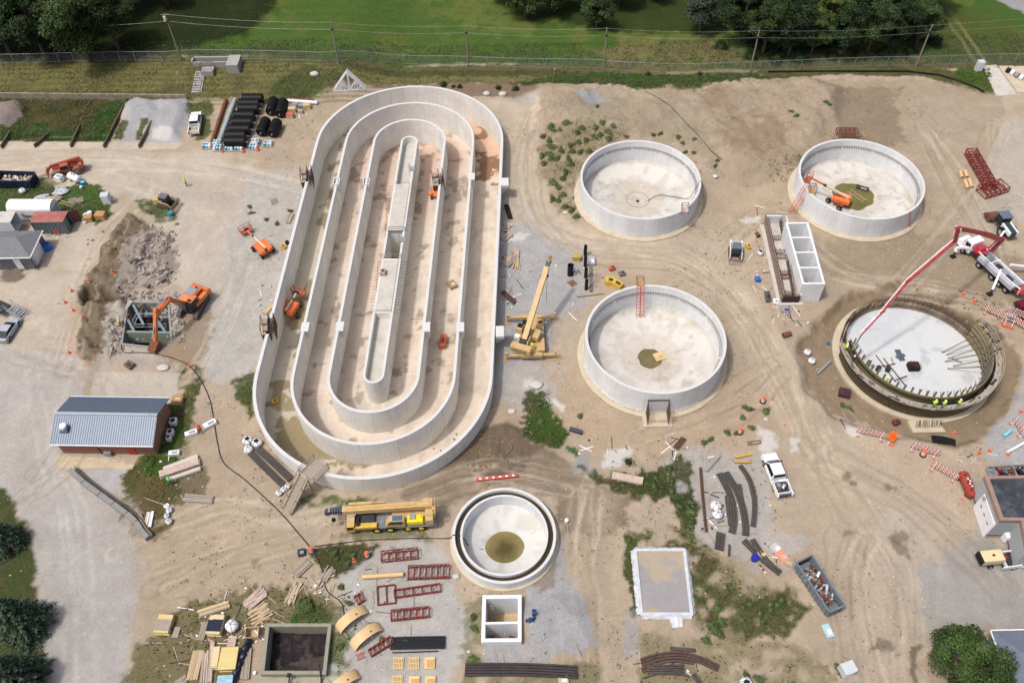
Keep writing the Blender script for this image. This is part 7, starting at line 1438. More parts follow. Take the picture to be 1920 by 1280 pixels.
def drumbarrel():
 t=thing('traffic_drum','orange and white traffic drum beside the black hose junction in the weeds','traffic drum',at((585,1034)),0,'orange traffic drums');MB().lathe([(0,0),(.42,0),(.42,.1),(.3,.12)],0,0,0,16).build('base',BLACK,t)
 for i,m_ in enumerate((ORG,WHT,ORG,WHT,ORG)):MB().cyl((0,0,.1+i*.18),(0,0,.28+i*.18),.30-.012*i,.29-.012*i,16).build('band',m_,t)
 MB().cyl((0,0,1.0),(0,0,1.05),.16).build('handle',ORG,t)
 for p,l in(((689,1042),'orange and white traffic drum at the east end of the dark weed patch'),((1387,811),'orange and white traffic drum standing alone among rebar and weeds'),((1430,753),'orange and white traffic drum beside the dirt road east of the middle tank'),((1730,853),'orange and white traffic drum in front of the middle barricade')):again(t,l,at(p))
 c=thing('traffic_cone','orange cone, first up the line on the dirt stockpile','traffic cone',at((212,511)),0,'orange traffic cones');MB().box(0,0,0,.55,.55,.06).build('base',ORG,c);MB().cyl((0,0,.05),(0,0,1.0),.19,.05,12).build('cone',ORG,c);MB().cyl((0,0,.55),(0,0,.75),.125,.095,12).build('stripe',WHT,c)
 L_=[((168,528),'orange cone, second down the line beside the trench'),((135,546),'orange cone at the west end of the trench'),((123,568),'orange cone below the west end of the trench'),((138,583),'orange cone under the trench, joined by rope to its neighbour'),((156,597),'orange cone at the edge of the stockpile, last of the trench line'),((131,662),'orange cone at the corner of the rope fence'),((356,688),'orange cone touching the black hose on the grass strip'),((664,1050),'orange cone lying in the dark weed patch between two drums'),((1806,553),'orange cone alone behind the rebar curtain'),((1826,566),'orange cone at the left end of the long barricade'),((1471,797),'small orange cone beside the dirt road'),((1449,749),'small orange cone next to the roadside drum'),((1372,941),'small orange marker cone below the weed patch'),((1836,849),'orange cone on the dirt north of the flat roofed building'),((1855,845),'orange cone beside a pipe north of the flat roofed building'),((1803,936),'small orange cone below the red tank'),((1788,813),'orange cone at the edge of the excavation near the black mat'),((1913,772),'orange cone at the right frame edge above the short barricade'),((1889,852),'orange cone under the white sloping pipe')]
 for p,l in L_:again(c,l,at(p),sc=(.85 if 'small' not in l else.5))
def barricades():
 RS=nodes('red_white_stripes');m_,nt,b=RS;tc=N(nt,'ShaderNodeTexCoord');s=N(nt,'ShaderNodeSeparateXYZ');nt.links.new(tc.outputs['Object'],s.inputs[0]);q=math_(nt,'LESS_THAN',math_(nt,'FRACT',math_(nt,'MULTIPLY',math_(nt,'ADD',s.outputs[0],s.outputs[2]),2.2)),.5);nt.links.new(mix(nt,q,C(206,84,66),C(236,232,226)),b.inputs['Base Color'])
 D=[((1602,812),(1657,824),'striped barricade left of the orange sign'),((1703,840),(1757,857),'striped barricade right of the orange sign, with a drum in front'),((1742,875),(1792,903),'striped barricade touching the red tank'),((1842,583),(1884,603),'long striped barricade north east of the new tank'),((1882,597),(1930,626),'second long striped barricade by the folded grey sign'),((1896,790),(1916,822),'striped barricade on the grey gravel at the right edge'),((1884,585),(1925,603),'striped barricade behind the folded grey sign')]
 for i,(p,q_,l) in enumerate(D):
  P_,rz,L=pose(p,q_);t=thing('barricade',l,'barricade',P_,rz,'striped barricades')
  for z in(.45,.85,1.25):MB().box(0,0,z,L,.05,.24).build('rail',m_,t)
  for sx in(-.38,.38):b_=MB();b_.beam((sx*L,0,.05),(sx*L,0,1.55),.06,.06);b_.beam((sx*L,-.6,.05),(sx*L,.6,.05),.08,.08);b_.build('stand',WHT,t);MB().blob(sx*L,-.45,.10,.26,.18,.10,8,.1).build('sandbag',mat('faded_red_bag',C(206,120,96),.8,.1,4),t)
 x,y,z=at((1669,828));t=thing('road_work_sign','bright orange diamond road work sign on a low folding stand','sign',(x,y,z),.1);SG=mat('fluorescent_orange_sign',(.95,.16,.02),.5,.04,3);s_=.80;th=R(52)
 sg=thing('sign_panel',None,None,(0,.1,1.15));sg.parent=t;sg.rotation_euler=(th,0,0);MB().prism([(0,-s_),(s_,0),(0,s_),(-s_,0)],-.01,.01).build('panel',SG,sg)
 for i,(w,yy) in enumerate((('ROAD',.16),('WORK',-.12),('AHEAD',-.38))):
  tx=bpy.data.curves.new('t','FONT');tx.body=w;tx.size=.27;tx.align_x='CENTER';tx.extrude=.002;to=bpy.data.objects.new('t',tx);COL.objects.link(to);dg=bpy.context.evaluated_depsgraph_get();me=bpy.data.meshes.new_from_object(to.evaluated_get(dg));bpy.data.objects.remove(to);me.materials.clear();me.materials.append(BLACK);o=bpy.data.objects.new('lettering',me);COL.objects.link(o);o.parent=sg;o.location=(0,yy,.016)
 m=MB()
 for sx in(-.7,.7):m.beam((0,.05,.55),(sx,-.5,.03),.06,.06).beam((0,.05,.55),(sx,.6,.03),.06,.06)
 m.build('stand',STEEL,t);MB().box(0,-.5,0,.7,.35,.14).build('sandbag',ORG,t,bev=.04)
 x,y,z=at((1890,607));t=thing('folded_sign','grey back of a folded road sign with red feet beside the barricades','sign',(x,y,z),-.5);MB().beam((-.6,.6,1.2),(.6,.6,1.2),.9,.04).build('panel',STEEL,t);m=MB()
 for sx in(-.5,.5):m.beam((sx,.6,1.2),(sx,-.6,.1),.06,.06)
 m.beam((-.5,.1,.75),(.5,.1,.75),.05,.05);m.build('frame',WHT,t);MB().box(0,-.7,0,1.6,.5,.2).build('foot',REDW,t,bev=.05)
def bags():
 def bag(p,label,s=.95,top=False,z=None):
  x,y,zz=at(p,z);t=thing('bulk_bag',label,'bulk bag',(x,y,zz),rnd.uniform(0,3),'white bulk bags');MB().blob(0,0,s*.42,s*.62,s*.60,s*.46,12,.09).build('sack',BAG,t,smooth=True);m=MB()
  for k in range(5):a=k*1.257;m.tube([(0,0,s*.9),(math.cos(a)*s*.4,math.sin(a)*s*.4,s*.82),(math.cos(a)*s*.68,math.sin(a)*s*.66,s*.4)],.025,4)
  m.build('strap',DARK,t)
  if top:MB().blob(0,0,s*.86,s*.3,s*.26,s*.14,8,.15).build('neck',BLACK,t)
 for a in(((466,829),'white bulk bag with a dark neck, top left of the trio by the oval',1.1,True),((483,833),'white bulk bag with a dark neck, right one of the trio by the oval',1.1,True),((467,845),'plain white bulk bag, lowest of the trio west of the oval tank',1.0),((524,926),'small white sack at the foot of the timber stairs, left one',.7),((533,919),'small white sack at the foot of the timber stairs, middle one',.7),((540,913),'small white sack at the foot of the timber stairs, right one',.7),((1513,663),'white bulk bag west of the new tank, upper one',.9),((1521,679),'white bulk bag west of the new tank, lower one',.9),((1341,333),'white bulk bag between the two upper round tanks',.75),((1341,951),'white bulk bag on the gravel among rebar bundles, upper one',1.15),((1344,967),'white bulk bag on the gravel among rebar bundles, lower one',1.1),((1425,477),'white bulk bag with dark mouth beside the chamber block',.8,True),((1397,1284),'white bulk bag cut by the bottom frame edge',1.2,True),((44,361),'crumpled white bag on the grass in front of the navy dumpster',1.0),((319,958),'white sack in the brown weeds, upper of three',.7),((314,968),'white sack in the brown weeds, middle of three',.6),((318,979),'white sack in the brown weeds, lowest of three',.7),((437,1176),'grey wrapped bundle with straps among the lumber',1.25)):bag(*a)
def pipes_yard():
 RB=nodes('ribbed_black_pipe');m_,nt,b=RB;b.inputs['Base Color'].default_value=(.008,.008,.009,1);b.inputs['Roughness'].default_value=.5
 def reel(p,q,r,label,grp,wood=True):
  a=(*G0(*p,r),0);c=(*G0(*q,r),0);x,y=(a[0]+c[0])/2,(a[1]+c[1])/2;L=math.hypot(c[0]-a[0],c[1]-a[1]);t=thing('black_ribbed_drum',label,'ribbed drum',(x,y,hz(x,y)),math.atan2(c[1]-a[1],c[0]-a[0]),grp);n=int(L/.16);pr=[];r-=.06
  pr.append((0.15,-L/2));pr.append((r*.9,-L/2))
  for k in range(n):z=-L/2+.05+(L-.1)*k/n;pr+=[(r,z),(r,z+.08),(r*.955,z+.10),(r*.955,z+.13)]
  pr+=[(r*.9,L/2),(.15,L/2)];o=MB().lathe(pr,0,0,0,26).build('roll',m_,t);o.rotation_euler=(0,R(90),0);o.location=(0,0,r+.05);MB().cyl((-L/2-.3,0,r),(L/2+.45,0,r),.09,n=8).build('axle',STEEL,t)
  for s in(-1,1):MB().box(s*L*.35,0,-.03,.14,r*2.1,.13).build('skid',WOODG,t)
 xs=[454.7,448.7,447,439.3,435.3,430.5,423,421.8];ys=[177.6,187.4,196.8,209.7,222.6,235.5,247.5,258.7];w='first second third fourth fifth sixth seventh last'.split()
 for i in range(8):reel((xs[i],ys[i]+7.5),(xs[i]+38,ys[i]+7.5),1.0,'big black ribbed drum, %s from the top in the staggered row'%w[i],'black ribbed drums')
 for p,q,l in(((514,188),(507,210),'upper left'),((532,191),(524,214),'upper right'),((499,226),(489,249),'lower left'),((520,229),(510,251),'lower right')):reel(p,q,1.0,'big black ribbed drum lying lengthwise, %s of the four'%l,'black ribbed drums lying lengthwise')
 def pipe(p,q,r,mt,label,collars=0,name='pipe',z=None,cat='pipe',grp=None):
  a,b_=at(p,z),at(q,z);zz=(hz((a[0]+b_[0])/2,(a[1]+b_[1])/2) if z is None else z);t=thing(name,label,cat,((a[0]+b_[0])/2,(a[1]+b_[1])/2,zz),math.atan2(b_[1]-a[1],b_[0]-a[0]),grp);L=math.hypot(b_[0]-a[0],b_[1]-a[1])
  MB().pipe((-L/2,0,r+.04),(L/2,0,r+.04),r,r*.85).build('barrel',mt,t,smooth=False)
  for k in range(collars):x=-L/2+L*(k+.5)/collars;MB().cyl((x-.06,0,r+.04),(x+.06,0,r+.04),r*1.18,n=16).build('collar',mt,t)
  return t
 pipe((425,190),(398,272),.34,RUST,'long rust brown steel pipe between the pickup and the grey pipe',3);pipe((442,189),(412,270),.36,mat('pale_blue_pipe',C(168,184,188),.5,.08,1),'long pale blue grey pipe beside the black drums',4)
 pipe((538,192),(596,196),.33,WHITE,'long white pipe at the foot of the grassy bank');pipe((542,188),(589,190),.2,RUST,'slim brown pipe behind the white pipe')
 pipe((680,1083),(757,1078),.27,TAN,'long tan flanged pipe on the southern gravel',0).name;pipe((1799,325),(1803,336),.28,TAN,'short tan elbow pipe, upper left of four')
 a=pipe((1808,323),(1812,335),.28,TAN,'short tan elbow pipe, upper right of four');pipe((1808,341),(1814,356),.28,TAN,'short tan pipe, lower left of four');pipe((1816,339),(1821,354),.28,TAN,'short tan pipe, lower right of four')
 pipe((1880,819),(1895,808),.22,SKY,'short bright blue pipe on the gravel at the right');pipe((1886,850),(1925,828),.18,WHT,'white plastic pipe sloping to the right frame edge');pipe((1467,632),(1481,628),.36,RUST,'rusty open drum lying on the dirt below the chamber block',name='rusty_drum',cat='drum');pipe((1417,440),(1422,446),.33,RUST,'rusty round can beside the chamber block',name='rusty_can',cat='can')
 for s,p,h,r,l in((0,(1097,478),2.0,.26,'standing black pipe, first of four in a row'),(0,(1097,499),2.0,.26,'standing black pipe, second of four in a row'),(0,(1098,520),2.0,.26,'standing black pipe, third of four in a row'),(0,(1099,542),2.0,.26,'standing black pipe, last of four in a row'),(0,(1069,515),2.1,.45,'wide black pipe standing open mouthed left of the row')):
  x,y,z=at(p);tag(MB().pipe((x,y,z-.05),(x,y,z+h),r,r*.9).build('standing_pipe',BLACK),l,'pipe','standing black pipes')
 pal=[((389,276),'narrow pallet of blue and white fittings at the left end of the row',0),((408,271),'pallet of blue and white fittings behind the red stand',0),((409,280),'pallet of blue fittings in front at the left, with a red stand',1),((431,280),'pallet of teal fittings below the last black drum',0),((449,280),'pallet of white and teal fittings with a red stand, middle of the row',1),((480,269),'pallet of bright blue fittings behind its neighbour',0),((476,277),'pallet of blue and white fittings with a red stand at the right',1),((503,272),'pallet of teal fittings at the right end of the row',0)];rg=random.Random(5)
 for p,l,red in pal:
  x,y,z=at(p);t=thing('fitting_pallet',l,'pallet',(x,y,z),rg.uniform(-.1,.1),'pallets of blue and white fittings');MB().box(0,0,.02,1.7,1.5,.14).build('pallet',WOODG,t)
  for k in range(6):xx,yy=-.5+.5*(k%3),-.35+.7*(k//3);MB().cyl((xx,yy,.16),(xx,yy,.55+.15*rg.random()),.25).build('fitting',(SKY,WHT,TEAL)[(k+int(p[0]))%3],t);MB().cyl((xx,yy,.6),(xx+.1,yy,.75),.15).build('cap',WHT,t)
  if red:MB().lathe([(.0,0),(.35,.02),(.35,.2),(.1,.3),(.1,.7)],.9,-.7,.0,10).build('red_stand',REDW,t)
 for p,s,m2,l in(((549,210),1.3,PLY,'wooden crate, larger upper one beside the black drums'),((545,220),1.2,PINK,'wooden crate, lowest one, with a red lid'),((576,203),1.2,PLY,'wooden crate at the right end below the white pipe'),((564,212),.8,PINK,'small wooden crate between the others'),((554,201),1.0,GREYP,'grey steel box behind the large crate'),((566,203),1.0,GREYP,'grey steel box left of the right hand crate'),((1081,486),1.2,mat('tan_generator',C(200,172,92),.5,.15,2),'tan generator box on the gravel left of the standing pipes'),((476,1190),1.5,WOOD,'open wooden crate beside the sludge basin'),((191,409),1.5,mat('ochre_crate',C(190,148,96),.8,.15,2),'big ochre wooden crate near the container door'),((168,413),1.3,mat('ochre_crate',(.3,.2,.1)),'low wooden crate between the container and the big ochre crate')):
  x,y,z=at(p);t=thing('crate',l,'crate',(x,y,z),rg.uniform(-.15,.15));hgt=s*.6;m=MB()
  for sy in(-1,1):m.box(0,sy*(s*.4-.04),.08,s,.06,hgt)
  for sx in(-1,1):m.box(sx*(s*.5-.04),0,.08,.06,s*.8-.16,hgt-.003)
  m.box(0,0,0,s,s*.8,.08);m.build('box',m2,t)
  if 'open' not in l:MB().box(0,0,hgt+.09,s*1.02,s*.82,.05).build('lid',m2 if 'red' not in l else REDW,t);MB().box(0,s*.2,hgt+.14,s*.9,.08,.03).box(0,-s*.2,hgt+.14,s*.9,.08,.03).build('batten',WOODG,t)
def steel_and_lumber():
 def lattice(label,p,q,w,h,mt=DKRED,bays=6,name='steel_truss',z=None,lac=True,dia=.09):
  a,b=at(p,z),at(q,z);L=math.hypot(b[0]-a[0],b[1]-a[1]);x,y=(a[0]+b[0])/2,(a[1]+b[1])/2;t=thing(name,label,'steel frame',(x,y,max(hz(x,y),hz(a[0],a[1]),hz(b[0],b[1]))),math.atan2(b[1]-a[1],b[0]-a[0]))
  for yy in(-w/2,w/2):
   for zz in(.12,h):MB().beam((-L/2,yy,zz),(L/2,yy,zz),dia,dia).build('chord',mt,t)
  for k in range(bays+1):
   xx=-L/2+L*k/bays;m=MB();m.beam((xx,-w/2,h),(xx,w/2,h),dia*.8,dia*.8);m.beam((xx,-w/2,.12),(xx,w/2,.12),dia*.8,dia*.8)
   for yy in(-w/2,w/2):m.beam((xx,yy,.12),(xx,yy,h),dia*.8,dia*.8)
   if k<bays and lac:
    x2=xx+L/bays;m.beam((xx,-w/2,h),(x2,w/2,h),dia*.7,dia*.7)
    for yy in(-w/2,w/2):m.beam((xx,yy,.12 if k%2 else h),(x2,yy,h if k%2 else.12),dia*.7,dia*.7)
   m.build('web_frame',mt,t)
  return t
 lattice('short dark red lattice truss, topmost on the southern gravel',(716,1047),(784,1040),1.1,.9,bays=5);lattice('dark red double lattice truss right of the tan pipe',(766,1076),(843,1073),1.5,.7,bays=7);lattice('long dark red frame with a wide left end on the southern gravel',(740,1115),(826,1103),.9,.5,bays=5);lattice('square dark red frame end joined to the long frame',(708,1118),(741,1114),2.2,.35,bays=2,lac=False);lattice('dark red lattice truss with broken corner, lowest on the gravel',(734,1156),(805,1149),1.1,.7,bays=6)
 lattice('big dark red bridge truss lying on the eastern dirt',(1817,290),(1855,357),1.7,1.3,bays=12,dia=.13);lattice('wide dark red end frame of the bridge truss',(1838,366),(1880,353),2.3,1.1,bays=5,dia=.12)
 lattice('dark red frame stack with ladders beside the tan half shells',(694,1226),(736,1200),.8,.5,bays=5);lattice('small red stand on a pallet on the gravel',(668,1128),(681,1120),1.0,.5,bays=2)
 lattice('rusty rebar cage lying at the top right tank entrance',(1567,262),(1605,262),2.6,1.6,RUST,9)
 a,b=at((626,171)),at((686,170));L=math.hypot(b[0]-a[0],b[1]-a[1]);rz=math.atan2(b[1]-a[1],b[0]-a[0])
 for i in range(4):
  t=thing('roof_truss','white triangular roof truss, %s of four leaning together'%('front','second','third','rear')[i],'roof truss',((a[0]+b[0])/2,(a[1]+b[1])/2+.35*i,hz((a[0]+b[0])/2,a[1])),rz,'white roof trusses');m=MB();hh=3.9;m.beam((-L/2,0,.15),(L/2,0,.15),.12,.16);m.beam((-L/2,0,.15),(0,0,hh),.12,.16);m.beam((L/2,0,.15),(0,0,hh),.12,.16);m.beam((0,0,.15),(0,0,hh),.1,.14);m.build('frame',WHT,t);w=MB()
  for s in(-1,1):
   w.beam((s*L*.25,0,hh*.52),(s*L*.25,0,.15),.1,.12);w.beam((s*L*.25,0,hh*.52),(0,0,.15),.1,.12);w.beam((s*L*.25,0,hh*.52),(s*L*.13,0,.15),.1,.12);w.beam((s*L*.38,0,hh*.26),(s*L*.25,0,.15),.1,.12);w.beam((s*L*.38,0,hh*.26),(s*L*.38,0,.15),.1,.12)
  w.build('web',WHT,t)
 G2=[WOODG,PINK]
 B=[('weathered boards beside the broken end of the lumber yard, top row',(371,1152),(432,1133),1.0,[PLY,WOODG],4),('bundle of grey pickets left of the navy wrapped stack',(377,1202),(387,1166),.7,WOODG,6),('short bundle of pale pickets below the grey wrapped bundle',(428,1203),(444,1203),1.2,PINK,8),('long stack of fresh tan planks, leftmost of the lower lumber',(361,1276),(374,1219),1.2,WOOD,8),('long stack of grey brown planks beside the fresh tan ones',(383,1282),(388,1220),.9,G2,6),('longest slim plank stack reaching up the lumber yard',(393,1283),(400,1202),.55,G2,4),('grey plank stack right of the navy roll',(459,1275),(465,1216),.9,WOODG,6),('small fan of grey poles at the bottom edge',(330,1285),(352,1270),.8,WOODG,7),('fanned pile of pinkish boards above the sludge basin, upper',(458,1138),(500,1108),1.4,PINK,10),('fanned pile of tan boards above the sludge basin, lower',(468,1163),(508,1140),1.9,WOOD,12),('splayed pile of pale boards right of the pink pile',(540,1135),(562,1092),1.0,[PINK,WOOD],7),('grey board stack south west of the hose',(552,1078),(580,1052),1.2,WOODG,8),('loose grey board bundle right of the black hose',(604,1090),(624,1064),.9,WOODG,6),('pile of pale boards against the east wall of the oval tank',(945,418),(957,428),.9,PINK,6),('tan boards east of the oval tank below the dark beams',(925+18,452),(958,438),1.0,PINK,5),('tidy tan timbers beside the rough lumber heap east of the oval tank',(966,507),(972,466),.6,WOOD,3),('heap of rough timber against the east side of the oval tank',(944,500),(966,478),1.5,[PINK,WOODG],7),('pale laths on the gravel near the southern drums',(1428,1030),(1452,1062),.6,WOOD,5),('white picket pieces in the brown weeds',(277,990),(283,960),.9,[WHT,PINK],6),('weathered long poles beside the block wall',(262,965),(284,1008),.5,WOODG,4),('yellow timbers sticking out from the oval tank, west side',(496,590),(512,572),.8,WOOD,4),('grey boards at the west wall of the oval tank',(540,420),(548,402),.8,WOODG,4),('dark and grey planks with a tray in the south west dirt',(345,934),(401,938),1.0,[WOODG,GREYP],5),('broken pallet wood near the yellow machine on the west gravel',(573+0,360),(560,366),.9,WOODG,4),('dark blue and grey rods pile on the far left slab stairs',(560,335),(575,330),.6,WOODG,3)]
 for i,(l,p,q,w,mt,n) in enumerate(B):
  if 'far left slab' in l or 'yellow machine' in l:continue
  fan=.22 if('fan' in l or 'splay' in l or 'rough' in l or 'loose' in l or 'heap' in l or 'pale boards' in l) else.015;boards(l,p,q,w,mt,n,fan=fan,seed=i,jit=.3 if fan>.1 else.08)
 NV=mat('navy_tarp',(.012,.016,.035),.4,.3,3);CRM=mat('cream_lumber',C(226,206,160),.8,.1,2,grain=(1,14,14));YL=mat('yellow_plywood',C(222,202,140),.75,.08,2)
 stack('navy wrapped lumber stack with cream ends, right one',(406,1193),(416,1157),1.2,.9,CRM,top=NV);stack('navy wrapped lumber stack with a cream top, left one',(396,1192),(406,1158),.9,.8,CRM,top=NV);stack('cream lumber bundle with black side wrap',(405,1255),(411,1216),.8,.8,CRM);stack('bright yellow plywood stack, largest in the lumber yard',(429,1259),(436,1217),1.9,.9,YL,top=YL);stack('yellow plywood stack with brown boards, far left of the lumber',(305,1190),(316,1156),1.7,.7,YL,top=WOODG);stack('light blue and white strapped bundle at the bottom edge',(410,1282),(440,1280),1.3,.8,mat('pale_blue_wrap',C(160,196,214),.4,.3,3));stack('small grey form panel lying beside the yellow stack',(329,1195),(335,1175),.7,.15,WOODG)
 x,y,z=at((454,1237));t=thing('tarp_roll','navy tarpaulin roll lying on grey planks','tarp roll',(x,y,z),1.35);
 for k in range(6):MB().blob(-2.2+k*.85,0,.4,.6,.42,.36,10,.15).build('fold',NV,t)
 for i,(p,q,w,h,m2,l) in enumerate((((301,893),(376,868),1.0,.55,PINK,'long pinkish form panel stack, front one of the leaning panels'),((308,882),(372,858),.7,.4,mat('pale_panel',C(206,200,190),.8,.08,2),'pale form panel stack behind the pinkish one'),((316,901),(378,880),.5,.35,mat('pale_panel',(.5,.5,.5)),'narrow pale beam stack in front of the pinkish one'))):stack(l,p,q,w,h,m2)
 stack('pinkish plank platform lying on the dark weeds',(1148,893),(1206,904),1.0,.35,PINK)
 def arcs(l,pts,w,n=2,mt=None,h=.2,name='curved_form_beam'):
  mt=mt or mat('charcoal_form',C(82,78,74),.7,.25,2);W_=[at(p) for p in pts];t=thing(name,l,'form beams',(0,0,0));q=[]
  for i in range(len(W_)-1):
   p0,p1,p2,p3=W_[max(i-1,0)],W_[i],W_[i+1],W_[min(i+2,len(W_)-1)]
   for k in range(6):u=k/6;q.append([.5*(2*p1[c]+(p2[c]-p0[c])*u+(2*p0[c]-5*p1[c]+4*p2[c]-p3[c])*u*u+(3*p1[c]-p0[c]-3*p2[c]+p3[c])*u**3) for c in(0,1)])
  q.append(W_[-1][:2]);zz=max(p[2] for p in W_)+.12;t.location=(q[0][0],q[0][1],zz);d=np.gradient(np.array(q),axis=0);d/=np.linalg.norm(d,axis=1)[:,None];nn=np.stack([d[:,1],-d[:,0]],1)
  for j in range(n):
   o=(j-(n-1)/2)*w/n;qq=np.array(q)+nn*o-q[0];m=MB();vs=[]
   for k in range(len(qq)):
    for s,hh in((-1,0),(1,0),(1,h),(-1,h)):vs.append((qq[k][0]+nn[k][0]*s*w/n*.37,qq[k][1]+nn[k][1]*s*w/n*.37,hh+.02*j))
   m.add(vs,[(4*k+a,4*k+b,4*k+4+b,4*k+4+a) for k in range(len(qq)-1) for a,b in((0,1),(1,2),(2,3),(3,0))]+[(3,2,1,0),tuple(4*(len(qq)-1)+a for a in range(4))]);m.build('beam',mt,t)
 arcs('curved charcoal form beams, rightmost long arc on the gravel',[(1387,874),(1404,900),(1413,934),(1414,960),(1411,988)],.7);arcs('curved charcoal form beams, middle arc on the gravel',[(1360,887),(1380,920),(1392,954),(1397,985),(1397,1005)],.9,3);arcs('curved charcoal form beams, left arc on the gravel',[(1348,889),(1366,924),(1374,954),(1375,980),(1371,1000)],.9,3)
 arcs('short straight charcoal beam left of the arcs',[(1361,931),(1368,986)],.5,1);arcs('straight charcoal beam between the arcs',[(1385,909),(1391,943)],.6,2);arcs('charcoal beams pointing to the grey dumpster, long pair',[(1394,1014),(1425,1045),(1462,1076)],.9,2);arcs('charcoal beams beside the laths, shorter pair',[(1410,1012),(1432,1045),(1448,1062)],.7,2);arcs('wedge of dark rods above the plastic wrapped form',[(1351,1000),(1347,1032)],1.1,6);arcs('single dark rod right of the dark wedge',[(1367,1022),(1366,1043)],.3,1)
 DR_=mat('brown_rail',C(92,74,66),.8,.3,3);arcs('curved brown rails in the south weeds, upper pair',[(1202,1242),(1235,1232),(1275,1229),(1310,1237),(1346,1253)],.9,3,DR_);arcs('curved brown rails in the south weeds, lower pair',[(1203,1258),(1230,1243),(1262,1237),(1300,1241)],.7,2,DR_);arcs('dark grey straight beams under the brown rails',[(1213,1256),(1282,1254)],1.0,4);arcs('thin dark bent bar below the grey beams',[(1205,1272),(1235,1264),(1280,1266),(1292,1271)],.2,1);arcs('dark short beam above the brown rails',[(1256,1216),(1303,1220)],.5,1);arcs('crossed dark planks near the bottom edge',[(1299,1264),(1312,1282)],.6,2)
 arcs('very long black beams lying south of the valve box',[(872,1256),(980,1256),(1082,1261)],1.5,5,mat('black_brown_beam',C(70,64,64),.75,.3,2));arcs('black conduit bundle on the southern gravel',[(733,1207),(780,1206),(835,1205)],1.5,9,mat('black_conduit',(.014,.016,.022),.4,.2,3),.12,'conduit_bundle');arcs('single black conduit below the bundle',[(736,1224),(822,1221)],.15,1,mat('black_conduit',(.01,.01,.02)),.1,'conduit')
 arcs('dark steel beams west of the oval tank, long upper pair',[(484,842),(515,870),(546,900)],1.0,4);arcs('dark steel beams west of the oval tank, lower group',[(470,850),(500,880),(536,915)],.9,4);arcs('bundle of brown rods leaning on the gravel, far left of the rebar yard',[(1313,878),(1317,930),(1324,998)],.4,6,REBAR,.08,'rod_bundle');arcs('black mesh heap at the edge of the excavation',[(1746,825),(1768,828),(1790,832)],1.1,3,BLACK,.25,'mesh_heap');arcs('sheaf of rebar leaning at the edge of the weeds',[(1266,842),(1282,822)],.8,7,REBAR,.08,'rebar_sheaf');arcs('dark fabric roll on the dirt south west of the middle tank',[(1068,806),(1091,813)],.7,1,mat('dark_fabric',C(80,80,86),.8,.2,3),.4,'fabric_roll')
 arcs('black steel bars against the east wall of the oval tank, top',[(949,385),(957,412)],.8,5,BLACK,.12,'steel_bars');arcs('tangle of dark bars east of the oval tank, lower',[(942,548),(966,570)],.9,4,REBAR,.1,'steel_bars');arcs('two yellow steel beams above the curved forms, upper',[(1378,859),(1408,853)],.3,2,YEL,.25,'yellow_beam');arcs('two yellow steel beams above the curved forms, lower',[(1376,868),(1407,868)],.25,1,mat('dull_yellow',C(206,158,84),.6,.1,2),.25,'yellow_beam')
 arcs('grey pole lying across the gravel above the curved forms',[(1324,885),(1350,855)],.3,1,GREYP,.2,'pole');arcs('long plank lying below the standing black pipes',[(1081,557),(1131,551)],.35,1,WOODG,.12,'plank');arcs('bundle of grey bars right of the standing pipes',[(1107,500),(1108,548)],.5,3,mat('brown_grey_bar',C(140,124,108),.7,.2,3),.15,'bar_bundle');arcs('narrow timber plank pointing at the dirt from the chamber block clutter',[(1418,531),(1443,565),(1471,602)],.22,1,WOOD,.08,'plank');arcs('dark grey beam lying on the excavation edge west of the new tank',[(1532,702),(1557,678)],.4,1,GREYP,.2,'beam')
 for p,l,k in(((747,1243),'pale yellow pallet with wide gaps, first in the upper row of six',1),((776,1243),'pale yellow slatted pallet, middle of the upper row of six',1),((806,1243),'pallet with a cardboard sheet, right of the upper row of six',0),((745,1277),'pale yellow pallet with gaps, left of the bottom row of six',1),((777,1279),'solid pale pallet, middle of the bottom row of six',0),((807,1279),'solid pale pallet, right of the bottom row of six',0),((136,377),'weathered pallet in the grass, left of a pair',1),((150,376),'weathered pallet pile in the grass, right of a pair',1),((514,378),'brown pallet on the gravel beside the wall form of the oval tank',1)):
  x,y,z=at(p);t=thing('pallet',l,'pallet',(x,y,z),0 if p[1]>1000 else.4);mt=mat('pale_yellow_wood',C(232,204,146),.8,.1,2) if p[1]>1000 else WOODG
  if k:
   for i in range(7):MB().box(-.5+i*.17,0,.14,.10,1.3,.03).build('slat',mt,t)
   for i in range(3):MB().box(0,-.55+i*.55,.02,1.15,.1,.12).build('stringer',mt,t)
  else:MB().box(0,0,.02,1.15,1.25,.22).build('board',mt,t,bev=.02);MB().box(.1,-.1,.245,.8,.9,.02).build('sheet',mat('cardboard',C(206,168,116),.8,.1,2),t)
 for p,l,s in(((661,1162),'tan curved half shell on the gravel, upper left',1),((688,1194),'tan curved half shell on the gravel, lower right',1),((645,1284),'tan shell with a bright rib cut by the bottom edge',.9)):
  x,y,z=at(p);t=thing('half_shell',l,'shell',(x,y,z),R(38));vs=[];n=20;r=1.95
  for rr in(r,r-.08):
   for k in range(n+1):a=math.pi*(.08+.84*k/n);vs+=[(math.cos(a)*rr,-.6,math.sin(a)*rr*.72-.15),(math.cos(a)*rr,.6,math.sin(a)*rr*.72-.15)]
  m_=2*(n+1);fs=[(2*k,2*k+2,2*k+3,2*k+1) for k in range(n)]+[(m_+2*k,m_+2*k+1,m_+2*k+3,m_+2*k+2) for k in range(n)]+[(2*k,m_+2*k,m_+2*k+2,2*k+2) for k in range(n)]+[(2*k+1,2*k+3,m_+2*k+3,m_+2*k+1) for k in range(n)]+[(0,1,m_+1,m_),(2*n,m_+2*n,m_+2*n+1,2*n+1)]
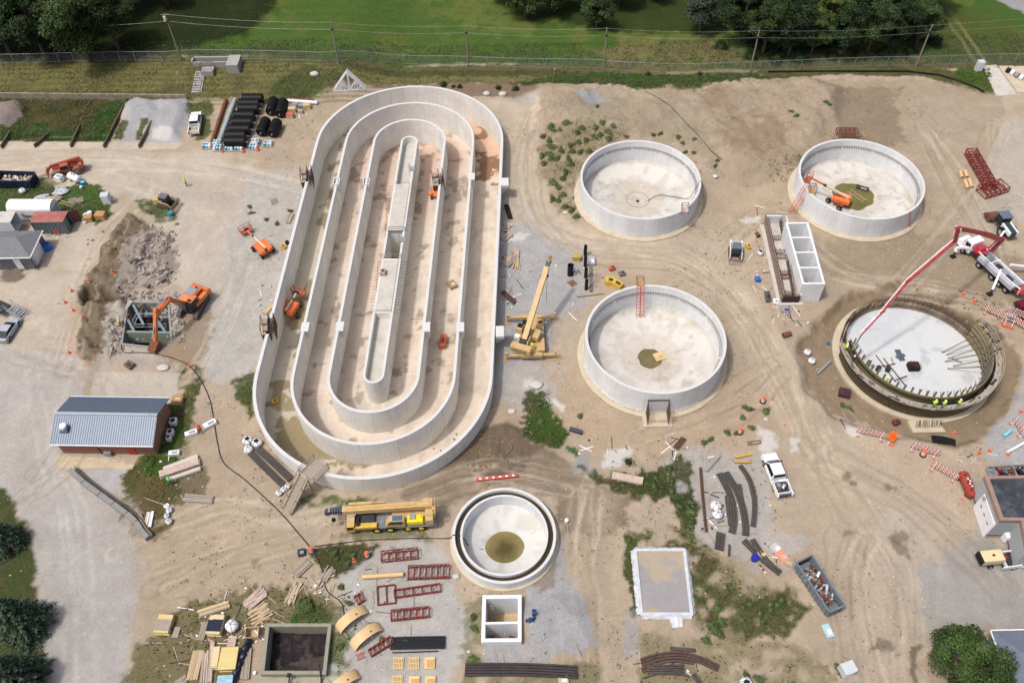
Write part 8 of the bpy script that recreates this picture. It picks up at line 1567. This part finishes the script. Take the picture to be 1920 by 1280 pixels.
  MB().add(vs,fs).build('shell',TAN,t,smooth=False)
  for dx in(-1.0,1.0):MB().box(dx,0,-.02,.1,3.0,.1).build('bearer',WOODG,t)
  MB().box(.6,-.2,1.18,.18,.18,.04).build('lifting_eye',DARK,t)
def loose_boards():
 r=random.Random(77);src=None;L_=[(362,1195,20),(290,1205,3),(350,1245,10),(330,1225,60),(470,1228,8),(452,1172,55),(505,1120,38),(520,1150,30),(548,1120,70),(575,1110,62),(588,1088,50),(610,1115,12),(668,1160,45),(648,1190,50),(706,1086,88),(700,1120,80),(776,1130,85),(770,1190,86),(1260,1200,82),(1285,1205,80),(1312,1230,75),(1330,925,84),(1340,985,3),(1400,1000,5),(1465,1200,50),(1552,1205,60),(930,1230,76),(945,1240,78),(1080,1210,68),(1064,990,84),(870,1040,64),(520,860,60),(290,940,20),(390,1120,25),(415,1105,15),(1590,790,76),(1602,782,66),(1560,800,50)]
 for i,(x,y,a) in enumerate(L_):
  p=at((x,y))
  if src is None:
   src=thing('loose_board','thin loose board lying on open ground in the southern yard','board',p,-R(a),'loose boards on the ground');MB().box(0,0,.03,2.2,.12,.06).build('board',WOODG,src)
  else:again(src,'thin loose board lying on open ground in the southern yard',p,-R(a),(r.uniform(.6,1.5),1,1))
def odds():
 rg=random.Random(21)
 def box(p,label,sx,sy,h,mt,rz=0,name='box',cat='box',bev=.04,z=None,extra=None):
  x,y,zz=at(p,z);t=thing(name,label,cat,(x,y,zz),rz);MB().box(0,0,.02,sx,sy,h).build('body',mt,t,bev=bev)
  if extra:MB().box(sx*.1,-sy*.1,h+.02,sx*.5,sy*.4,h*.12).build(extra[0],extra[1],t,bev=.01)
  return t
 box((360,814),'long white box in the weeds, left of the bending worker',1.6,.7,.55,WHT,.4,extra=('handle',GREYP));box((395,797),'long white box touching the black hose',1.7,.8,.55,WHT,.6,extra=('handle',GREYP));box((328,851),'white box above the pale panels',1.4,.65,.5,WHT,.1,extra=('handle',GREYP));box((335,752),'brown box at the north east corner of the brick building',1.5,1.0,.7,mat('tan_box',C(178,140,106),.8,.1,2),-.1,extra=('lid',PLY))
 box((1143,531),'bright yellow steel bin, left of the angled pair',1.3,1.2,.9,YEL,-.2,'yellow_bin','bin',extra=('socket',DARK));box((1157,537),'bright yellow steel bin, right of the angled pair',1.7,1.0,.9,YEL,-.75,'yellow_bin','bin',extra=('socket',DARK));box((1147,506),'red engine pump on the dirt above the yellow bins',.9,.7,.7,REDW,.2,'pump','pump',.15,extra=('motor',DARK));box((1166,515),'small grey wheeled cart right of the red pump',.9,.8,.5,mat('cart_grey',C(130,116,112),.7,.2,3),.3,'cart','cart',extra=('engine',DARK));box((1073,531),'rusty square manhole plate on the gravel',1.1,1.1,.08,mat('rusty_plate',C(130,98,92),.8,.15,3),.6,'steel_plate','plate',.01,extra=('disc',RUST));box((1110,492),'pallet of pale blue packed blocks beside the standing pipes',.9,1.6,.5,mat('pale_blue_packs',C(176,180,202),.6,.1,3),0,'packed_pallet','pallet',extra=('label',WHT))
 box((848,536),'low wooden cart standing in the lane of the oval tank',1.2,1.5,.5,mat('wood_cart',C(164,140,106),.8,.2,3),.5,'wooden_cart','cart',z=DITCH_Z,extra=('tray',SLAB));box((831,644),'dusty scissor lift parked in the lane of the oval tank',.95,2.1,1.0,mat('faded_orange',(.3,.2,.1)),-.15,'scissor_lift','scissor lift',z=DITCH_Z,extra=('rail',RUST));box((718,513),'small pink brown mixer standing on the lower deck of the island',.8,1.0,.7,PINK,0,'mixer','mixer',z=DITCH_H+.12,extra=('motor',DARK));box((516,753),'yellow cable tray heap in the outer lane of the oval tank',.9,.7,.4,YEL,.3,'yellow_reel','reel',.1,DITCH_Z,('hub',DARK))
 box((532,465),'small yellow plate compactor at the foot of the oval tank',.9,.6,.6,YEL,-.5,'plate_compactor','compactor',.08,extra=('engine',BLACK));box((114,339),'white square water tank beside the telehandler',1.25,1.1,1.1,WHT,-.35,'water_tank','tank',.08,extra=('lid',STEEL));box((157,346),'small blue pump unit beside the white cylinder tank',.8,.6,.6,TEAL,.2,'pump_unit','pump',extra=('cap',WHT));box((1402,464),'yellow can beside the chamber block',.5,1.1,.5,YEL,.2,'yellow_case','case',extra=('handle',DARK));box((1420,526),'bright blue plastic tub beside the chamber block',.8,.8,.6,BLUE,.1,'blue_tub','tub',.12,extra=('lid',BLUE));box((1439,558),'dark grey crate beside the chamber block',.8,2.0,.4,mat('slate_crate',C(92,86,98),.7,.2,3),-.05,'grey_crate','crate',extra=('slat',DARK));box((1454,567),'small white box at the corner of the chamber block slab',.8,.9,.4,WHT,-.1,'white_case','case',extra=('latch',STEEL));box((1473,582),'open tool box with scattered tools below the chamber block',1.4,.9,.25,mat('tool_box',C(150,150,176),.5,.3,5),-.05,'tool_box','tool box',extra=('tray',DARK))
 box((1582,740),'dark maroon steel box on the excavated ground',1.5,1.2,.8,mat('maroon_steel',C(86,56,58),.7,.2,2),-.35,'steel_box','box',extra=('cover',DARK));box((1679,794),'small maroon generator south of the new tank',.9,.7,.6,mat('maroon_gen',C(120,60,72),.6,.2,2),.3,'generator','generator',extra=('panel',DARK));box((1552,1182),'pale cyan plastic sheet on the gravel below the dumpster',.9,1.5,.1,mat('cyan_sheet',C(176,212,220),.5,.05,2),.25,'plastic_sheet','sheet',.01,extra=('fold',WHT));box((1429,1080-40),'wooden tray with a small crate among the laths',1.1,.9,.3,WOODG,.3,'wooden_tray','tray',extra=('block',PLY));box((1466,1043),'salmon coloured board on a pallet near the dumpster',1.2,1.5,.15,mat('salmon_board',C(222,150,124),.7,.08,2),.55,'salmon_board','board',.01,extra=('mark',PINK));box((1455,1028),'pale grey board leaning next to the salmon board',1.1,1.2,.12,mat('pale_board',C(196,194,190),.7,.08,2),.6,'pale_board','board',.01,extra=('mark',WHT));box((1476,1052),'slatted brown pallet under the salmon board',1.5,1.1,.1,WOODG,-.55,'pallet','pallet',.01,extra=('slat',WOOD))
 box((244,686),'small dark machine lying on the dirt above the concrete apron',1.3,1.0,.5,mat('dusty_dark',C(112,100,88),.8,.25,3),-.6,'compactor_attachment','attachment',extra=('bracket',DARK));box((1414,830),'brown form board lying near the roadside drum',1.8,.6,.12,mat('brown_board',C(128,108,94),.8,.15,3),.15,'form_board','board',.01,extra=('cleat',WOODG));box((1878,900),'black oil tank at the corner of the flat roofed building',1.0,1.4,.9,BLACK,-.6,'oil_tank','tank',.2,extra=('cap',DARK));box((1237,668),'plywood sheet lying over the sump of the middle tank',1.6,1.4,.06,PLY,.3,'plywood_sheet','plywood',.01,-.35,('cleat',WOOD));box((1617,353),'dark plywood sheet at the edge of the green puddle',2.0,1.0,.08,DARK,-.5,'dark_sheet','plywood',.01,.05,('cleat',GREYP));box((1056,1275),'pinkish board pile with a white angle at the bottom edge',1.1,.8,.3,PINK,.1,'board_pile','boards',extra=('angle',WHT));box((566,1037),'dark motor on a small pallet beside the traffic drum',.9,.9,.45,DARK,.2,'motor','motor',.1,extra=('cap',GREYP))
 for p,l,r,h,mt in(((91,467),'bright blue drum beside the grey house',.62,1.1,BLUE),((1414,1048),'royal blue drum with an open top among the charcoal beams',.42,.7,mat('royal_blue',(.02,.03,.35),.4,.1,2)),((1552,645),'small dark blue bucket on the footing west of the new tank',.22,.35,BLUE),((321,404),'slate blue barrel in the weeds below the tan loader',.4,.7,TEAL),((162,406),'white plastic tub, left of the pair by the crates',.4,.5,WHT),((169,402),'white plastic tub, right of the pair by the crates',.4,.5,WHT),((160,418),'white bucket lying beside the low crate',.3,.35,WHT),((153,353),'small white ball shaped float in the grass',.25,.4,WHT),((1062,977),'white plastic can east of the double ring tank',.25,.4,WHT),((539,457),'black bucket beside the small compactor',.3,.5,BLACK),((312,948),'pale round lid in the brown weeds',.35,.1,BAG),((1166,1240),'tiny white bucket near the sludge basin',.2,.3,WHT)):
  x,y,z=at(p);
  if 'tiny' in l:x,y,z=at((478,1262))
  t=thing('drum' if r>.35 else 'bucket',l,'drum' if r>.35 else 'bucket',(x,y,z));MB().lathe([(0,0),(r,0),(r*1.03,h*.5),(r,h),(r*.9,h),(r*.88,h-.06),(0,h-.06)],n=18).build('shell',mt,t);MB().cyl((r*.4,0,h-.06),(r*.4,0,h+.02),r*.15).build('bung',DARK,t)
 P_,rz,L=pose((131,334),(155,345));t=thing('white_cylinder_tank','white horizontal cylinder tank beside the telehandler wheels','tank',P_,rz);MB().lathe([(0,-1.3),(.45,-1.25),(.62,-1.05),(.62,1.05),(.45,1.25),(0,1.3)],n=20).build('shell',WHT,t,smooth=False).matrix_local=Matrix.Translation((0,0,.8))@Matrix.Rotation(R(90),4,'Y')
 for s in(-.7,.7):MB().box(s,0,0,.15,1.1,.35).build('saddle',DARK,t)
 for k in(-.3,.25):MB().box(k,0,1.4,.3,.2,.08).build('hatch',DARK,t)
 P_,rz,L=pose((1800,893),(1818,936));t=thing('red_tank','long dull red pressure tank lying beside the flat roofed building','tank',P_,rz);h=L/2+.2;MB().lathe([(0,-h),(.4,-h+.08),(.64,-h+.35),(.64,h-.35),(.4,h-.08),(0,h)],n=24).build('shell',mat('dull_red_tank',C(158,64,52),.5,.1,1,dirt=C(190,130,110),dirtamt=.3),t).matrix_local=Matrix.Translation((0,0,.85))@Matrix.Rotation(R(90),4,'Y')
 for s in(-.6,.6):MB().box(s*h,0,0,.2,1.0,.5).build('saddle',DKRED,t);
 for s in(-.55,0,.6):MB().cyl((s*h,-.2,1.3),(s*h,-.2,1.65),.1).build('nozzle',DARK,t)
 for k in range(4):MB().box(-.5+k*.35,.15*(k%2),1.475,.2,.2,.02).build('patch',WHT,t)
 def dumpster(label,z,c,mt,fill,dz=0):
  q=[G0(*p,z) for p in c];t=thing('dumpster',label,'dumpster',(q[0][0],q[0][1],hz(*q[0])),0);q=[(x-q[0][0],y-q[0][1]) for x,y in q];m=MB()
  for i in range(4):m.beam((*q[i],z/2+.15+.002*i),(*q[(i+1)%4],z/2+.15+.002*i),.08,z-.2)
  m.build('side',mt,t);r_=MB()
  for i in range(4):
   a,b=np.array(q[i]),np.array(q[(i+1)%4]);d=b-a;L=np.hypot(*d);d/=L;nn=np.array([d[1],-d[0]]);cc=np.mean(np.array(q),0)
   if(cc-a)@nn>0:nn=-nn
   k=.3
   while k<L:p=a+d*k+nn*.09;r_.beam((*p,.25),(*p,z-.05),.1,.1);k+=.6
   r_.beam((*(a+nn*.07),z),(*(b+nn*.07),z),.12,.12)
  r_.build('rib',mt,t);MB().prism(q,.12,.25).build('floor',mt,t);rr=random.Random(int(c[0][1]));Q=np.array(q);inn=mat('rusty_interior',C(104,78,66),.8,.3,2)
  m=MB()
  for i in range(4):a,b=Q[i]*.985+Q.mean(0)*.015,Q[(i+1)%4]*.985+Q.mean(0)*.015;m.beam((*a,z/2),(*b,z/2),.03,z-.5)
  m.build('lining',inn,t);piles={}
  for k in range(150):
   u,v=rr.uniform(.08,.9),rr.uniform(.15,.85);p=(Q[0]*(1-u)+Q[1]*u)*(1-v)+(Q[3]*(1-u)+Q[2]*u)*v;mm=rr.choice(fill);a=rr.uniform(0,3.1);l=rr.uniform(.4,1.8);w_=rr.uniform(.05,.3);e=np.array([math.cos(a),math.sin(a)])*l/2*.5
   piles.setdefault(mm.name,(MB(),mm))[0].beam((*(p-e),rr.uniform(.4,z*.7)),(*(p+e),rr.uniform(.4,z*.75)),w_,.08)
  for i,(nm,(mb,mm)) in enumerate(piles.items()):o=mb.build('scrap_heap',mm);o.location=t.location;tag(o,'heap of %s scrap inside the %s'%(nm.replace('_',' '),label.split(' standing')[0].split(' at the')[0]),'scrap',kind='stuff')
 dumpster('grey dumpster with rusty inside standing on the southern yard',1.7,[(1494,1054.5),(1522.5,1040.5),(1583,1134),(1556,1146)],mat('dumpster_grey_blue',C(122,134,144),.6,.15,1.5,dirt=C(90,70,60),dirtamt=.4),[STEEL,RUST,SHEETG,REBAR]);dumpster('navy blue dumpster full of scrap wood at the left edge',1.7,[(-10,339),(55,339.5),(65,323),(0,321)],NAVY,[WOODG,PINK,WHT,WOOD])
 def hose(pts,r,label,mt=None,z=None,name='hose'):
  W_=[(*at(p if len(p)==2 else p[:2],None if len(p)==2 else p[2])[:2],(at(p)[2] if len(p)==2 else p[2])) for p in pts];q=[]
  for i in range(len(W_)-1):
   p0,p1,p2,p3=W_[max(i-1,0)],W_[i],W_[i+1],W_[min(i+2,len(W_)-1)]
   for k in range(8):u=k/8;c=[.5*(2*p1[c]+(p2[c]-p0[c])*u+(2*p0[c]-5*p1[c]+4*p2[c]-p3[c])*u*u+(3*p1[c]-p0[c]-3*p2[c]+p3[c])*u**3) for c in(0,1,2)];q.append((c[0],c[1],(max(c[2],hz(c[0],c[1])) if len(pts[0])==2 and len(pts[-1])==2 else c[2])+r))
  q.append((*W_[-1][:2],W_[-1][2]+r));tag(MB().tube(q,r,6).build(name,mt or mat('black_hose',(.02,.024,.035),.5,.2,3)),label,name)
 hose([(232,602),(228,635),(232,660),(262,661),(300,665),(345,680),(372,705),(392,745),(400,780),(408,830),(420,868),(460,900),(520,955),(560,1000),(588,1035),(605,1070),(612,1105),(640,1130),(646,1160)],.065,'very long black hose snaking from the basement to the gravel yard')
 hose([(590,1024),(640,1018),(700,1012),(780,1009),(838,1009,.1),(850,1003,1.5),(862,1004,1.45),(872,1012,.2),(880,1023,-.9),(906,1030,-1.3)],.06,'black hose running into the double ring tank');hose([(1214,377,-.6),(1236,366,-.2),(1262,369,0),(1290,372,.3),(1303,355,2.0),(1313,340,4.05),(1318,352,.2)],.045,'thin dark hose crossing the floor of the upper round tank');hose([(1210,232-60),(1250,195),(1290,235),(1330,275),(1355,300)],.05,'thin dark cable lying down the dirt slope')
 hose([(598,1246,.9),(601,1260,.85),(603,1275,.05),(600,1290,.02)],.1,'thick black hose hanging over the sludge basin edge');hose([(1452+0,1160),(1010+440,1170)],.05,'short cable on the gravel') if 0 else None
 for a,b,l in(((135,541),(123,562),'orange rope between the two western trench cones'),((139,577),(156,590),'orange rope between the two southern trench cones'),((131,655),(175,694),'orange rope fence from the corner cone to the wooden frame'),((131,655),(141,622),'orange rope fence rising north from the corner cone')):
  p,q=at(a),at(b);tag(MB().tube([(p[0]+(q[0]-p[0])*k/8,p[1]+(q[1]-p[1])*k/8,p[2]+(q[2]-p[2])*k/8+.9-.5*(k/8)*(1-k/8)*2) for k in range(9)],.03,4).build('rope',ORG),l,'rope')
 def ladder(p,q,z0,z1,label,mt=REDW,w=.5,n=10):
  a=np.array([*G0(*p,z0),z0]);b=np.array([*G0(*q,z1),z1]);d=(b-a)/np.linalg.norm(b-a);s=np.cross(d,[0,0,1.]);
  s=s/np.linalg.norm(s)*w/2 if np.linalg.norm(s)>.05 else np.array([w/2,0,0]);m=MB();m.beam(a-s,b-s,.07,.07);m.beam(a+s,b+s,.07,.07)
  for k in range(1,n):c=a+(b-a)*k/n;m.beam(c-s,c+s,.05,.05)
  tag(m.build('ladder',mt),label,'ladder')
 ladder((1481,396),(1511,347),.1,5.0,'long red ladder leaning outside the upper right tank');ladder((1488,399),(1506,370),.1,2.6,'short red ladder beside the long one at the upper right tank');ladder((1704,424),(1705,395),.1,4.2,'red ladder leaning on the south east side of the upper right tank');ladder((1196,594),(1198,536),.4,5.3,'tall red ladder inside the middle tank, left one');ladder((1204,594),(1205,536),.4,5.3,'tall red ladder inside the middle tank, right one');ladder((1592,357),(1622,378),.1,.15,'pale ladder lying in the green puddle',WOOD,.8,11);ladder((112,378),(140,386),.5,.45,'pale timber ladder lying in the grass',WOOD,.6,9);ladder((931,905),(963,903),.1,.1,'pale ladder lying below the red beam',WOODG,.8,9);ladder((1113,537),(1121,510),.15,.15,'pinkish ladder lying beside the grey bars',PINK,.7,12);ladder((667,1233),(684,1226),.1,.2,'short red ladder piece beside the wooden spool',REDW,.6,5)
 p,q=at((893,901)),at((970,893));t=thing('red_box_beam','long bright red box beam above the double ring tank','beam',((p[0]+q[0])/2,(p[1]+q[1])/2,hz(p[0],p[1])+.05),math.atan2(q[1]-p[1],q[0]-p[0]));L=math.hypot(q[0]-p[0],q[1]-p[1]);MB().box(0,0,.05,L,.4,.3,0).build('beam',REDW,t,bev=.03);m=MB()
 for k in range(6):m.box(-L*.4+k*L*.16,0,.35,.3,.2,.03)
 m.build('pale_patch',WHT,t)
 def wall_form(p,label,z,rot=0.15):
  x,y=G0(*p,z);t=thing('wall_form_platform',label,'wall form',(x,y,0),rot);BR=mat('brown_form_steel',C(104,78,66),.8,.3,2)
  for s in(-1,1):
   m=MB()
   for k in range(5):m.beam((s*.35,-1.3+k*.65,z-1.6),(s*.35,-1.3+k*.65,z+1.1),.1,.1)
   for k in range(5):m.beam((s*.35,-1.4,z-1.5+k*.62),(s*.35,1.4,z-1.5+k*.62),.1,.1)
   m.build('form_panel',BR,t)
  MB().box(.35,0,z-1.5,.05,2.5,2.5).box(-.35,0,z-1.5,.05,2.5,2.3).build('form_ply',mat('brown_form_ply',C(118,92,80),.8,.3,3),t);MB().box(-1.0,0,z-.1,1.3,2.9,.1).build('platform',PINK,t);MB().box(-.95,0,z-1.3,1.0,2.4,.9,0,(1.2,1.1)).build('bracket_frame',mat('brown_form_steel',(.1,.08,.07)),t);MB().box(-1.0,.6,z,.8,.9,.5).box(-.9,-.6,z,.7,.8,.3).build('stacked_form',WOODG,t);m=MB()
  for yy in(-1.3,1.3):m.beam((-1.5,yy,z-1.2),(-.3,yy,z-1.6),.1,.1).beam((-1.45,yy,z-1.2),(-1.45,yy,z+1),.08,.08)
  for zz in(.5,1.0):m.beam((-1.45,-1.35,z+zz),(-1.45,1.35,z+zz),.06,.1)
  m.build('bracket',BR,t)
 wall_form((581,329),'brown wall form with a platform on the west wall of the oval, upper one',DITCH_H);wall_form((510,610),'brown wall form with a platform on the west wall of the oval, lower one',DITCH_H);wall_form((827,335),'dark wall form with a timber platform on the inner wall of the oval',DITCH_H)
 a,b=at((538,960)),np.array(G0(570,893,3.2));t=thing('timber_stairs','weathered timber stairs climbing over the south west wall of the oval tank','stairs',(a[0],a[1],a[2]),0);d=b-np.array(a[:2]);L=np.hypot(*d);u=d/L;n_=np.array([u[1],-u[0]])
 for k in range(13):f=(k+.5)/13;c=u*L*f;MB().beam((*(c-n_*.75),3.1*f),(*(c+n_*.75),3.1*f),.36,.06).build('tread',WOODG,t)
 for s in(-1,1):
  MB().beam((*(n_*s*.72),0),(*(d+n_*s*.72),3.1),.07,.28).build('stringer',WOODG,t);m=MB();m.beam((*(n_*s*.78),1),(*(d+n_*s*.78),4.1),.06,.1)
  for f in(0,.33,.66,1):c=d*f+n_*s*.78;m.beam((*c,3.1*f-.1 if f else 0),(*c,3.1*f+1.05),.07,.07)
  m.build('handrail',WOODG,t)
 m=MB()
 for f in(.45,.75,1):
  for s in(-1,1):c=d*f+n_*s*.6;m.beam((*c,0),(*c,3.1*f),.12,.12)
 m.build('post',WOODG,t);pc=d+u*1.2+np.array([.45,0]);pf=thing('landing',None,None,(pc[0],pc[1],3.12),math.atan2(u[1],u[0]));pf.parent=t;MB().box(0,0,0,2.6,2.5,.08).build('deck',WOODG,pf)
 m=MB()
 for xx in(-1.25,1.25):
  for yy in(-1.22,1.22):m.beam((xx,yy,-.2),(xx,yy,1.1),.08,.08)
 for zz in(.55,1.05):
  m.beam((-1.25,1.22,zz),(1.25,1.22,zz),.06,.1);m.beam((1.25,-1.22,zz),(1.25,1.22,zz),.06,.1);m.beam((-1.25,-1.22,zz),(1.25,-1.22,zz),.06,.1)
 m.build('guard',WOODG,pf)
 for p,z,l,mt in(((1284,394),4.0,'small wooden access platform on the rim of the upper round tank',PINK),((1200,532),4.5,'tan access platform on the north rim of the middle tank',mat('ochre_crate',(.3,.2,.1))),((1522,358),4.0,'tan access platform on the west rim of the upper right tank',mat('ochre_crate',(.3,.2,.1)))):
  x,y=G0(*p,z);t=thing('rim_platform',l,'platform',(x,y,z));MB().box(0,0,.05,1.1,1.1,.08).build('deck',mt,t);m=MB()
  for a in(-.5,.5):
   for b_ in(-.5,.5):m.beam((a,b_,-.6),(a,b_,1.1),.06,.06)
   m.beam((a,-.5,1.08),(a,.5,1.08),.06,.06)
  m.beam((-.5,.5,1.08),(.5,.5,1.08),.06,.06).beam((-.5,.5,.6),(.5,.5,.6),.06,.06);m.build('rail',RUST,t)
 for a,b,l in(((1572,252),(1608,251),'pale guard rail behind the upper right tank'),((1556,256),(1563,264),'short guard rail left of the rusty cage'),((1614,256),(1619,268),'short guard rail right of the rusty cage')):
  p,q=at(a),at(b);m=MB()
  for z in(.6,1.1):m.beam((p[0],p[1],p[2]+z),(q[0],q[1],p[2]+z),.07,.1)
  for f in(0,.5,1):m.beam((p[0]+(q[0]-p[0])*f,p[1]+(q[1]-p[1])*f,p[2]-.1),(p[0]+(q[0]-p[0])*f,p[1]+(q[1]-p[1])*f,p[2]+1.15),.07,.07)
  tag(m.build('guard_rail',WOOD),l,'guard rail')
 for p,q,l in(((985,1164),(1003,1163),'blue valve pipe leaving the valve box'),((1001,1162),(1001,1145),'upright blue valve beside the gravel pile')):
  a,b=at(p),at(q);t=thing('blue_valve',l,'valve',(a[0],a[1],a[2]),math.atan2(b[1]-a[1],b[0]-a[0]));L=math.hypot(b[0]-a[0],b[1]-a[1]);MB().cyl((0,0,.25),(L,0,.25),.12).build('pipe',mat('valve_blue',C(44,78,116),.5,.15,3),t);MB().cyl((L*.5,0,.1),(L*.5,0,.75),.22).build('bonnet',mat('valve_blue',(.1,.2,.3)),t)
  for f in(.1,.9):MB().cyl((L*f-.04,0,.25),(L*f+.04,0,.25),.24).build('flange',mat('valve_blue',(.1,.2,.3)),t)
 for p,s,l in(((590,139),1.35,'large pale boulder on the mown bank'),((913,177),1.2,'pale boulder north of the dirt yard, left one'),((943,178),1.3,'pale boulder north of the dirt yard, right one'),((855,1081),.8,'white boulder west of the double ring tank'),((959,771),.9,'flat pale disc of spilt concrete south of the cream crane'),((1005,722),1.6,'white heap of spilt concrete at the head of the weed strip'),((306,690),1.4,'pale broken slab beside the grass strip'),((879,1221),.4,'pale stone beside the long black beams'),((1060,399),.8,'flat tan stone beside the weed clumps'),((1436,786),.6,'grey stone near the roadside drum'),((1444,947),.4,'small square white stone in front of the lone pickup')):
  x,y,z=at(p);t=MB();t.blob(0,0,s*.1,s*.62,s*.45,s*(.35 if 'boulder' in l else.10),12,.14,rg);o=t.build('boulder',mat('pale_rock',C(206,202,194),.9,.1,1.5),None,smooth=True);o.location=(x,y,z+.02);tag(o,l,'rock')
 for p,l,mt in(((115,361),'crumpled pale grey tarp in the grass',SHEETG),((79,374),'blue grey tarp heap behind the vaulted trailer',SHEETG),((100,377),'beige covered heap behind the vaulted trailer',mat('beige_cover',C(196,180,154),.8,.1,2))):
  x,y,z=at(p);t=thing('tarp_heap',l,'tarp',(x,y,z),rg.uniform(0,1));MB().blob(0,0,.2,1.3,.8,.5,14,.25,rg).build('tarp',mt,t);MB().blob(.6,.2,.3,.6,.5,.35,10,.3,rg).build('fold',mt,t)
 x,y=G0(14,578,1.0);t=thing('deck_with_stairs','dark deck with silver stairs and handrails at the left frame edge','stairs',(x,y,0),R(-28));MB().box(-1.6,-.3,.9,3.0,2.0,.1).build('deck',DARK,t)
 for s in(-.7,.7):
  m=MB()
  for z in(.55,1.05):m.beam((0,s+.3,1.0+z),(2.6,s+.3,.1+z),.06,.06)
  m.beam((0,s+.3,.95),(2.6,s+.3,.0),.08,.2)
  for f in(0,.5,1):m.beam((2.6*f,s+.3,.95*(1-f)),(2.6*f,s+.3,1.0+1.0-.9*f),.05,.05)
  m.build('handrail',STEEL,t)
 for k in range(6):MB().box(.25+k*.42,.3,.80-k*.15,.3,1.3,.05).build('tread',STEEL,t)
 m=MB()
 for q0,q1 in(((-3.1,-1.3),(-.1,-1.3)),((-.1,-1.3),(-.1,-.6))):
  for z in(1.5,2.0):m.beam((*q0,z),(*q1,z),.06,.06)
  m.beam((*q0,.9),(*q0,2.0),.06,.06)
 m.build('deck_rail',STEEL,t)
 for i,(p,mt,l) in enumerate((((1862,890),STEEL,'grey steel rack north of the flat roofed building'),((1872,889),DKRED,'red parts bin north of the flat roofed building'),((1888,888),RUST,'bin of rusty fittings north of the flat roofed building'),((1908,887),WHT,'white trailer bed with a black engine north of the flat roofed building'))):
  x,y,z=at(p);t=thing('parts_bin',l,'bin',(x,y,z),0);m=MB();m.box(0,0,.1,1.5,1.6,.1)
  for s in(-1,1):m.box(s*.72,0,.2,.06,1.6,.6);m.box(0,s*.77,.2,1.38,.06,.6)
  m.build('bin',STEEL,t);q=MB()
  for k in range(10):q.beam((rg.uniform(-.6,.6),rg.uniform(-.6,.6),.3),(rg.uniform(-.6,.6),rg.uniform(-.6,.6),rg.uniform(.6,.95)),.16,.16)
  q.build('contents',mt if i<3 else BLACK,t)
 pts=[at(p) for p in((1440,137),(1560,136),(1700,136),(1760,143),(1800,155),(1830,167),(1845,175))];m=MB();n=len(pts);m.add([(p[0],p[1],p[2]-.1) for p in pts]+[(p[0],p[1]+.05,p[2]+.4) for p in pts]+[(p[0],p[1]+.03,p[2]-.1) for p in pts]+[(p[0],p[1]+.08,p[2]+.4) for p in pts],[(k,k+1,n+k+1,n+k) for k in range(n-1)]+[(3*n+k,3*n+k+1,2*n+k+1,2*n+k) for k in range(n-1)]+[(n+k,n+k+1,3*n+k+1,3*n+k) for k in range(n-1)]);tag(m.build('silt_fence',BLACK),'low black silt fence at the foot of the northern grass strip','silt fence')
 x,y,z=at((1899,142));t=thing('stacked_drums','row of white and grey round covers on the corner slab by the fence','drums',(x,y,z),-1.0)
 for k,mm in enumerate((BLACK,WHT,GREYP,WHT)):MB().cyl((-1.5+k*.95,0,.5),(-.9+k*.95,0,.5),.5,n=16).build('cover',mm,t)
 q=[at(p)[:2] for p in((1842,124),(1868,122),(1906,178),(1868,181))];tag(MB().prism([(x,y) for x,y in q][::-1],hz(*q[2])-.3,hz(*q[2])+.10).build('concrete_ramp',SLAB),'concrete drive leading through the fence at upper right','drive',kind='structure')
 q=[at(p)[:2] for p in((1872,124),(1990,126),(1990,176),(1908,174))];tag(MB().prism(q[::-1],hz(*q[2])-.3,hz(*q[2])+.08).build('corner_slab',SLABT),'concrete slab in the upper right corner','slab',kind='structure')
gd=build_ground()
works()
new_tank()
flora(*gd)
boundary()
buildings()
excavator();rough_crane();truck_crane();pump_truck();sedan();more_machines()
people();drumbarrel();barricades();bags();pipes_yard();steel_and_lumber();loose_boards();odds()
# ================================================================ light
W=bpy.data.worlds.new('World');S.world=W;W.use_nodes=True;nt=W.node_tree
sky=nt.nodes.new('ShaderNodeTexSky');sky.sky_type='NISHITA';sky.sun_disc=False;sky.sun_elevation=SUN_EL;sky.sun_rotation=SUN_ROT;sky.dust_density=6.0;sky.air_density=.7;sky.ozone_density=.6
bg=nt.nodes['Background'];bg.inputs[1].default_value=.15;nt.links.new(sky.outputs[0],bg.inputs[0])
sl=bpy.data.lights.new('sun','SUN');sl.energy=2.0;sl.angle=R(3.2);sl.color=(1,.98,.95)
so=bpy.data.objects.new('sun',sl);COL.objects.link(so);so.rotation_euler=Vector((-math.cos(SUN_AZ)*math.cos(SUN_EL),-math.sin(SUN_AZ)*math.cos(SUN_EL),math.sin(SUN_EL))).to_track_quat('Z','Y').to_euler()
S.view_settings.view_transform='Standard';S.view_settings.look='None';S.view_settings.exposure=EXPO;S.view_settings.gamma=1
S.render.engine='CYCLES';S.cycles.max_bounces=5;S.cycles.diffuse_bounces=3
